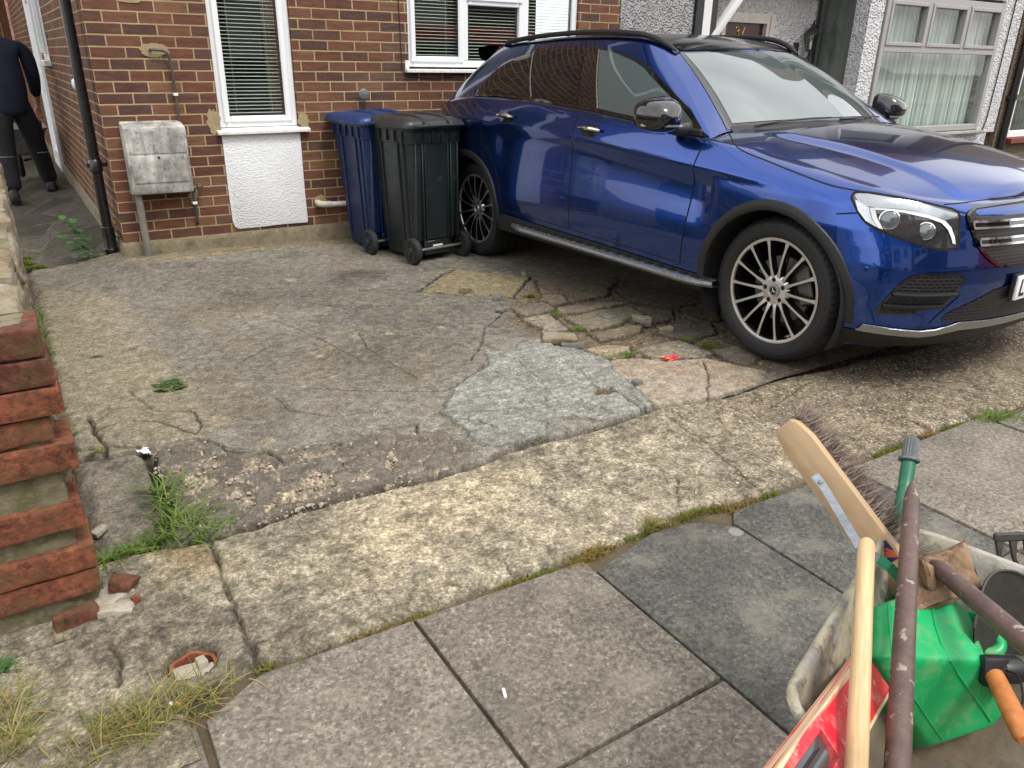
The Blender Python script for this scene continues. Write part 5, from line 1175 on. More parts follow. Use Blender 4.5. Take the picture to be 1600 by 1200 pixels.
# ------------------------------------------------------------------ wheeled bins
def bin_mat(name, col):
    t = NT(name); v = t.co(); f = t.noise(6, 6, .65, t.n('Mapping', Vector=v, Scale=(1, 1, .25)).outputs[0])
    c = t.mix(f, gain(col, .75), gain(col, 1.2)); c = t.mix(t.ramp(t.noise(14, 6, .7, v), [(.58, 0), (.75, .25)]), c, lin(120, 122, 116))
    t.set(Base_Color=c, Roughness=t.ramp(t.noise(9, 5), [(.3, .28), (.7, .48)])); t.bump(t.noise(220, 3), .3, .0006); return t.m
RUB = plain('bin_tyre', (.016, .016, .016, 1), .7, var=.2, bump=.001, bscale=90)
def rrect(w_, y0, y1, r, n=5):
    P = []
    for cx, cy, a0 in ((w_/2-r, y0+r, -90), (w_/2-r, y1-r, 0), (-w_/2+r, y1-r, 90), (-w_/2+r, y0+r, 180)):
        for i in range(n+1): a = rad(a0+90*i/n); P.append((cx+r*math.cos(a), cy+r*math.sin(a)))
    return P
def make_bin(col, lidcol, label, M):
    b = thing('wheeled_bin', label, 'bin', M, 'wheeled bins beside the parked car'); mt = bin_mat('bin_plastic', col); ml = bin_mat('bin_lid', lidcol)
    m = MB(); P = []
    for z, w_, y0, y1, r in ((.035, .36, .05, .40, .03), (.06, .385, .03, .42, .04), (.16, .395, .02, .435, .045), (.17, .395, .0, .437, .045), (.60, .435, -.01, .49, .05), (.875, .462, -.015, .525, .05), (.88, .475, -.02, .535, .05), (.965, .485, -.025, .545, .05), (.97, .51, -.035, .56, .055), (.985, .512, -.036, .562, .055)):
        P.append([(x, y, z) for x, y in rrect(w_, y0, y1, r)])
    m.grid(P, wrap=True); m.add(P[0], [tuple(range(len(P[0])))[::-1]])
    # upright ribs on back and sides, comb of webs under the rim
    for x in (-.19, -.13, .13, .19): m.b2(x-.007, x+.007, -.032, .03, .17, .88, .003)
    for x in (-.105, .105): m.b2(x-.004, x+.004, -.026, .03, .17, .88, .002)
    for s in (-1, 1):
        for y in (.07, .14, .36): m.add([(s*.19, y-.008, .1), (s*.19, y+.008, .1), (s*.236, y+.008, .9), (s*.236, y-.008, .9), (s*.20, y-.006, .1), (s*.204, y+.006, .1), (s*.245, y+.006, .9), (s*.245, y-.006, .9)], [(4, 5, 6, 7), (0, 4, 7, 3), (1, 2, 6, 5), (3, 7, 6, 2)])
        for y in (.06, .16, .26, .36, .46): m.b2(s*.243-.012, s*.243+.012, y-.004, y+.004, .89, .968)
    for x in (-.2, -.12, -.04, .04, .12, .2): m.b2(x-.004, x+.004, -.036, .0, .885, .968); m.b2(x-.004, x+.004, .53, .557, .885, .968)
    m.b2(-.12, .12, -.012, .02, .055, .16, .004)
    body = m.build('body', mt, b, smooth=40)
    # lid: shallow dome with a lip at the front and two raised welts
    m = MB(); R_ = []
    for z, k in ((.988, 1.0), (1.006, 1.0), (1.022, .985), (1.040, .93), (1.052, .8), (1.060, .5), (1.062, .1)):
        R_.append([(x*k, .26+(y-.26)*k, z+.012*((y-.26)/.3)*0) for x, y in rrect(.55, -.045, .60, .06)])
    m.grid(R_, wrap=True); m.add(R_[-1], [tuple(range(len(R_[0])))]); m.add([(x, y, .986) for x, y in rrect(.55, -.045, .60, .06)], [tuple(range(len(R_[0])))[::-1]])
    for x in (-.10, .10): m.tube([(x, .5, 1.045), (x*1.02, .3, 1.062), (x*1.05, .08, 1.058), (x*1.1, -.045, 1.030), (x*1.1, -.075, 1.005)], [.012, .018, .02, .02, .016], 10)
    m.b2(-.24, .24, .585, .63, .992, 1.012, .006); m.build('lid', ml, b, smooth=45)
    m = MB(); m.tube([(-.20, -.03, .99), (-.20, -.085, 1.005), (-.19, -.098, 1.008), (.19, -.098, 1.008), (.20, -.085, 1.005), (.20, -.03, .99)], .013, 10)
    for x in (-.11, 0, .11): m.tube([(x, -.02, .975), (x, -.095, 1.005)], .012, 8)
    m.build('handle', mt, b)
    for s in (-1, 1):
        w_ = MB(); w_.lathe([(.03, -.024), (.078, -.020), (.088, -.024), (.099, -.018), (.101, 0), (.099, .018), (.088, .024), (.078, .020), (.03, .024), (.02, .032), (0, .032)], 36, frame((s*.235, -.015, .101), (0, 1, 0), (0, 0, s), (s, 0, 0)))
        w_ = w_.build('wheel', RUB, b, smooth=30)
        m = MB()
        for k in range(5): a = 2*math.pi*k/5; m.box((.05, 0, .021), (.05, .014, .012), frame((s*.235, -.015, .101), (0, 1, 0), (0, 0, s), (s, 0, 0)) @ Matrix.Rotation(a, 4, 'Z'))
        m.lathe([(.026, .02), (.024, .034), (0, .036)], 16, frame((s*.235, -.015, .101), (0, 1, 0), (0, 0, s), (s, 0, 0))); m.build('hub', mt, w_)
    m = MB(); m.tube([(-.235, -.015, .101), (.235, -.015, .101)], .011, 8); m.build('axle', plain('axle_steel', (.4, .4, .4, 1), .4, .9), b)
    m = MB(); m.b2(-.045, .045, -.016, -.0125, .115, .128); m.build('tag', plain('white_tag', (.7, .7, .68, 1), .5), b)
    return b
make_bin(lin(30, 37, 38), lin(40, 43, 43), 'black wheeled bin with a shut lid standing in front of the blue bin', at(2.075, -1.045, gz(2.1, -1.), rad(9)))
make_bin(lin(10, 32, 72), lin(20, 50, 100), 'blue wheeled bin half hidden behind the black bin at the house wall', at(1.925, -.60, gz(1.9, -.4), rad(6)))
# ------------------------------------------------------------------ meter box and pipework on the house wall
GRP = None
def meterbox_mat():
    t = NT('weathered_grey_plastic'); v = t.co()
    f = t.noise(5, 8, .66, v); c = t.ramp(f, [(.32, gain(lin(112, 109, 102), .8)), (.45, gain(lin(160, 157, 150), .85)), (.56, gain(lin(198, 195, 187), .88)), (.7, gain(lin(218, 215, 207), .9))])
    st = t.noise(1, 5, .7, t.n('Mapping', Vector=v, Scale=(26, 26, 3)).outputs[0]); c = t.mix(t.ramp(st, [(.45, 0), (.75, .6)]), c, gain(lin(120, 116, 110), .8))
    c = t.mix(t.ramp(t.noise(26, 6, .75, v), [(.54, 0), (.66, .75)]), c, gain(lin(84, 80, 76), .8))
    t.set(Base_Color=c, Roughness=.75); t.bump(t.noise(60, 6, .7), .5, .002); return t.m
MBX = meterbox_mat()
bx = thing('meter_box', 'weathered grey gas meter box standing on a pipe against the brick wall', 'meter box', at(.10, 0, .12))
def boxm(x0, x1, y, z0, z1): pass
m = MB(); pr = [(0, .862), (-.145, .835), (-.165, .825), (-.172, .80), (-.172, .39), (-.165, .372), (-.15, .365), (0, .352)]
m.prism([(y, z) for y, z in pr], 0, .415, frame((0, 0, 0), (0, 1, 0), (0, 0, 1), (1, 0, 0)), bev=.012); m.build('body', MBX, bx)
m = MB(); m.prism([(.022, .45), (.395, .45), (.395, .640), (.022, .640)], .1735, .179, FY, bev=.003); dd = m.build('door', MBX, bx)
m = MB(); m.lathe([(.0, .186), (.007, .186), (.0085, .178)], 14, frame((.205, 0, .625), (1, 0, 0), (0, 0, 1), (0, -1, 0))); m.build('lock', GASKET, dd)
m = MB(); m.prism([(.018, .652), (.397, .652), (.397, .80), (.018, .80)], .1735, .177, FY, bev=.002); m.build('upper_panel', MBX, bx)
GPIPE = weathered('grey_pipe', [gain(lin(110, 108, 100), .8), gain(lin(142, 138, 128), .8)], 9, .7, .001)
m = MB(); m.tube([(.035, -.115, .37), (.04, -.115, -.14)], .026, 14); m.build('stand_pipe', GPIPE, bx)
MB.ZOFF = .12
gp_ = thing('gas_pipe', 'thin dark gas pipe bending out of the brick wall down to the meter box', 'pipe', at(.5, 0, 1.1))
LEAD = weathered('dull_copper_pipe', [gain(lin(62, 58, 54), .8), gain(lin(96, 90, 84), .8)], 9, .6, .001)
m = MB(); m.tube(smooth_path([(.385, .02, 1.335), (.385, -.03, 1.335), (.42, -.035, 1.335), (.475, -.035, 1.325), (.497, -.035, 1.29), (.505, -.035, 1.2), (.505, -.035, 1.05), (.507, -.035, .84)], 5), .0095, 8); m.build('pipe', LEAD, gp_, world=True)
m = MB(); m.b2(.492, .520, -.05, .0, 1.03, 1.05, .003); m.build('clip', UPVC, gp_, world=True)
g2 = thing('gas_pipe', 'short dark gas pipe with a brass tap running down below the meter box', 'pipe', at(.54, 0, .2))
m = MB(); m.tube([(.525, -.05, .40), (.53, -.045, .2), (.535, -.03, .12), (.536, .0, .10)], .0105, 8); m.build('pipe', LEAD, g2, world=True); m = MB(); m.b2(.512, .546, -.062, 0, .255, .275, .003); m.build('clip', UPVC, g2, world=True)
m = MB(); m.tube([(.515, -.06, .375), (.585, -.055, .39)], .014, 8); m.lathe([(.0, -.02), (.02, -.018), (.024, 0), (.018, .02), (0, .022)], 12, at(.575, -.06, .388)); m.b2(.555, .6, -.085, -.07, .384, .394, .002); m.build('tap', weathered('dull_brass', [gain(lin(84, 74, 58), .8), gain(lin(120, 108, 86), .8)], 20, .5, .001), g2, world=True)
# waste pipe, vent cap, reflector on a cane
wp = thing('waste_pipe', 'short white plastic waste pipe coming out low in the brick wall', 'pipe', at(1.5, 0, .15))
WP_ = weathered('yellowed_white_plastic', [gain(lin(206, 198, 172), .85), gain(lin(226, 222, 206), .85)], 6, .4, 0)
m = MB(); m.tube(smooth_path([(1.505, .03, .185), (1.505, -.03, .183), (1.53, -.06, .178), (1.60, -.065, .175)], 4), .026, 14); m.build('elbow', WP_, wp, world=True); m = MB(); m.tube([(1.57, -.065, .1755), (1.95, -.065, .165)], .0215, 14); m.build('pipe', UPVCD, wp, world=True)
MB.ZOFF = 0.
vc = MB(); vc.lathe([(.0, .05), (.03, .046), (.045, .03), (.048, 0)], 20, frame((-.0, 1.22, 1.19), (0, 1, 0), (0, 0, 1), (-1, 0, 0))); vc = vc.build('vent_cap', UPVC); tag(vc, 'white round vent cap on the side wall behind the downpipe', 'vent cap')
rf = thing('round_marker', 'grey round plastic disc on a thin stem standing above the blue bin', 'marker', at(1.95, -.03, 1.11))
m = MB(); m.lathe([(0, .012), (.03, .01), (.042, .004), (.045, 0), (.03, -.004), (0, -.004)], 24, frame((0, -.02, .04), (1, 0, 0), (0, 0, 1), (0, -1, 0))); m.build('disc', weathered('grey_disc', [gain(lin(90, 92, 90), .8), gain(lin(128, 130, 126), .8)], 20, .5, 0), rf); m = MB(); m.tube([(0, -.016, .0), (0, -.012, -.14), (0, .02, -.15)], .005, 6); m.build('stem', GASKET, rf)
# downpipe at the corner, with its gully
DPX, DPY = -.075, .20
dn = thing('downpipe', 'black downpipe at the corner of the brick house beside the alley', 'pipe', at(DPX, DPY, 0))
PB_ = plain('black_pipe_plastic', (.008, .008, .009, 1), .3, var=.2, Coat_Weight=.3)
m = MB(); m.tube([(0, 0, .02), (0, 0, 5.1)], .036, 18); m.build('pipe', PB_, dn)
m = MB(); m.lathe([(.037, .62), (.044, .625), (.044, .70), (.037, .71)], 18); m.b2(-.06, .075, -.012, .012, .655, .685, .003); m.build('bracket', PB_, dn); m = MB(); m.lathe([(.037, .22), (.045, .215), (.045, .06), (.05, .05), (.04, .0)], 18); m.build('shoe', PB_, dn)
gl = thing('gully', 'square drain gully with a dark grate under the downpipe', 'drain', at(DPX-.05, DPY-.02, -.02))
m = MB(); m.b2(-.10, .10, -.09, -.075, -.04, .022, .004); m.b2(-.10, .10, .075, .09, -.04, .022, .004); m.b2(-.1, -.085, -.075, .075, -.04, .022, .004); m.b2(.085, .1, -.075, .075, -.04, .022, .004); m.build('rim', PLINTH, gl); m = MB(); [m.b2(-.085, .085, -.07+.02*i, -.06+.02*i, .004, .012) for i in range(7)]; m.build('grate', BLK, gl)
# ------------------------------------------------------------------ broken end of the old boundary wall
def hand_brick(name, tones):
    t = NT(name); v = t.co(); f = t.noise(7, 7, .65, v)
    c = t.ramp(f, [(.3+.4*i/(len(tones)-1), gain(lin(*k), .60)) for i, k in enumerate(tones)])
    c = t.mix(1., c, t.ramp(t.noise(45, 5, .7, v), [(.3, .45), (.7, 1.55)]), 'MULTIPLY')
    c = t.mix(t.ramp(t.noise(9, 6, .7, t.n('Mapping', Vector=v, Location=(4, 2, 1)).outputs[0]), [(.47, 0), (.62, .75)]), c, gain(lin(116, 100, 66), .55))
    c = t.mix(t.ramp(t.noise(16, 6, .7, t.n('Mapping', Vector=v, Location=(1, 7, 3)).outputs[0]), [(.54, 0), (.66, .7)]), c, gain(lin(70, 52, 44), .5))
    t.set(Base_Color=c, Roughness=.9, Specular_IOR_Level=.25); t.bump(t.noise(60, 6, .7), .9, .006); return t.m
RED = hand_brick('old_red_brick', [(124, 74, 56), (160, 98, 72), (140, 84, 64), (176, 116, 88)])
DRED = hand_brick('old_dark_brick', [(104, 62, 52), (136, 84, 66), (112, 68, 56), (150, 98, 78)])
MORT = weathered('lichen_mortar', [gain(lin(92, 86, 66), .65), gain(lin(150, 140, 116), .65), gain(lin(112, 108, 72), .65), gain(lin(168, 160, 140), .65)], 9, .95, .012, 40)
STONE = weathered('wall_stone', [gain(lin(120, 112, 98), .65), gain(lin(166, 156, 136), .65), gain(lin(146, 128, 92), .65), gain(lin(104, 98, 90), .65)], 6, .92, .012, 24)
def rough_box(m, c, size, bev, amp, seed, M=None, cuts=5):
    bm = bmesh.new(); bmesh.ops.create_cube(bm, size=1)
    for p in bm.verts: p.co = Vector((p.co.x*size[0], p.co.y*size[1], p.co.z*size[2]))
    bmesh.ops.bevel(bm, geom=bm.edges[:], offset=bev, segments=2, profile=.6, affect='EDGES'); bmesh.ops.subdivide_edges(bm, edges=[e for e in bm.edges if e.calc_length() > .02], cuts=cuts, use_grid_fill=True)
    from mathutils import noise as mn
    for p in bm.verts:
        q = p.co*18+Vector((seed*3.1, seed*1.7, seed)); p.co += Vector((mn.noise(q), mn.noise(q+Vector((9, 0, 0))), mn.noise(q+Vector((0, 9, 0)))))*amp; p.co += Vector(c)
    return m.bm(bm, M)
bwall = thing('boundary_wall', 'old stone boundary wall with a broken brick end at the left', 'wall', at(-.9, -4.3, 0))
# brick courses of the end: (top z, right end x, height, tone, protrusion)
courses = [(.842, -.650, .070, DRED, .0), (.766, -.642, .068, DRED, .004), (.692, -.636, .070, RED, .008), (.616, -.672, .064, RED, -.004), (.542, -.632, .076, RED, .006), (.372, -.648, .074, RED, .004), (.242, -.640, .072, RED, .006), (.164, -.646, .070, RED, .0)]
for i, (zt, xr, h, mt_, pr_) in enumerate(courses):
    m = MB(); L = .26; rough_box(m, (xr-L/2, -4.24-pr_, zt-h/2), (L, .17, h), .006, .0028, i, Matrix.Identity(4)); m.build('brick', mt_, bwall, world=True, smooth=50)
    m = MB(); rough_box(m, (xr-L-.012-.12, -4.235-pr_, zt-h/2-.003), (.235, .17, h), .006, .0028, i+20); m.build('brick', [RED, DRED][i % 2], bwall, world=True, smooth=50)
m = MB(); rough_box(m, (-.90, -4.235, .41), (.455, .145, .86), .02, .010, 5, cuts=9); m.build('mortar', MORT, bwall, world=True, smooth=60)
for i, (c, s) in enumerate([((-.79, -4.235, .445), (.27, .13, .075)), ((-.80, -4.235, .305), (.28, .13, .055)), ((-.80, -4.24, .07), (.31, .13, .12)), ((-1.0, -4.24, .44), (.2, .13, .08)), ((-1.02, -4.235, .3), (.2, .13, .06)), ((-1.03, -4.24, .06), (.2, .13, .11))]):
    m = MB(); rough_box(m, c, s, .022, .018, 40+i, cuts=6); m.build('mortar_course', MORT, bwall, world=True, smooth=60)
y = -4.12; i = 0; rr = random.Random(5)
while y < -.25:
    L = rr.uniform(.22, .42)
    zt = .80 if y < -3.9 else rr.uniform(.72, .80); z = -.08; 
    while z < zt-.02:
        h = min(rr.uniform(.14, .26), zt-z); h = h if zt-z-h > .06 else zt-z; m = MB(); rough_box(m, (-.80+rr.uniform(-.01, .01), y+L/2, z+h/2), (.255+rr.uniform(-.015, .015), L-.012, h-.010), .03, .02, i, cuts=4); m.build('stone', STONE, bwall, world=True, smooth=60); z += h; i += 1
    y += L
m = MB(); m.b2(-.90, -.69, -4.1, -.3, -.1, .72); m.build('core', MORT, bwall, world=True, smooth=0)
# loose pieces at its foot
def chunk(name, label, cat, p, size, rz, tilt, mat, seed, z0=None, group=None, amp=.012):
    m = MB(); rough_box(m, (0, 0, 0), size, min(size)*.22, amp*min(1, min(size)/.03), seed, cuts=4)
    o = m.build(name, mat, smooth=45); zz = gz(*p) if z0 is None else z0
    o.location = (p[0], p[1], zz+size[2]*.5-.004); o.rotation_euler = (tilt[0], tilt[1], rz); return tag(o, label, cat, group)
p = G(122, 985); chunk('half_brick', 'red half brick leaning against the foot of the broken wall', 'brick', (p[0]+.005, p[1]+.03), (.115, .035, .062), rad(4), (rad(-6), 0), DRED, 71, .012)
p = G(178, 938); chunk('mortar_lump', 'pale flat piece of mortar lying under the brick fragment', 'mortar lump', p, (.095, .075, .028), rad(25), (rad(4), rad(-5)), weathered('pale_mortar', [gain(lin(170, 160, 140), .7), gain(lin(200, 192, 174), .7)], 16, .95, .006, 60), 72, .03)
p = G(182, 955); chunk('mortar_lump', 'pale wedge of mortar at the bottom of the little rubble heap', 'mortar lump', p, (.09, .06, .028), rad(-12), (rad(-6), rad(4)), bpy.data.materials['pale_mortar'], 73, .022)
p = G(196, 930); chunk('brick_fragment', 'brown brick fragment on top of the little rubble heap', 'brick fragment', p, (.07, .055, .028), rad(-25), (rad(-8), rad(10)), DRED, 74, .058)
p = G(212, 945); chunk('brick_chip', 'small orange brick chip beside the rubble heap', 'brick chip', p, (.022, .018, .022), rad(30), (0, 0), RED, 75, .036)
p = G(95, 1003); chunk('pebble', 'small pale pebble beside the half brick', 'pebble', p, (.018, .016, .015), 0, (0, 0), STONE, 76, .036)
p = G(155, 832); chunk('stone', 'pale pointed stone lying alone on the dark slab by the wall', 'stone', p, (.05, .026, .022), rad(30), (0, rad(-12)), bpy.data.materials['pale_mortar'], 77)
p = G(995, 602); chunk('stone', 'grey square stone on the pale cement patch', 'stone', p, (.055, .045, .04), rad(20), (0, rad(5)), weathered('grey_stone', [gain(lin(110, 110, 108), .65), gain(lin(146, 146, 142), .65)], 20, .9, .004), 78)
p = G(1020, 592); chunk('pebble', 'tiny dark pebble right of the grey stone on the cement patch', 'pebble', p, (.018, .016, .014), .3, (0, 0), bpy.data.materials['grey_stone'], 79)
p = G(985, 584); chunk('pebble', 'small flat pebble behind the grey stone on the cement patch', 'pebble', p, (.035, .022, .012), .9, (0, 0), STONE, 80)
for (u, v), s, l, sd_ in (((728, 457), (.08, .06, .04), 'dark lump of concrete on the yellowish square slab', 81), ((776, 468), (.07, .05, .03), 'grey flat chip between the square slab and the crazy paving', 82), ((1003, 503), (.11, .06, .04), 'broken crumb of mortar on the crazy paving near the front wheel', 83), ((1012, 508), (.05, .04, .035), 'small crumb of mortar at the tip of the larger crumb', 84), ((1040, 518), (.075, .05, .03), 'flat crumb of mortar nearest the front wheel', 85), ((783, 487), (.06, .045, .03), 'grey chip at the edge of the dark concrete', 86), ((818, 432), (.05, .035, .03), 'pale chip at the far corner of the square slab', 87), ((950, 497), (.06, .05, .018), 'thin flake of mortar on the crazy paving', 88)):
    chunk('stone', l, 'stone', G(u, v), s, sd_*.7, (0, .1), STONE if sd_ % 2 else bpy.data.materials['grey_stone'], sd_)
p = G(872, 535); chunk('slab_fragment', 'tilted slab fragment sticking up behind the grey patch', 'slab fragment', p, (.19, .08, .05), rad(-28), (rad(10), rad(4)), STONE, 89); p = G(893, 543); chunk('slab_fragment', 'thin grey flake propped under the tilted slab fragment', 'slab fragment', p, (.12, .03, .03), rad(-20), (0, rad(3)), bpy.data.materials['grey_stone'], 90)
# the clay pipe set in the ground, choked with rubble
px_, py_ = G(300, 1032)
cp = thing('clay_pipe', 'broken terracotta pipe end set in the concrete and choked with rubble', 'pipe', at(px_, py_, 0))
m = MB(); n = 40; V_ = []; zt = [.010+.003*math.sin(k*.9)+(-.035*max(0, -math.sin(2*math.pi*k/n)) if True else 0) for k in range(n)]
rows = [[(r*math.cos(2*math.pi*k/n), r*math.sin(2*math.pi*k/n), zt[k]+dz) for k in range(n)] for r, dz in ((.048, -.1), (.049, 0), (.057, .002), (.058, -.1))]; m.grid(rows, wrap=True); m.build('rim', weathered('terracotta', [gain(lin(130, 70, 46), .7), gain(lin(160, 94, 64), .7)], 14, .85, .002), cp)
m = MB(); m.lathe([(0, -.04), (.047, -.04)], 24); m.build('silt', DIRT, cp)
for k, (dx, dy, s) in enumerate([(-.018, -.010, (.058, .05, .045)), (.020, .005, (.028, .036, .06)), (.028, -.022, (.034, .03, .036)), (-.002, -.030, (.045, .03, .032))]):
    m = MB(); rough_box(m, (dx, dy, -.008), s, .006, .008, 120+k, cuts=4); m.build('rubble', bpy.data.materials['pale_mortar'], cp, smooth=45)
# litter
def paper(name, label, p, size, mat, seed, h):
    r = random.Random(seed); n = 7; P = [[(size[0]*(i/(n-1)-.5)+r.uniform(-.1, .1)*size[0], size[1]*(j/(n-1)-.5)+r.uniform(-.1, .1)*size[1], .004+r.random()*h) for i in range(n)] for j in range(n)]
    m = MB(); m.grid(P); m.grid([[(a, b, c+.0015) for a, b, c in q] for q in P], flip=True); o = m.build(name, mat, smooth=20); o.location = (p[0], p[1], gz(*p)-(.008 if 'scrap' in name else 0)); o.rotation_euler[2] = seed; return tag(o, label, 'litter')
t = NT('sweet_wrapper'); t.set(Base_Color=t.ramp(t.noise(30, 2), [(.42, lin(226, 30, 60)), (.5, lin(240, 60, 110)), (.58, lin(236, 190, 70))]), Roughness=.3)
paper('sweet_wrapper', 'crumpled red and yellow sweet wrapper at the edge of the cement patch', G(1046, 564), (.085, .05), t.m, 3, .022)
paper('paper_scrap', 'scrap of white crumpled paper in the crack by the dark slab', G(228, 706), (.06, .04), plain('white_paper', (.75, .77, .8, 1), .7), 2, .014)
def butt(label, p, l, rz, cols):
    o = thing('cigarette_end', label, 'litter', at(p[0], p[1], PZ+.006, rz)); m = MB(); m.tube([(0, 0, 0), (l*.6, 0, .001)], .0042, 8); m.build('paper', plain('butt_white', cols[0], .7), o); m = MB(); m.tube([(l*.6, 0, .001), (l, 0, .001)], .0044, 8); m.build('filter', plain('butt_tip', cols[1], .7), o)
butt('white crushed cigarette end on the grey paving slab', G(790, 1093), .026, rad(70), [(.72, .73, .74, 1), (.6, .6, .62, 1)])
butt('cigarette end with an orange tip lying on the dry grass', G(266, 1102), .03, rad(-40), [(.8, .76, .7, 1), lin(214, 140, 70)])
# ------------------------------------------------------------------ builder's wheelbarrow loaded with tools
A_ = Vector((.118, -5.877, 0)); B_ = Vector((.690, -5.680, 0)); E1 = (B_-A_).normalized(); E2 = Vector((E1.y, -E1.x, 0)); WID = (B_-A_).length+.01; LEN = .95; RIMZ = .62
BM_ = frame(Vector((A_.x, A_.y, 0)), E1, -E2, Vector((0, 0, 1)))        # local x = across, -y = along the tray towards the wheel
wb = thing('wheelbarrow', 'scuffed grey wheelbarrow full of tools on the pavement', 'wheelbarrow', BM_)
def tray_mat():
    t = NT('scuffed_tray'); v = t.co(); f = t.noise(6, 7, .65, v)
    c = t.ramp(f, [(.3, gain(lin(110, 112, 108), .7)), (.42, gain(lin(140, 138, 130), .7)), (.52, gain(lin(178, 168, 142), .72)), (.6, gain(lin(186, 184, 174), .75)), (.72, gain(lin(146, 130, 104), .7))])
    c = t.mix(t.ramp(t.noise(26, 6, .7, v), [(.52, 0), (.66, .8)]), c, gain(lin(66, 68, 66), .7))
    z = t.n('SeparateXYZ', Vector=v).outputs['Z']
    c = t.mix(t.ramp(z, [(.40, .8), (.56, 0)]), c, t.mix(t.noise(20, 5, .7, v), gain(lin(60, 48, 36), .7), gain(lin(118, 98, 74), .7)))
    t.set(Base_Color=c, Roughness=.75); t.bump(t.noise(50, 6, .7), .6, .003); return t.m
TRAY = tray_mat()
def rr_(x0, x1, y0, y1, r, n=6):
    P = []
    for cx, cy, a0 in ((x1-r, y0+r, -90), (x1-r, y1-r, 0), (x0+r, y1-r, 90), (x0+r, y0+r, 180)):
        for i in range(n+1): a = rad(a0+90*i/n); P.append((cx+r*math.cos(a), cy+r*math.sin(a)))
    return P
def rquad(ins, r, n=7):
    """the tray outline inset by ins, corners rounded (local xy)"""
    L = [(p-A_) for p in (A_, B_, B_+Vector((.235, -.972, 0))*.95, A_+Vector((.01, -1, 0))*1.0)]; Q = [Vector((v.dot(E1), -v.dot(E2))) for v in L]; N_ = 4; off = []
    for i in range(4):
        p, a, b = Q[i], Q[i-1], Q[(i+1) % 4]; d1 = (p-a).normalized(); d2 = (b-p).normalized(); n1 = Vector((d1.y, -d1.x)); n2 = Vector((d2.y, -d2.x)); bis = (n1+n2).normalized(); off.append(p+bis*ins/max(.3, bis.dot(n1)))
    out = []
    for i in range(4):
        p, a, b = off[i], off[i-1], off[(i+1) % 4]; u = (a-p).normalized(); v = (b-p).normalized(); half = u.angle(v)/2; k = r/math.tan(half); s0, s1 = p+u*k, p+v*k
        for j in range(n+1):
            t = j/n; out.append((s0*(1-t)+p*t)*(1-t)+(p*(1-t)+s1*t)*t)
    return [(q.x, q.y) for q in out]
m = MB(); rows = []
for z, ins, r in ((RIMZ-.010, -.004, .10), (RIMZ-.002, -.007, .10), (RIMZ+.004, -.004, .097), (RIMZ+.006, .002, .092), (RIMZ+.003, .008, .087), (RIMZ-.02, .014, .08), (.50, .060, .08), (.40, .105, .085), (.345, .135, .09), (.33, .165, .085)):
    rows.append([(x, y, z) for x, y in rquad(ins, r)])
m.grid(rows, wrap=True); m.add(rows[-1], [tuple(range(len(rows[0])))])
rows = [[(x, y, z) for x, y in rquad(ins, r)] for z, ins, r in ((RIMZ-.010, -.004, .10), (.5, .052, .08), (.34, .13, .09), (.322, .165, .085))]; m.grid(rows, wrap=True); m.add(rows[-1], [tuple(range(len(rows[0])))])
m.build('tray', TRAY, wb, smooth=50)
GTUBE = weathered('green_tube_paint', [gain(lin(24, 86, 62), .8), gain(lin(44, 120, 88), .8), gain(lin(60, 130, 100), .8)], 12, .5, .001, spots=(gain(lin(150, 140, 100), .8), 30, .6))
m = MB()
for x in (.13, WID-.13): m.tube(smooth_path([(x, -1.55, .60), (x, -1.05, .40), (x, -.6, .30), (WID/2+(.05 if x > WID/2 else -.05), -.16, .20)], 5), .016, 10); m.tube(smooth_path([(x, -.98, .37), (x, -.95, .15), (x, -.93, PZ+.012), (x, -.78, PZ+.012), (x, -.60, .30)], 4), .013, 8)
m.build('frame', GTUBE, wb)
w_ = MB(); w_.lathe([(.07, -.03), (.11, -.035), (.125, -.02), (.13, 0), (.125, .02), (.11, .035), (.07, .03)], 30, frame((WID/2, -.20, .13+PZ), (0, 1, 0), (0, 0, 1), (1, 0, 0))); w_ = w_.build('wheel', RUB, wb); m = MB(); m.lathe([(0, -.05), (.02, -.05), (.025, -.02), (.07, -.015), (.07, .015), (.025, .02), (.02, .05), (0, .05)], 20, frame((WID/2, -.20, .13+PZ), (0, 1, 0), (0, 0, 1), (1, 0, 0))); m.build('hub', GTUBE, w_)
# --- materials for the tools
def wood(name, a, b, scale=(30, 30, 2.), dirt=None):
    t = NT(name); v = t.n('Mapping', Vector=t.co(), Scale=scale).outputs[0]; f = t.noise(1.2, 6, .6, v, dist=.6)
    c = t.mix(t.ramp(f, [(.3, 0), (.7, 1)]), a, b); c = t.mix(t.ramp(t.noise(7, 5, .65), [(.5, 0), (.75, .5)]), c, dirt or gain(a, .55)); t.set(Base_Color=c, Roughness=.6); t.bump(f, .3, .0008); return t.m
PINE = wood('pale_pine', gain(lin(190, 152, 104), .8), gain(lin(226, 200, 156), .8), (90, 90, 4), gain(lin(150, 124, 92), .7)); BOARD = wood('broom_board_wood', gain(lin(176, 146, 110), .8), gain(lin(198, 170, 132), .8), (3, 50, 50))
BRSH = weathered('brown_coated_steel', [gain(lin(86, 68, 62), .7), gain(lin(112, 90, 82), .7), gain(lin(74, 56, 50), .7)], 9, .5, .0008, 90, spots=(gain(lin(168, 154, 142), .7), 46, .61))
STEEL = weathered('dull_steel', [gain(lin(130, 138, 144), .6), gain(lin(160, 168, 174), .7)], 12, .5, .0005, metal=.3)
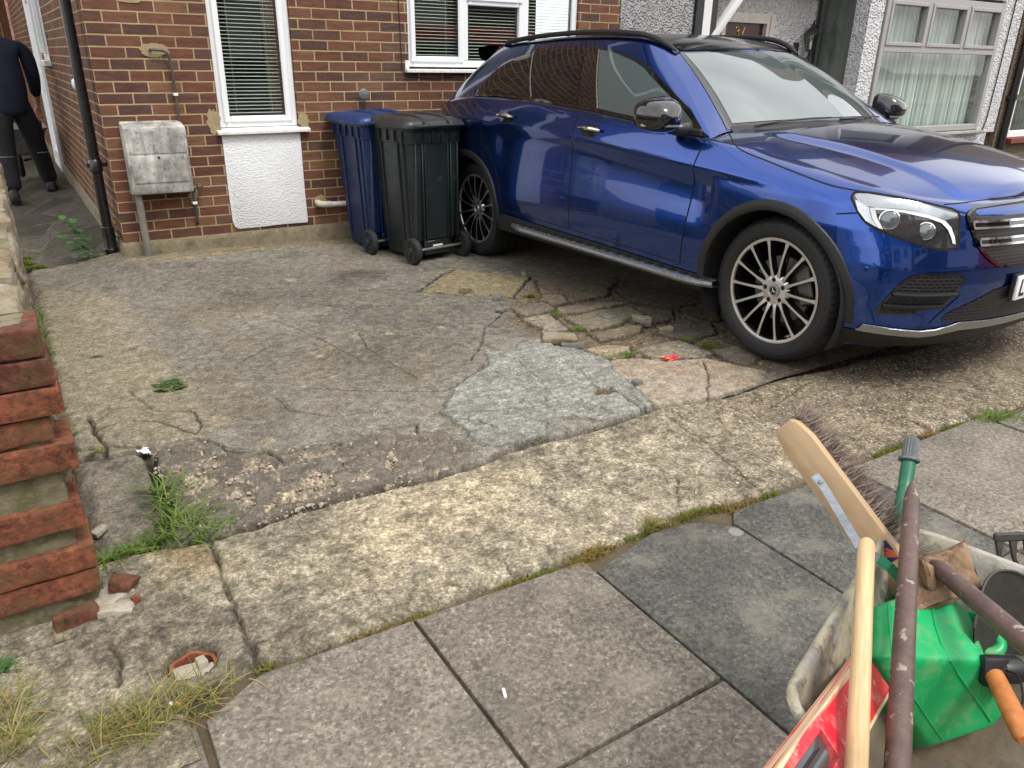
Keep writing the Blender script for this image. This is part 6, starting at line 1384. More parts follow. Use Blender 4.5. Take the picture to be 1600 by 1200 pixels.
# --- broom
e = (CR*.8+CU*.6); th = rad(40); Bp0 = V(1223, 664, 1.56); Bp1 = V(1427, 938, 1.40); ax = (Bp1-Bp0).normalized()
Wd = (e*math.cos(th)-CF*math.sin(th)); Wd = (Wd-ax*Wd.dot(ax)).normalized(); Dn = ax.cross(Wd).normalized()
if Dn.dot(CF) < 0: Dn = -Dn
BL = (Bp1-Bp0).length; BFR = frame(Bp0, ax, Wd, -Dn)          # z towards the camera
br = thing('broom', 'wooden broom head with brown bristles resting on the edge of the wheelbarrow', 'broom', BFR)
hw = .034
out = [(0, -hw*.55), (.012, -hw*.8), (.05, -hw), (BL-.05, -hw), (BL, -hw*.7), (BL, hw*.7), (BL-.05, hw), (.05, hw), (.012, hw*.8), (0, hw*.55)]
m = MB(); m.prism(out, -.024, 0, None, bev=.004); m.build('head', BOARD, br)
m = MB(); r = random.Random(11)
for i in range(5200):
    x = r.uniform(.0, BL-.01); y = r.uniform(-hw*.85, hw*.95); L = r.uniform(.055, .085); dx = r.gauss(-.004 if x > .03 else -.012, .012); dy = r.gauss(.006, .012)+(y*.35); w2 = r.uniform(.0005, .0010)
    p0 = Vector((x, y, -.02)); p1 = Vector((x+dx*.5, y+dy*.45, -.02-L*.55)); p2 = Vector((x+dx*1.2, y+dy*1.3, -.02-L)); q = Vector((w2, w2*.6, 0)) if i % 2 else Vector((-w2*.5, w2, 0))
    m.add([p0-q, p0+q, p1+q, p1-q, p2], [(0, 1, 2, 3), (3, 2, 4)])
m.build('bristles', weathered('brown_bristle', [gain(lin(88, 74, 66), .9), gain(lin(120, 103, 92), .9), gain(lin(142, 124, 110), .9)], 60, .7, 0), br, recalc=False, smooth=0)
bi = BFR.inverted()
br_pts = [V(1272, 742, 1.485), V(1281, 753, 1.475), V(1290, 766, 1.455), V(1343, 855, 1.315), V(1356, 864, 1.315), V(1372, 873, 1.325), V(1392, 888, 1.335), V(1412, 912, 1.33)]
def strip_bar(pts, w2, th_, nrm):
    m = MB(); P = [Vector(p) for p in pts]; rows = []
    for i, p in enumerate(P):
        d = (P[min(i+1, len(P)-1)]-P[max(0, i-1)]).normalized(); s = d.cross(nrm).normalized()*w2; n = nrm*th_; rows.append([p-s, p+s, p+s+n, p-s+n])
    m.grid(rows, wrap=True); m.add(rows[0], [(3, 2, 1, 0)]); m.add(rows[-1], [(0, 1, 2, 3)]); return m
m = strip_bar(br_pts[:6], .0085, .002, -CF); m.lathe([(.0, .006), (.004, .005), (.005, .001)], 10, frame(br_pts[1]-CF*.002, CR, CU, -CF)); m.build('stay', STEEL, br, world=True, smooth=20)
m = strip_bar(br_pts[5:], .0085, .002, -CF); m.build('stay', GTUBE, br, world=True, smooth=20)
lb = V(1376, 868, 1.40); fr_l = frame((lb-Bp0).dot(ax)*ax+Bp0+Wd*(lb-Bp0).dot(Wd), ax, Wd, -Dn)
LBL = NT('broom_label'); LBL.set(Base_Color=LBL.ramp(LBL.noise(40, 2), [(.42, lin(30, 34, 74)), (.56, lin(44, 48, 96)), (.6, lin(200, 96, 60))]), Roughness=.4)
m = MB(); m.box((0, 0, .0004), (.038, .02, .0008), fr_l); m.build('label', LBL.m, br, world=True, smooth=0)
def pole(m, a, b, r0, r1, n=16, round_=True):
    d = (b-a).normalized(); L = (b-a).length
    m.tube([a, a+d*r0*.15, a+d*r0*.6, a+d*r0*1.4]+[a+(b-a)*k for k in (.15, .4, .7, 1.)], [r0*.45, r0*.75, r0*.95, r0]+[r0+(r1-r0)*k for k in (.15, .4, .7, 1.)], n)
a, b = V(1354, 846, 1.335), V(1334, 1290, .86)
PFM = along(a, b); hd = MB(); pole(hd, Vector((0, 0, 0)), Vector((0, 0, (b-a).length)), .0140, .0136); hd = hd.build('wooden_pole', PINE); hd.matrix_world = PFM; WM[hd.name] = PFM; tag(hd, 'pale round wooden pole standing upright in front of the broom head', 'pole')
# --- long brown tube handle
sh = thing('metal_pole', 'long brown coated metal pole rising upright across the wheelbarrow to a slanted tip', 'pole', at(0, 0, 0))
a, b = V(1426, 752, 1.50), V(1397, 1300, .94); d_ = (b-a).normalized()
m = MB(); m.tube([a, a+d_*.02, a+d_*.045, a+d_*.07, a+(b-a)*.3, a+(b-a)*.6, b], [.002, .008, .0125, .0145, .0155, .0165, .0168], 18); m.build('tube', BRSH, sh)
# --- green tube with a ribbed grey grip behind the rim
gt = thing('green_pole', 'green painted pole with a ribbed grey rubber grip behind the wheelbarrow rim', 'pole', at(0, 0, 0))
a = V(1425, 684, 1.66); k1 = V(1420, 722, 1.645); k2 = V(1404, 818, 1.60); k3 = V(1372, 1010, 1.66)
m = MB(); m.tube(smooth_path([k1, V(1414, 760, 1.63), k2, k3], 5), .0145, 14); m.build('tube', weathered('green_handle_paint', [gain(lin(20, 92, 66), .8), gain(lin(46, 134, 100), .8)], 12, .4, .0005, spots=(gain(lin(160, 140, 96), .8), 34, .63)), gt)
gfr = along(a, k1); GL_ = (k1-a).length; m = MB(); rows = []
for z, rr0 in ((0, .010), (.003, .0155), (GL_*.82, .0165), (GL_*.84, .021), (GL_*.95, .0215), (GL_*1.0, .0165)):
    rows.append([((rr0-(.0016 if (k % 2 and .001 < z < GL_*.83) else 0))*math.cos(2*math.pi*k/36), (rr0-(.0016 if (k % 2 and .001 < z < GL_*.83) else 0))*math.sin(2*math.pi*k/36), z) for k in range(36)])
m.grid(rows, wrap=True, M=gfr); m.add(rows[0], [tuple(range(36))], gfr); m.build('grip', weathered('grey_rubber', [gain(lin(86, 92, 94), .7), gain(lin(124, 128, 128), .7)], 14, .6, 0), gt, smooth=25)
# --- green fuel can, lying tilted with its cap towards the right
def can_mat():
    t = NT('green_can_plastic'); v = t.co(); c = t.mix(t.noise(5, 5, .6, v), lin(4, 148, 80), lin(18, 178, 104))
    c = t.mix(t.ramp(t.noise(16, 7, .75, v), [(.50, 0), (.68, .42)]), c, lin(150, 158, 118))
    st = t.noise(1., 5, .7, t.n('Mapping', Vector=v, Scale=(90, 14, 30)).outputs[0]); c = t.mix(t.ramp(st, [(.58, 0), (.74, .35)]), c, lin(170, 190, 150))
    c = t.mix(t.ramp(t.noise(34, 6, .75, t.n('Mapping', Vector=v, Location=(3, 1, 8)).outputs[0]), [(.64, 0), (.7, .8)]), c, lin(104, 92, 62))
    t.set(Base_Color=c, Roughness=.36, Subsurface_Weight=.0, Specular_IOR_Level=.5); t.bump(t.noise(70, 4), .3, .001); return t.m
CANM = can_mat()
cc = V(1470, 1036, 1.32); ca, cb, cz_ = CR.copy(), -CU, -CF
CFR = frame(cc, ca, cb, cz_)
can = thing('jerry_can', 'bright green plastic jerry can with a black cap lying tilted among the tools', 'can', CFR)
front = [V(1366, 1026, 1.215), V(1367, 946, 1.315), V(1466, 909, 1.375), V(1516, 958, 1.36), V(1540, 1034, 1.255), V(1570, 1118, 1.30), V(1556, 1134, 1.31), V(1452, 1168, 1.30), V(1438, 1150, 1.285)]
bk = (CF*.75-CU*.45).normalized()*.13
bm = bmesh.new(); [bm.verts.new(p) for p in front]; [bm.verts.new(front[i]+bk*k) for i, k in ((1, .8), (2, .8), (3, .9), (5, .9), (7, .9), (0, 1.2))]
hr = bmesh.ops.convex_hull(bm, input=bm.verts[:]); bmesh.ops.dissolve_limit(bm, angle_limit=rad(14), verts=bm.verts[:], edges=bm.edges[:])
bmesh.ops.recalc_face_normals(bm, faces=bm.faces[:]); m = MB(); m.bm(bm); cb_ = m.build('body', CANM, can, world=True, smooth=180)
md = cb_.modifiers.new('r', 'REMESH'); md.mode = 'VOXEL'; md.voxel_size = .0045; md.use_smooth_shade = True; md = cb_.modifiers.new('s', 'SMOOTH'); md.factor = .5; md.iterations = 26
dg = bpy.context.evaluated_depsgraph_get(); nm = bpy.data.meshes.new_from_object(cb_.evaluated_get(dg), depsgraph=dg); cb_.modifiers.clear(); cb_.data = nm
nm.polygons.foreach_set('use_smooth', [True]*len(nm.polygons)); nm.materials.clear(); nm.materials.append(CANM)
canbv = BVHTree.FromPolygons([CFR @ v.co for v in nm.vertices], [tuple(p.vertices) for p in nm.polygons])
def on_can(u, v, off=0.):
    o = Vector(CAM); d = (V(u, v, 1.)-o).normalized(); l, n_, i, ds = canbv.ray_cast(o, d); return (l+(n_ if n_.dot(d) < 0 else -n_)*off) if l is not None else V(u, v, 1.25)
m = MB(); m.tube([on_can(u, v, .0005) for u, v in [(1453, 917), (1456, 945), (1461, 975), (1470, 1003), (1484, 1032), (1498, 1055), (1520, 1086), (1540, 1114), (1548, 1126)]], .0024, 8); m.build('seam', CANM, can, world=True)
m = MB(); m.tube([on_can(u, v, .0003) for u, v in [(1388, 946), (1390, 985), (1393, 1020), (1408, 1060), (1428, 1090), (1450, 1124), (1472, 1155)]], .0020, 8); m.build('seam', CANM, can, world=True)
m = MB(); m.tube(smooth_path([V(1508, 966, 1.375), V(1530, 966, 1.36), V(1552, 984, 1.34), V(1563, 1008, 1.33), V(1552, 1020, 1.325), V(1524, 1018, 1.335)], 5), .0105, 12); m.build('handle', CANM, can, world=True)
cpf = frame(V(1553, 1046, 1.262), ca, cb, cz_)
cp2 = MB(); cp2.lathe([(.0, .042), (.020, .041), (.0225, .036), (.0225, .010), (.018, .004), (.018, -.02)], 22, cpf @ Matrix.Rotation(rad(90), 4, 'Y')); cp2.box((-.004, .0, .006), (.042, .050, .022), cpf, .006); cp2.box((.012, .034, .0), (.022, .024, .014), cpf, .005)
cp2 = cp2.build('cap', plain('black_cap', (.014, .014, .015, 1), .42, var=.2), can, world=True)
m = MB(); m.tube(smooth_path([V(1566, 1046, 1.25), V(1590, 1056, 1.22), V(1598, 1085, 1.2), V(1594, 1104, 1.19), V(1572, 1104, 1.19), V(1558, 1094, 1.2)], 6), .0018, 6); m.build('cap_strap', BLK, cp2, world=True)
# --- red spirit level
a, b = V(1352, 1016, 1.215), V(1176, 1252, .78); lx = (b-a).normalized(); ly = (CR*.75-CU*.62+CF*.25); ly = (ly-lx*ly.dot(lx)).normalized(); lz = lx.cross(ly)
if lz.dot(CF) > 0: lz = -lz
LFR = frame(a, lx, ly, lz); LL = (b-a).length
def lev_mat(name, pale):
    t = NT(name); v = t.co(); c = t.mix(t.noise(5, 4, .6, v), lin(196, 20, 40), lin(222, 44, 66)); y = t.n('SeparateXYZ', Vector=v).outputs['Y']
    c = t.mix(t.ramp(t.noise(14, 7, .72, v), [(.5, 0), (.62, .6)]), c, lin(206, 140, 128)); c = t.mix(t.ramp(t.noise(30, 6, .7, t.n('Mapping', Vector=v, Location=(4, 4, 2)).outputs[0]), [(.6, 0), (.68, .7)]), c, lin(226, 196, 180))
    if pale: c = t.mix(t.ramp(t.noise(1.2, 4, .6, t.n('Mapping', Vector=v, Scale=(3, 160, 160)).outputs[0]), [(.4, 0), (.52, .95)]), c, lin(222, 200, 160))
    t.set(Base_Color=c, Roughness=.4); return t.m
LV = lev_mat('red_level_paint', False); LVE = lev_mat('worn_level_edge', True)
sl_ = thing('spirit_level', 'red box section spirit level with worn pale edge leaning in the wheelbarrow', 'spirit level', LFR)
m = MB(); m.b2(0, LL*.55, .004, .062, -.022, -.002, .001); m.b2(LL*.55, LL*.87, .004, .016, -.022, -.002, .001); m.b2(LL*.55, LL*.87, .052, .062, -.022, -.002, .001); m.b2(LL*.87, LL+.3, .004, .062, -.022, -.002, .001); m.build('body', LV, sl_, smooth=0)
m = MB(); m.b2(0, LL+.3, -.002, .004, -.026, .004, .001); m.b2(0, LL+.3, .062, .066, -.026, .002, .001); m.build('edge', LVE, sl_, smooth=0)
m = MB(); m.prism([(LL*.555, .018), (LL*.60, .018), (LL*.865, .018), (LL*.865, .05), (LL*.60, .05), (LL*.555, .034)], -.02, -.008, None, bev=.002); m.tube([(LL*.62, .034, -.004), (LL*.8, .034, -.004)], .009, 12); m.build('vial_block', plain('grey_vial_block', (.05, .055, .06, 1), .15, var=.4, scale=30), sl_)
# --- second handle lying to the right, muddy spade blade, black scoop, rake, chisel handle
s2 = thing('spade', 'muddy spade with a square blade lying across the wheelbarrow to the right', 'spade', at(0, 0, 0))
a, b = V(1458, 880, 1.37), V(1640, 1035, 1.10); d_ = (b-a).normalized()
m = MB(); m.tube([a, a+d_*.012, a+d_*.035, a+(b-a)*.5, b], [.008, .013, .0155, .0162, .0165], 16); m.build('shaft', BRSH, s2)
m = strip_bar([a+d_*.10-CU*.013-CR*.006, a+(b-a)*.6-CU*.014-CR*.006, b-CU*.014-CR*.006], .0045, .006, -CF); m.build('wooden_core', wood('grey_wood', gain(lin(120, 106, 80), .7), gain(lin(168, 150, 116), .7)), s2)
MUD = weathered('caked_mud', [gain(lin(92, 70, 52), .7), gain(lin(140, 110, 84), .7), gain(lin(168, 138, 106), .7), gain(lin(84, 62, 46), .7)], 16, .85, .010, 34, dist=.8)
sb_ = s2
q0, q1, q2, q3 = V(1412, 888, 1.40), V(1508, 845, 1.41), V(1534, 915, 1.33), V(1418, 962, 1.31); nb_ = 16; P = []
r = random.Random(4)
from mathutils import noise as mnoise
nn = (q1-q0).cross(q3-q0).normalized(); nn = -nn if nn.dot(CF) > 0 else nn
for i in range(nb_+1):
    P.append([]); 
    for j in range(nb_+1):
        u, v_ = i/nb_, j/nb_; p = (q0*(1-u)+q1*u)*(1-v_)+(q3*(1-u)+q2*u)*v_; P[-1].append(p+nn*(.007*mnoise.noise(p*42)+.005*mnoise.noise(p*90)+(.004 if 0 < i < nb_ and 0 < j < nb_ else 0)))
m = MB(); m.grid(P); m.grid([[p-nn*.006 for p in row] for row in P], flip=True); m.add([P[0][0], P[0][-1], P[0][-1]-nn*.01, P[0][0]-nn*.01, P[-1][0], P[-1][-1], P[-1][-1]-nn*.01, P[-1][0]-nn*.01], [(0, 1, 2, 3), (4, 5, 6, 7), (0, 4, 7, 3), (1, 5, 6, 2)]); m.build('blade', MUD, sb_)
m = MB(); P = [V(1440, 900, 1.44), V(1470, 886, 1.455), V(1490, 880, 1.46)]; rough_box(m, (0, 0, 0), (.07, .05, .03), .01, .02, 3, frame(V(1466, 902, 1.36), CR, CU, -CF)); m.build('clod', MUD, sb_)
scp = thing('shovel', 'dark shovel with a rounded blade standing at the right inside the wheelbarrow', 'shovel', at(0, 0, 0))
sc_c = V(1578, 985, 1.30); SFR = frame(sc_c, CR, CU, -CF); P = []
for i in range(17):
    t_ = -1+2*i/16; row = []
    top = .088*(1-abs(t_)**2.6)+.01
    for j in range(9):
        s_ = j/8; row.append((t_*.072, -.05+(top+.05)*s_, .02-.05*(1-t_*t_)*(1-.35*s_)))
    P.append(row)
DKM = weathered('dark_dirty_metal', [(.012, .012, .011, 1), (.03, .028, .024, 1), (.05, .045, .036, 1)], 9, .55, .001)
m = MB(); m.grid(P, M=SFR); m.grid([[(p[0], p[1], p[2]-.003) for p in q] for q in P], M=SFR, flip=True); m.tube([SFR @ Vector(q[-1]) for q in P], .003, 6); m.build('blade', DKM, scp)
rk = thing('rake', 'black steel rake with its teeth down hanging over the far rim of the wheelbarrow', 'rake', at(0, 0, 0))
RFR = frame(V(1556, 838, 1.40), (CR*.985+CF*.17).normalized(), (CU*.98-CR*.05).normalized(), -CF); m = MB()
m.b2(-.004, .16, -.010, .006, -.006, .006, .003, M=RFR)
for i in range(4):
    x = .004+.029*i; m.prism([(x-.006, -.006), (x+.010, -.006), (x+.004+.008*i*.2, -.040), (x+.010+.003*i, -.056), (x+.004+.002*i, -.056), (x-.002, -.04)], -.004, .004, RFR, bev=.0015)
m.build('head', DKM, rk, smooth=30)
m = MB(); m.tube([RFR @ Vector((.085, 0, -.004)), RFR @ Vector((.10, .02, -.05)), Vector((.83, -6.0, .655)), Vector((.93, -6.62, .67))], [.008, .009, .013, .014], 10); m.build('shaft', PINE, rk)
ch = thing('hand_tool', 'hand tool with an orange brown wooden grip sticking out beneath the black cap', 'tool', at(0, 0, 0))
a, b = V(1565, 1078, 1.22), V(1604, 1158, 1.13); d_ = (b-a).normalized(); m = MB(); m.tube([a-d_*.06, a, a+(b-a)*.5, b-d_*.006, b], [.012, .0125, .0135, .013, .009], 14, sx=1.25); m.build('grip', wood('orange_wood', gain(lin(176, 96, 40), .8), gain(lin(214, 140, 76), .8), (30, 30, 6), gain(lin(230, 190, 140), .7)), ch)
bd_ = MB(); bd_.box((0, 0, 0), (.16, .34, .012), frame(V(1480, 1150, 1.36), CR, (CU*.9+CF*.45).normalized(), (-CF*.9+CU*.45).normalized()), .003); bd_ = bd_.build('dirty_board', weathered('dirty_board_wood', [gain(lin(84, 70, 52), .7), gain(lin(112, 96, 74), .7)], 7, .8, .002)); tag(bd_, 'dirty brown board at the bottom of the wheelbarrow under the green can', 'board')
# ------------------------------------------------------------------ the man walking up the alley, and his barrow
NAVY = weathered('navy_fleece', [(.004, .007, .020, 1), (.008, .012, .03, 1)], 8, .95, .002, 120); TROU = weathered('black_work_trousers', [(.006, .007, .010, 1), (.012, .013, .018, 1), (.018, .019, .024, 1)], 7, .9, .012, 22); SKIN = plain('skin', lin(196, 148, 122), .55); BOOT = weathered('black_boots', [(.006, .006, .006, 1), (.02, .019, .017, 1)], 10, .6, .002); HAIR = plain('dark_hair', lin(40, 30, 24), .8, bump=.004, bscale=140)
AZ = -.03
PX, PY_ = -.47, 3.55
man = thing('person', 'man in a navy fleece and black work trousers walking away up the side alley', 'person', at(PX, PY_, AZ) @ Matrix.Scale(1.06, 4))
def skin(name, chains, mat, parent, root, sub=2, tweak=None):
    """continuous body grown along joints: chains of (x, y, z, rx, ry); joints with the same place are shared"""
    me = bpy.data.meshes.new(name); V_ = []; R_ = []; E_ = []; key = {}
    for chn in chains:
        prev = None
        for p in chn:
            k = tuple(round(q, 4) for q in p[:3])
            if k not in key: key[k] = len(V_); V_.append(p[:3]); R_.append((p[3], p[4] if len(p) > 4 else p[3]))
            if prev is not None and prev != key[k]: E_.append((prev, key[k]))
            prev = key[k]
    me.from_pydata(V_, E_, []); o = bpy.data.objects.new(name, me); COL.objects.link(o)
    md = o.modifiers.new('s', 'SKIN'); md.use_smooth_shade = True; md.branch_smoothing = .6
    for i, sv in enumerate(me.skin_vertices[0].data): sv.radius = R_[i]; sv.use_root = (i == key[tuple(round(q, 4) for q in root)])
    o.modifiers.new('u', 'SUBSURF').levels = sub; o.modifiers['u'].render_levels = sub
    dg = bpy.context.evaluated_depsgraph_get(); ev = o.evaluated_get(dg); nm = bpy.data.meshes.new_from_object(ev, depsgraph=dg); bpy.data.objects.remove(o)
    if tweak:
        for p in nm.vertices: p.co = tweak(p.co.copy())
    nm.materials.clear(); nm.materials.append(mat); nm.polygons.foreach_set('use_smooth', [True]*len(nm.polygons))
    o = bpy.data.objects.new(name, nm); COL.objects.link(o); o.parent = parent; return o
# local: +y is the way he walks; he stoops to the barrow handles. left foot behind (nearer), right foot stepping ahead
PELV = (0, 0, .93)
body_ch = [[(0, 0, .93, .14, .11), (0, .03, 1.08, .145, .105), (0, .09, 1.25, .165, .115), (0, .15, 1.40, .15, .10), (0, .19, 1.475, .06, .06), (0, .22, 1.53, .052, .055), (0, .245, 1.60, .075, .085), (0, .262, 1.68, .080, .098), (0, .262, 1.75, .055, .07)],
           [(0, .15, 1.40, .15, .10), (.17, .15, 1.41, .07, .07), (.225, .16, 1.36, .062, .06), (.265, .19, 1.13, .048, .048), (.255, .33, .93, .036, .034), (.25, .36, .86, .03, .02)],
           [(0, .15, 1.40, .15, .10), (-.17, .15, 1.41, .07, .07), (-.225, .16, 1.36, .062, .06), (-.265, .19, 1.13, .048, .048), (-.255, .33, .93, .036, .034), (-.25, .36, .86, .03, .02)],
           [(0, 0, .93, .14, .11), (.10, .01, .88, .10, .10), (.155, .20, .50, .066, .07), (.22, .34, .12, .043, .05)],
           [(0, 0, .93, .14, .11), (-.10, -.0, .88, .10, .10), (-.12, -.03, .50, .066, .07), (-.135, -.17, .11, .043, .05)]]
def face(co):
    y, z = co.y-.262, co.z-1.64
    if co.z > 1.55 and y > .06:
        co.y += .022*math.exp(-((co.x/.014)**2)-((z+.005)/.022)**2)+.006*math.exp(-((co.x/.03)**2)-((z+.055)/.012)**2)-.010*(math.exp(-(((abs(co.x)-.032)/.016)**2)-((z-.028)/.012)**2))
    return co
skin('body', body_ch, SKIN, man, PELV, 3, face)
jk = [[(0, -.005, .76, .17, .14), (0, .0, .88, .178, .145), (0, .02, 1.0, .19, .15), (0, .055, 1.12, .195, .15), (0, .10, 1.26, .205, .15), (0, .155, 1.405, .165, .115), (0, .185, 1.475, .075, .075)],
      [(0, .155, 1.405, .165, .115), (.175, .15, 1.415, .088, .085), (.235, .16, 1.35, .082, .078), (.255, .19, 1.13, .076, .07), (.252, .32, .95, .052, .05)],
      [(0, .155, 1.405, .165, .115), (-.175, .15, 1.415, .088, .085), (-.235, .16, 1.35, .082, .078), (-.255, .19, 1.13, .076, .07), (-.252, .32, .95, .052, .05)]]
skin('fleece', jk, NAVY, man, (0, -.005, .76), 2)
tr = [[(0, .03, 1.10, .150, .12), (0, 0, .92, .16, .13)], [(0, 0, .92, .16, .13), (.095, .02, .84, .105, .115), (.135, .12, .66, .088, .098), (.16, .21, .48, .074, .084), (.195, .28, .28, .066, .076), (.222, .35, .085, .064, .078)],
      [(0, 0, .92, .16, .13), (-.095, 0, .84, .105, .115), (-.115, -.02, .66, .088, .098), (-.12, -.04, .48, .074, .084), (-.128, -.10, .28, .066, .076), (-.136, -.17, .085, .064, .078)]]
tr = [[(p[0], p[1], p[2], p[3]*(1.16 if p[2] < .9 else 1.06), p[4]*(1.16 if p[2] < .9 else 1.06)) for p in c] for c in tr]
t_ = skin('trousers', tr, TROU, man, (0, 0, .92), 2)
m = MB()
for c, y0 in (((.175, .235, .42), 0), ((-.123, -.055, .42), 0)): m.lathe([(.083, -.004), (.085, .004)], 20, Matrix.Translation(c) @ Matrix.Scale(1.12, 4, (0, 1, 0)))
m.build('reflective_strip', plain('grey_strip', (.30, .31, .32, 1), .5), man)
def boot(o, lift, toe):
    m = MB(); rows = []
    for y, w2, h0, h1 in ((-.09, .028, 0, .06), (-.075, .038, 0, .10), (-.03, .042, 0, .125), (.03, .044, 0, .10), (.09, .048, 0, .075), (.14, .046, 0, .062), (.175, .036, .004, .05), (.19, .018, .01, .036)):
        rows.append([(w2*1.05*math.copysign(abs(math.cos(a))**.7, math.cos(a)), y, h0+(h1-h0)*(.5+.5*math.copysign(abs(math.sin(a))**.7, math.sin(a)))) for a in [2*math.pi*k/14 for k in range(14)]])
    m.grid(rows, wrap=True, M=o); m.add(rows[0], [tuple(range(14))[::-1]], o); m.add(rows[-1], [tuple(range(14))], o); b = m.build('boot', BOOT, man); s = MB(); s.prism([(x*1.08, y) for x, y in [(-.04, -.09), (.04, -.09), (.048, .05), (.05, .12), (.03, .185), (-.03, .185), (-.05, .12), (-.048, .05)]], -.004, .022, o, bev=.003); s.build('sole', BLK, b)
boot(at(-.137, -.20, .0, rad(6)), 0, 0); boot(at(.224, .335, .006, rad(-10)) @ Matrix.Rotation(rad(-7), 4, 'X'), 0, 0)
m = MB(); P = []
for i in range(9):
    ph = math.pi*.62*i/8; P.append([(.088*math.sin(ph)*math.cos(a), .258+.105*math.sin(ph)*math.sin(a)-.012, 1.672+.105*math.cos(ph)-.02*max(0, math.sin(a))*0) for a in [2*math.pi*k/20 for k in range(20)]])
m.grid(P, wrap=True); m.build('hair', HAIR, man)
m = MB(); m.lathe([(.062, -.02), (.068, .0), (.064, .028), (.056, .032)], 20, Matrix.Translation((0, .195, 1.50)) @ Matrix.Rotation(rad(-20), 4, 'X')); m.build('collar', plain('grey_collar', (.22, .23, .25, 1), .8), man)
for s in (-1, 1):                                   # hands curled round the barrow handles
    ch_ = [[(s*.252, .355, .87, .026, .022), (s*.25, .375, .835, .030, .020), (s*.25, .385, .80, .028, .018)]]
    for k, (dx, L) in enumerate(((-.024, .9), (-.008, 1.), (.008, .96), (.022, .8))):
        ch_.append([(s*.25, .385, .80, .028, .018), (s*.25+dx, .392, .772, .0095), (s*.25+dx, .378, .772-.026*L, .009), (s*.25+dx, .352, .772-.034*L, .0085), (s*.25+dx, .336, .772-.018*L, .008)])
    ch_.append([(s*.25, .375, .835, .030, .020), (s*(.25-.03), .362, .815, .011), (s*(.25-.036), .345, .79, .010), (s*(.25-.024), .332, .776, .009)])
    skin('hand', ch_, SKIN, man, ch_[0][0][:3], 1)
# his wheelbarrow, mostly outside the picture
b2 = thing('wheelbarrow', 'dark wheelbarrow pushed along the alley by the man in navy', 'wheelbarrow', at(PX, PY_+.36, AZ))
m = MB(); rows = [[(x, y, z) for x, y in rr_(-.33+i_, .33-i_, .30+i_, 1.1-i_, .07)] for z, i_ in ((.64, 0), (.655, .0), (.66, .012), (.64, .02), (.5, .06), (.38, .12), (.36, .16))]; m.grid(rows, wrap=True); m.add(rows[-1], [tuple(range(len(rows[0])))]); m.build('tray', weathered('grey_tray', [gain(lin(90, 90, 92), .8), gain(lin(150, 150, 150), .8)], 6, .6, .002), b2)
m = MB()
for s in (-1, 1):
    m.tube(smooth_path([(s*.25, -.06, .755), (s*.25, .25, .58), (s*.22, .6, .35), (s*.06, 1.25, .21)], 5), .016, 10); m.tube(smooth_path([(s*.25, .12, .60), (s*.25, .16, .3), (s*.25, .18, .02), (s*.25, .3, .02), (s*.24, .46, .40)], 4), .014, 8)
m.build('frame', BTIM, b2); m = MB(); m.lathe([(.02, -.03), (.15, -.035), (.17, -.02), (.178, 0), (.17, .02), (.15, .035), (.02, .03)], 30, frame((0, 1.25, .19), (0, 1, 0), (0, 0, 1), (1, 0, 0))); m.build('wheel', RUB, b2)
# ------------------------------------------------------------------ weeds, grass and moss
def leaf_mat(name, cols, rough=.55):
    t = NT(name); r = t.n('NewGeometry').outputs['Random Per Island']; c = t.ramp(r, [(i/(len(cols)-1), gain(lin(*k), .76)) for i, k in enumerate(cols)])
    t.set(Base_Color=c, Roughness=rough, Specular_IOR_Level=.3)
    tb = t.n('BsdfTranslucent'); t.put(tb.inputs['Color'], c); mxs = t.n('MixShader', Fac=.3); o = t.t.nodes['Material Output']
    t.t.links.new(t.b.outputs[0], mxs.inputs[1]); t.t.links.new(tb.outputs[0], mxs.inputs[2]); t.t.links.new(mxs.outputs[0], o.inputs[0]); return t.m
GRN = leaf_mat('fresh_grass', [(92, 124, 48), (118, 150, 62), (80, 110, 42), (146, 168, 84), (106, 138, 56), (160, 158, 96)]); DRY = leaf_mat('dry_grass', [(158, 146, 80), (118, 134, 52), (184, 164, 104), (98, 124, 48), (150, 120, 80), (196, 180, 122), (110, 130, 56)], .7); MOSS = leaf_mat('moss_green', [(96, 116, 36), (120, 132, 44), (84, 104, 30), (146, 146, 60)], .9); STRAW = leaf_mat('straw_moss', [(150, 128, 66), (170, 140, 84), (120, 104, 52), (128, 126, 54)], .9); WEED = leaf_mat('weed_leaf', [(66, 108, 52), (86, 130, 66), (58, 98, 46)], .5)
def blade(m, p, h, lean, az, w_, r, n=4, curl=1.):
    dx, dy = math.cos(az), math.sin(az); sx, sy = -dy*w_/2, dx*w_/2; V_ = []; F_ = []
    for i in range(n+1):
        t = i/n; x = lean*h*(t**(1.6*curl)); z = h*t*(1-.35*lean*t); k = (1-t)**.7 if i < n else 0; q = (p[0]+dx*x, p[1]+dy*x, p[2]+max(z, .0))
        if i < n: V_ += [(q[0]-sx*k, q[1]-sy*k, q[2]), (q[0]+sx*k, q[1]+sy*k, q[2]+w_*.15)]
        else: V_.append(q)
    for i in range(n-1): F_.append((2*i, 2*i+1, 2*i+3, 2*i+2))
    F_.append((2*n-2, 2*n-1, 2*n)); m.add(V_, F_)
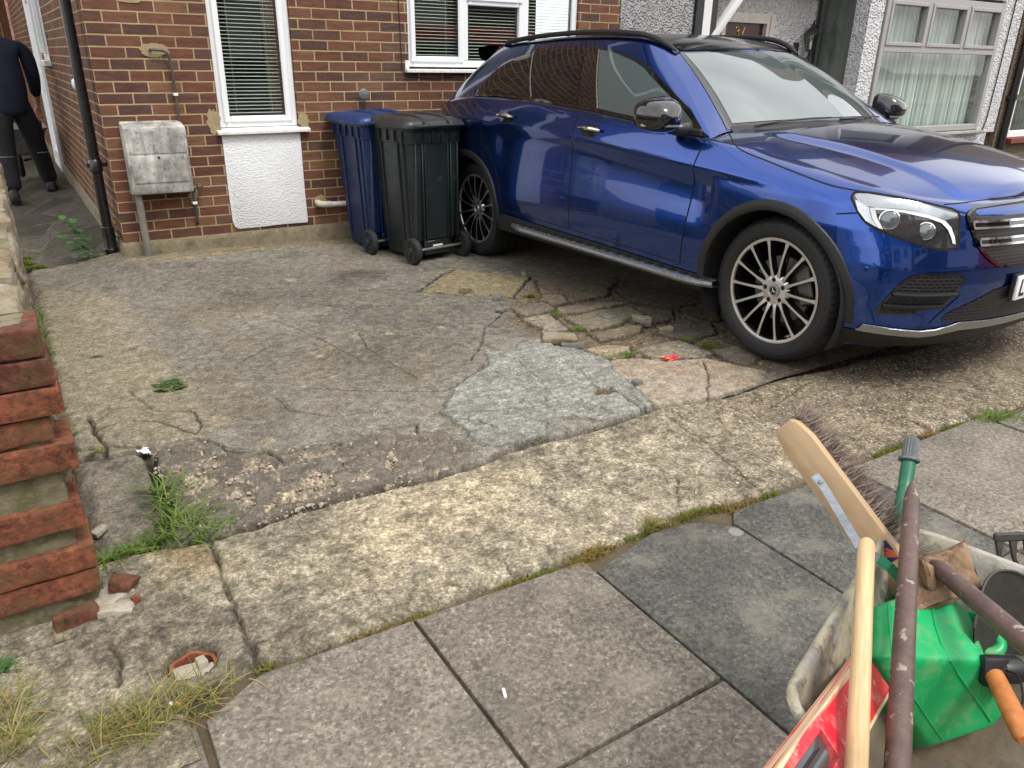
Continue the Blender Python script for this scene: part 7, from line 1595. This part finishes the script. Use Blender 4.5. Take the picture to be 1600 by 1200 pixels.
def tuft(name, label, cat_, path, n, h, spread, wd, mat, seed, lean=(.2, 1.), group=None, kind=None, dz=-.012):
    r = random.Random(seed); m = MB(); pts = [Vector((*p, 0)) for p in path]
    for i in range(n):
        if len(pts) > 1:
            k = r.random()*(len(pts)-1); j = min(int(k), len(pts)-2); c = pts[j].lerp(pts[j+1], k-j)
        else: c = pts[0]
        x, y = c.x+r.gauss(0, spread), c.y+r.gauss(0, spread*.7); blade(m, (x, y, float(gz(x, y))+dz), h*r.uniform(.4, 1.15), r.uniform(*lean), r.uniform(0, 6.283), wd*r.uniform(.6, 1.2), r)
    o = m.build(name, mat, recalc=False, smooth=0); return tag(o, label, cat_, group, kind)
GG = 'grass tufts on the old concrete'
tuft('grass_tuft', 'tall green grass clump growing between the dark slab and the crumbled concrete', 'grass', GP((252, 758), (262, 790), (272, 815), (300, 828), (330, 838)), 230, .105, .030, .0075, GRN, 1, (.5, 1.9), GG)
tuft('grass_tuft', 'row of green grass along the near edge of the dark slab by the brick wall', 'grass', GP((150, 882), (190, 868), (235, 852), (280, 838)), 200, .07, .014, .0065, GRN, 2, (.4, 1.8), GG)
tuft('grass_tuft', 'big yellowing grass clump in the near left corner in front of the clay pipe', 'grass', GP((120, 1175), (180, 1145), (220, 1128), (270, 1112), (325, 1086)), 360, .09, .045, .0038, DRY, 3, (.7, 2.0), GG)
tuft('grass_tuft', 'yellow green grass clump at the left edge of the photo below the brick wall', 'grass', GP((10, 1090), (18, 1130), (25, 1180)), 220, .085, .022, .0042, DRY, 4, (.5, 1.9), GG)
tuft('moss_tuft', 'yellow green moss tuft on the joint right of the clay pipe', 'moss', GP((445, 1052), (468, 1042), (482, 1034)), 420, .022, .010, .004, MOSS, 5, (.2, 1.2))
tuft('grass_tuft', 'dry straw coloured grass tuft at the corner of the dark paving slab', 'grass', GP((890, 884), (915, 868), (940, 855)), 420, .035, .014, .003, STRAW, 6, (.4, 1.6), GG)
tuft('grass_tuft', 'yellow grass tuft with one upright stalk on the joint beside the dark slab', 'grass', GP((1010, 822), (1028, 820)), 120, .06, .010, .003, DRY, 7, (.3, 1.4), GG)
tuft('grass_tuft', 'green grass tuft on the kerb joint at the far right', 'grass', GP((1530, 652), (1560, 650), (1590, 655)), 420, .045, .04, .004, GRN, 8, (.4, 1.5), GG)
tuft('grass_tuft', 'small grass tuft where the grey patch meets the kerb strip', 'grass', GP((820, 690), (845, 686), (855, 676)), 130, .035, .008, .004, GRN, 9, (.4, 1.5), GG)
tuft('grass_tuft', 'grass tuft behind the pale cement patch left of the sweet wrapper', 'grass', GP((955, 560), (975, 556), (985, 552)), 150, .05, .02, .004, GRN, 10, (.4, 1.5), GG)
for i, (uv, l, n, h) in enumerate([((1105, 541), 'grass tuft close behind the front wheel on the crazy paving', 110, .055), ((1070, 532), 'grass tuft between the front wheel and the broken mortar crumbs', 80, .05), ((903, 514), 'grass tuft at the tip of the pale paving piece by the tilted fragment', 90, .045), ((828, 462), 'grass tuft at the near corner of the yellowish square slab', 110, .05), ((868, 492), 'grass tuft on the crazy paving below the car step', 90, .045), ((910, 454), 'grass tuft in the shade just under the car step', 70, .045), ((700, 418), 'tiny grass tuft at the far corner of the square slab by the black bin', 40, .03), ((357, 565), 'single tiny weed tuft in the middle of the dark concrete', 50, .022), ((150, 557), 'sparse weed tuft on the tan concrete near the stone wall', 60, .04), ((205, 545), 'faint weed tuft right of the sparse one near the stone wall', 30, .025), ((440, 797), 'small weed tuft at the right end of the crumbled concrete', 60, .03), ((607, 720), 'tiny weed in the crumbled concrete under the grey patch', 30, .025), ((150, 708), 'green weed in the crack above the dark slab', 60, .035), ((340, 770), 'short weed at the edge of the pale rubble', 40, .03), ((1360, 690), 'small weed behind the broom bristles', 40, .03)]):
    p = G(*uv); tuft('grass_tuft', l, 'grass', [p], n, h, .02 if n > 60 else .010, .004, GRN if i % 3 else MOSS, 20+i, (.4, 1.5), GG)
tuft('wall_weeds', 'strip of green weeds along the foot of the stone wall', 'weeds', GP((52, 490), (56, 510), (66, 540), (72, 560)), 260, .09, .014, .006, GRN, 50, (.3, 1.3))
tuft('wall_weeds', 'small bright weed against the bricks beside the dark slab', 'weeds', GP((92, 680), (99, 694)), 70, .07, .01, .008, GRN, 51, (.3, 1.2))
tuft('wall_weeds', 'dark green weed at the far left edge by the half brick', 'weeds', GP((0, 1050)), 60, .05, .012, .010, WEED, 52, (.4, 1.2))
# leafy weeds
def leafy(name, label, p, stems, seed, mat=WEED, z0=None, group=None):
    r = random.Random(seed); m = MB(); z0 = float(gz(*p))-.01 if z0 is None else z0
    for az, el, L, nl, lw in stems:
        d = Vector((math.cos(az)*math.cos(el), math.sin(az)*math.cos(el), math.sin(el))); a = Vector((p[0], p[1], z0)); tip = a+d*L-Vector((0, 0, L*.15)); m.tube([a, a+d*L*.5, tip], [.0022, .0018, .001], 5)
        for k in range(nl):
            t = .35+.65*k/max(1, nl-1); q = a.lerp(tip, t); s = 1 if k % 2 else -1; u = (d.cross(Vector((0, 0, 1))).normalized()*s+d*.5+Vector((0, 0, r.uniform(-.1, .35)))).normalized(); v = u.cross(Vector((0, 0, 1))).normalized(); n_ = u.cross(v)
            ll = lw*r.uniform(.8, 1.2); P = []
            for i in range(6):
                x = i/5; wv = ll*.36*math.sin(math.pi*min(1, x*.92+.06))**.8*(1+.18*math.sin(i*2.7)); c = q+u*ll*x-Vector((0, 0, ll*.25*x*x)); P.append([c-v*wv, c+n_*ll*-.05, c+v*wv])
            m.grid(P)
    o = m.build(name, mat, recalc=False, smooth=50); return tag(o, label, 'weed', group)
p = G(268, 602); r = random.Random(8)
leafy('dandelion', 'flat rosette of green and brown dandelion leaves on the concrete', p, [(2*math.pi*k/16+r.uniform(-.2, .2), r.uniform(.1, .6), r.uniform(.05, .085), 6, .030) for k in range(16)], 8, leaf_mat('dandelion_leaf', [(60, 100, 50), (84, 124, 66), (104, 140, 84), (132, 96, 54), (70, 110, 56), (92, 128, 70)]))
p = (DPX-.08, DPY+.02); leafy('leafy_weed', 'young leafy weed growing at the foot of the downpipe in the alley', p, [(math.pi*.9, 1.05, .42, 8, .085), (math.pi*1.05, .8, .34, 7, .085), (math.pi*.8, .6, .27, 6, .075), (math.pi*1.15, .45, .22, 5, .07), (math.pi*1.0, 1.2, .36, 6, .07)], 9, WEED, -.02)
p = (DPX+.05, DPY-.03); leafy('leafy_weed', 'dark leafy weed squeezed between the downpipe and the house corner', p, [(math.pi*.4, 1.2, .34, 9, .045), (math.pi*.1, 1.2, .26, 8, .045), (math.pi*1.6, 1.1, .2, 6, .04), (math.pi*1.7, .6, .12, 4, .04)], 10, leaf_mat('dark_weed', [(40, 70, 34), (52, 86, 40), (34, 60, 30)]), -.02)
# mosses and crumbs that nobody could count
def strew(name, label, paths, n, h, sp, wd, mat, seed, dz=-.012, lean=(.2, 1.3)):
    r = random.Random(seed); m = MB()
    L = [(Vector((*a, 0)), Vector((*b, 0))) for p in paths for a, b in zip(GP(*p)[:-1], GP(*p)[1:])]; W_ = [(b-a).length for a, b in L]
    for i in range(n):
        a, b = r.choices(L, W_)[0]; t = r.random(); c = a.lerp(b, t)
        if vnoise(np.array([c.x]), np.array([c.y]), 9., seed)[0] < .54: continue
        x, y = c.x+r.gauss(0, sp), c.y+r.gauss(0, sp); blade(m, (x, y, float(gz(x, y))+dz), h*r.uniform(.3, 1.2), r.uniform(*lean), r.uniform(0, 6.283), wd*r.uniform(.6, 1.3), r, 3)
    o = m.build(name, mat, recalc=False, smooth=0); tag(o, label, 'moss' if 'moss' in name else 'grass', None, 'stuff')
    del o['category']; o['category'] = 'moss' if 'moss' in name else 'grass'
JN = [[(405, 1046), (520, 1008), (650, 966), (760, 926), (870, 888)], [(940, 858), (1000, 832), (1090, 797), (1165, 786), (1215, 768)], [(1340, 722), (1450, 678), (1520, 655)]]
strew('moss', 'green and straw coloured moss along the joint between the concrete strip and the paving', JN, 4200, .020, .007, .004, MOSS, 61); strew('moss', 'straw coloured dead moss mixed into the paving joints', JN+[[(1125, 790), (1160, 800), (1168, 826)], [(880, 884), (935, 858)]], 4200, .018, .010, .004, STRAW, 62)
strew('moss', 'thin green moss in the joints between the paving slabs', [[(660, 980), (740, 1070), (815, 1190)], [(940, 895), (1020, 965), (1118, 1055)], [(1172, 832), (1230, 870), (1300, 912)], [(1122, 1060), (1010, 1130), (890, 1198)], [(1130, 1062), (1220, 1138)], [(1440, 702), (1530, 740), (1600, 770)]], 1500, .012, .004, .0032, MOSS, 63, -.016)
strew('moss', 'bright moss along the edge where the alley meets the driveway', [[(38, 418), (60, 415), (100, 410), (140, 402), (155, 398)], [(40, 400), (42, 418)]], 3800, .03, .016, .006, MOSS, 64, -.02)
strew('grass', 'short grass sprouting in the gaps of the crazy paving', [[(812, 470), (850, 490), (900, 512), (920, 520)], [(1000, 530), (1050, 524), (1110, 535), (1130, 545)], [(985, 548), (1030, 562), (1110, 566)], [(840, 470), (900, 460), (960, 455)], [(910, 545), (990, 538)], [(930, 664), (1000, 640), (1060, 632)], [(780, 700), (860, 662), (900, 656)]], 900, .022, .008, .0035, GRN, 65, -.014)
strew('moss', 'brown debris and straw in the cracks of the gravelly strip', [[(1300, 625), (1400, 655), (1460, 672)], [(1200, 640), (1300, 600), (1400, 570)], [(1480, 660), (1600, 630)]], 1500, .018, .02, .004, STRAW, 66)
# loose crumbs over the rubble band and gravel on the strip
def crumbs(name, label, poly, n, s0, s1, mat, seed):
    r = random.Random(seed); P = GP(*poly); xs = [p[0] for p in P]; ys = [p[1] for p in P]; m = MB(); k = 0
    ico = bmesh.new(); bmesh.ops.create_icosphere(ico, subdivisions=1, radius=.5); iv = [v.co.copy() for v in ico.verts]; ico.verts.index_update(); fi = [[v.index for v in f.verts] for f in ico.faces]; ico.free()
    while k < n:
        x, y = r.uniform(min(xs), max(xs)), r.uniform(min(ys), max(ys))
        if poly_sd(np.array([x]), np.array([y]), P)[0] > 0: continue
        if vnoise(np.array([x]), np.array([y]), 6., seed)[0] < .35 and r.random() < .8: k += .2; continue
        s = s0+(s1-s0)*r.random()**2.5; a = r.random()*6; sc = (r.uniform(.7, 1.3), r.uniform(.6, 1.1), r.uniform(.35, .7)); z = float(gz(x, y))+.0
        m.add([(x+s*(c.x*sc[0]*math.cos(a)-c.y*sc[1]*math.sin(a))*r.uniform(.8, 1.2), y+s*(c.x*sc[0]*math.sin(a)+c.y*sc[1]*math.cos(a))*r.uniform(.8, 1.2), z+s*c.z*sc[2]+s*.1) for c in iv], fi); k += 1
    o = m.build(name, mat, recalc=False, smooth=25); tag(o, label, None, None, 'stuff')
def crumb_mat(name, cols):
    t = NT(name); r = t.n('NewGeometry').outputs['Random Per Island']; c = t.ramp(r, [(i/(len(cols)-1), gain(lin(*k), .76)) for i, k in enumerate(cols)]); c = t.mix(1., c, t.ramp(t.noise(160, 4), [(.3, .75), (.7, 1.2)]), 'MULTIPLY'); t.set(Base_Color=c, Roughness=.95); return t.m
crumbs('rubble', 'pale crumbs of broken concrete over the crumbled band', A_RUB, 1300, .005, .024, crumb_mat('rubble_crumb', [(150, 132, 114), (186, 168, 148), (128, 114, 102), (204, 188, 168), (112, 102, 94)]), 71)
crumbs('gravel', 'small stones lying on the worn gravelly end of the concrete strip', [(1000, 690), (1200, 610), (1580, 540), (1600, 625), (1450, 672), (1250, 745), (1080, 780)], 900, .004, .016, crumb_mat('gravel_stone', [(150, 126, 98), (196, 180, 156), (110, 92, 76), (214, 206, 192), (168, 120, 84)]), 72)
crumbs('gravel', 'tiny grit scattered over the dark concrete of the driveway', [(60, 470), (700, 430), (1180, 480), (1180, 590), (700, 690), (110, 700)], 700, .003, .011, crumb_mat('grit', [(150, 138, 120), (180, 168, 146), (96, 88, 78)]), 73)
crumbs('leaf_litter', 'brown crumbs in the gaps of the crazy paving', [(770, 470), (840, 440), (1120, 470), (1180, 570), (940, 570), (860, 530)], 500, .004, .018, crumb_mat('paving_crumb', [(120, 96, 70), (158, 134, 104), (90, 74, 58)]), 74)
# ------------------------------------------------------------------ across the road (seen only mirrored in glass and paintwork)
RDB = brick_mat('street_brick', [(96, 76, 68), (110, 86, 76), (88, 70, 64)], (140, 130, 116))
WRN = plain('street_white_render', gain(lin(224, 224, 220), .85), .9, var=.08, scale=2); DPANE = plain('street_pane', (.02, .022, .025, 1), .05)
def far_house(x0, label, wall):
    h = thing('terraced_house', label, 'house', at(x0+3.4, -17.2, 0), 'terraced houses across the road'); y = -17.2
    m = MB(); wall_y(m, x0, x0+6.8, y, -.1, 5.6); m.add([(x0, y, -.1), (x0, y-6, -.1), (x0, y-6, 5.6), (x0, y, 5.6), (x0+6.8, y, -.1), (x0+6.8, y-6, -.1), (x0+6.8, y-6, 5.6), (x0+6.8, y, 5.6)], [(0, 1, 2, 3), (4, 5, 6, 7)]); m.uv += [(0, 0)]*8; m.build('wall', wall, h, world=True, smooth=0, recalc=False)
    m = MB(); m.add([(x0, y+.4, 5.4), (x0+6.8, y+.4, 5.4), (x0+6.8, y-3, 8.4), (x0, y-3, 8.4), (x0, y-6.4, 5.4), (x0+6.8, y-6.4, 5.4)], [(0, 1, 2, 3), (3, 2, 5, 4)]); r_ = m.build('roof', TILE, h, world=True, smooth=0); m = MB(); m.b2(x0+.3, x0+1.2, y-3.4, y-2.6, 7.8, 9.4, .02); m.build('chimney', RDB if wall is not RDB else WRN, r_, world=True)
    for a, b, c, d in ((x0+.8, x0+3.4, .7, 2.2), (x0+.8, x0+3.4, 3.4, 4.8), (x0+4.4, x0+5.8, 3.5, 4.8)):
        m = MB(); rect_frame(m, a, b, c, d, y+.02, y+.10, .09, 0); m.b2(a+.09, b-.09, y+.021, y+.09, c+(d-c)*.66, c+(d-c)*.66+.06); m.b2((a+b)/2-.04, (a+b)/2+.04, y+.022, y+.095, c+.09, d-.09); wn = m.build('window', UPVC, h, world=True, smooth=0); m = MB(); m.b2(a+.09, b-.09, y+.03, y+.05, c+.09, d-.09); m.build('pane', DPANE, wn, world=True, smooth=0)
    m = MB(); m.b2(x0+4.6, x0+5.6, y+.01, y+.06, .0, 2.05, .004); m.build('door', plain('street_door', (.05, .06, .12, 1), .4), h, world=True)
far_house(-15.2, 'brick terraced house across the road, seen in the glass furthest left', RDB); far_house(-8.4, 'white rendered terraced house across the road opposite the alley', WRN); far_house(-1.6, 'brick terraced house across the road opposite the driveway', RDB); far_house(5.2, 'white rendered terraced house across the road opposite the white bay', WRN); far_house(12., 'brick terraced house across the road, the far right one in the mirrored row', RDB)
def vehicle(name, label, cat_, x, y, rz, L, Wd_, prof, paint_, glass):
    """simple parked vehicle: side outline swept across the width with tumblehome, windows, wheels"""
    v = thing(name, label, cat_, at(x, y, -.09, rz)); m = MB(); rows = []
    for k in (-1, -.94, -.5, 0, .5, .94, 1): rows.append([(px_*L, k*Wd_/2*(1-.16*max(0, (pz-.95))), pz if abs(k) < 1 else pz*.985+.01) for px_, pz in prof])
    m.grid(rows, wrap=True); m.add(rows[0], [tuple(range(len(prof)))]); m.add(rows[-1], [tuple(range(len(prof)))[::-1]]); m.build('body', paint_, v, smooth=40)
    for s in (-1, 1):
        m = MB(); m.add([(a*L, s*(Wd_/2*(1-.16*max(0, b-.95))+.012), b) for a, b in glass], [tuple(range(len(glass)))]); m.build('window', GDARK, v, smooth=0)
        for a in (-.30, .31):
            w_ = MB(); w_.lathe([(.0, -.09), (.30, -.09), (.33, -.05), (.33, .05), (.30, .09), (.22, .09), (.2, .06), (0, .07)], 28, frame((a*L, s*(Wd_/2-.08), .33), (1, 0, 0), (0, 0, 1), (0, -s*-1, 0))); w_.build('wheel', RUB, v)
    return v
CARP = [(-.5, .35), (-.5, .85), (-.47, 1.0), (-.36, 1.06), (-.24, 1.42), (-.1, 1.48), (.08, 1.46), (.2, 1.05), (.4, .92), (.49, .78), (.5, .35), (.41, .25), (-.41, .25)]
CARG = [(-.34, 1.03), (-.235, 1.36), (-.1, 1.43), (.07, 1.41), (.175, 1.03)]
vehicle('silver_car', 'silver parked hatchback across the road mirrored in the narrow window', 'car', 4.4, -12.2, 0, 4.2, 1.75, CARP, plain('silver_paint', (.42, .44, .46, 1), .25, .6, Coat_Weight=1.), CARG)
vehicle('white_car', 'white parked hatchback across the road mirrored in the bay window', 'car', 25., -12.2, math.pi, 4.2, 1.75, CARP, plain('white_paint', (.75, .76, .78, 1), .25, 0, Coat_Weight=1.), CARG)
VANP = [(-.5, .35), (-.5, 2.1), (-.48, 2.2), (.22, 2.2), (.27, 2.1), (.36, 1.35), (.48, 1.15), (.5, .35), (.41, .28), (-.41, .28)]
vehicle('red_van', 'orange red van parked across the road mirrored in the three light window', 'van', 10.2, -12.0, 0, 4.9, 1.95, VANP, plain('orange_red_paint', lin(222, 54, 24), .35, 0, Coat_Weight=.6), [(.12, 1.35), (.12, 1.95), (.245, 1.95), (.335, 1.35)])
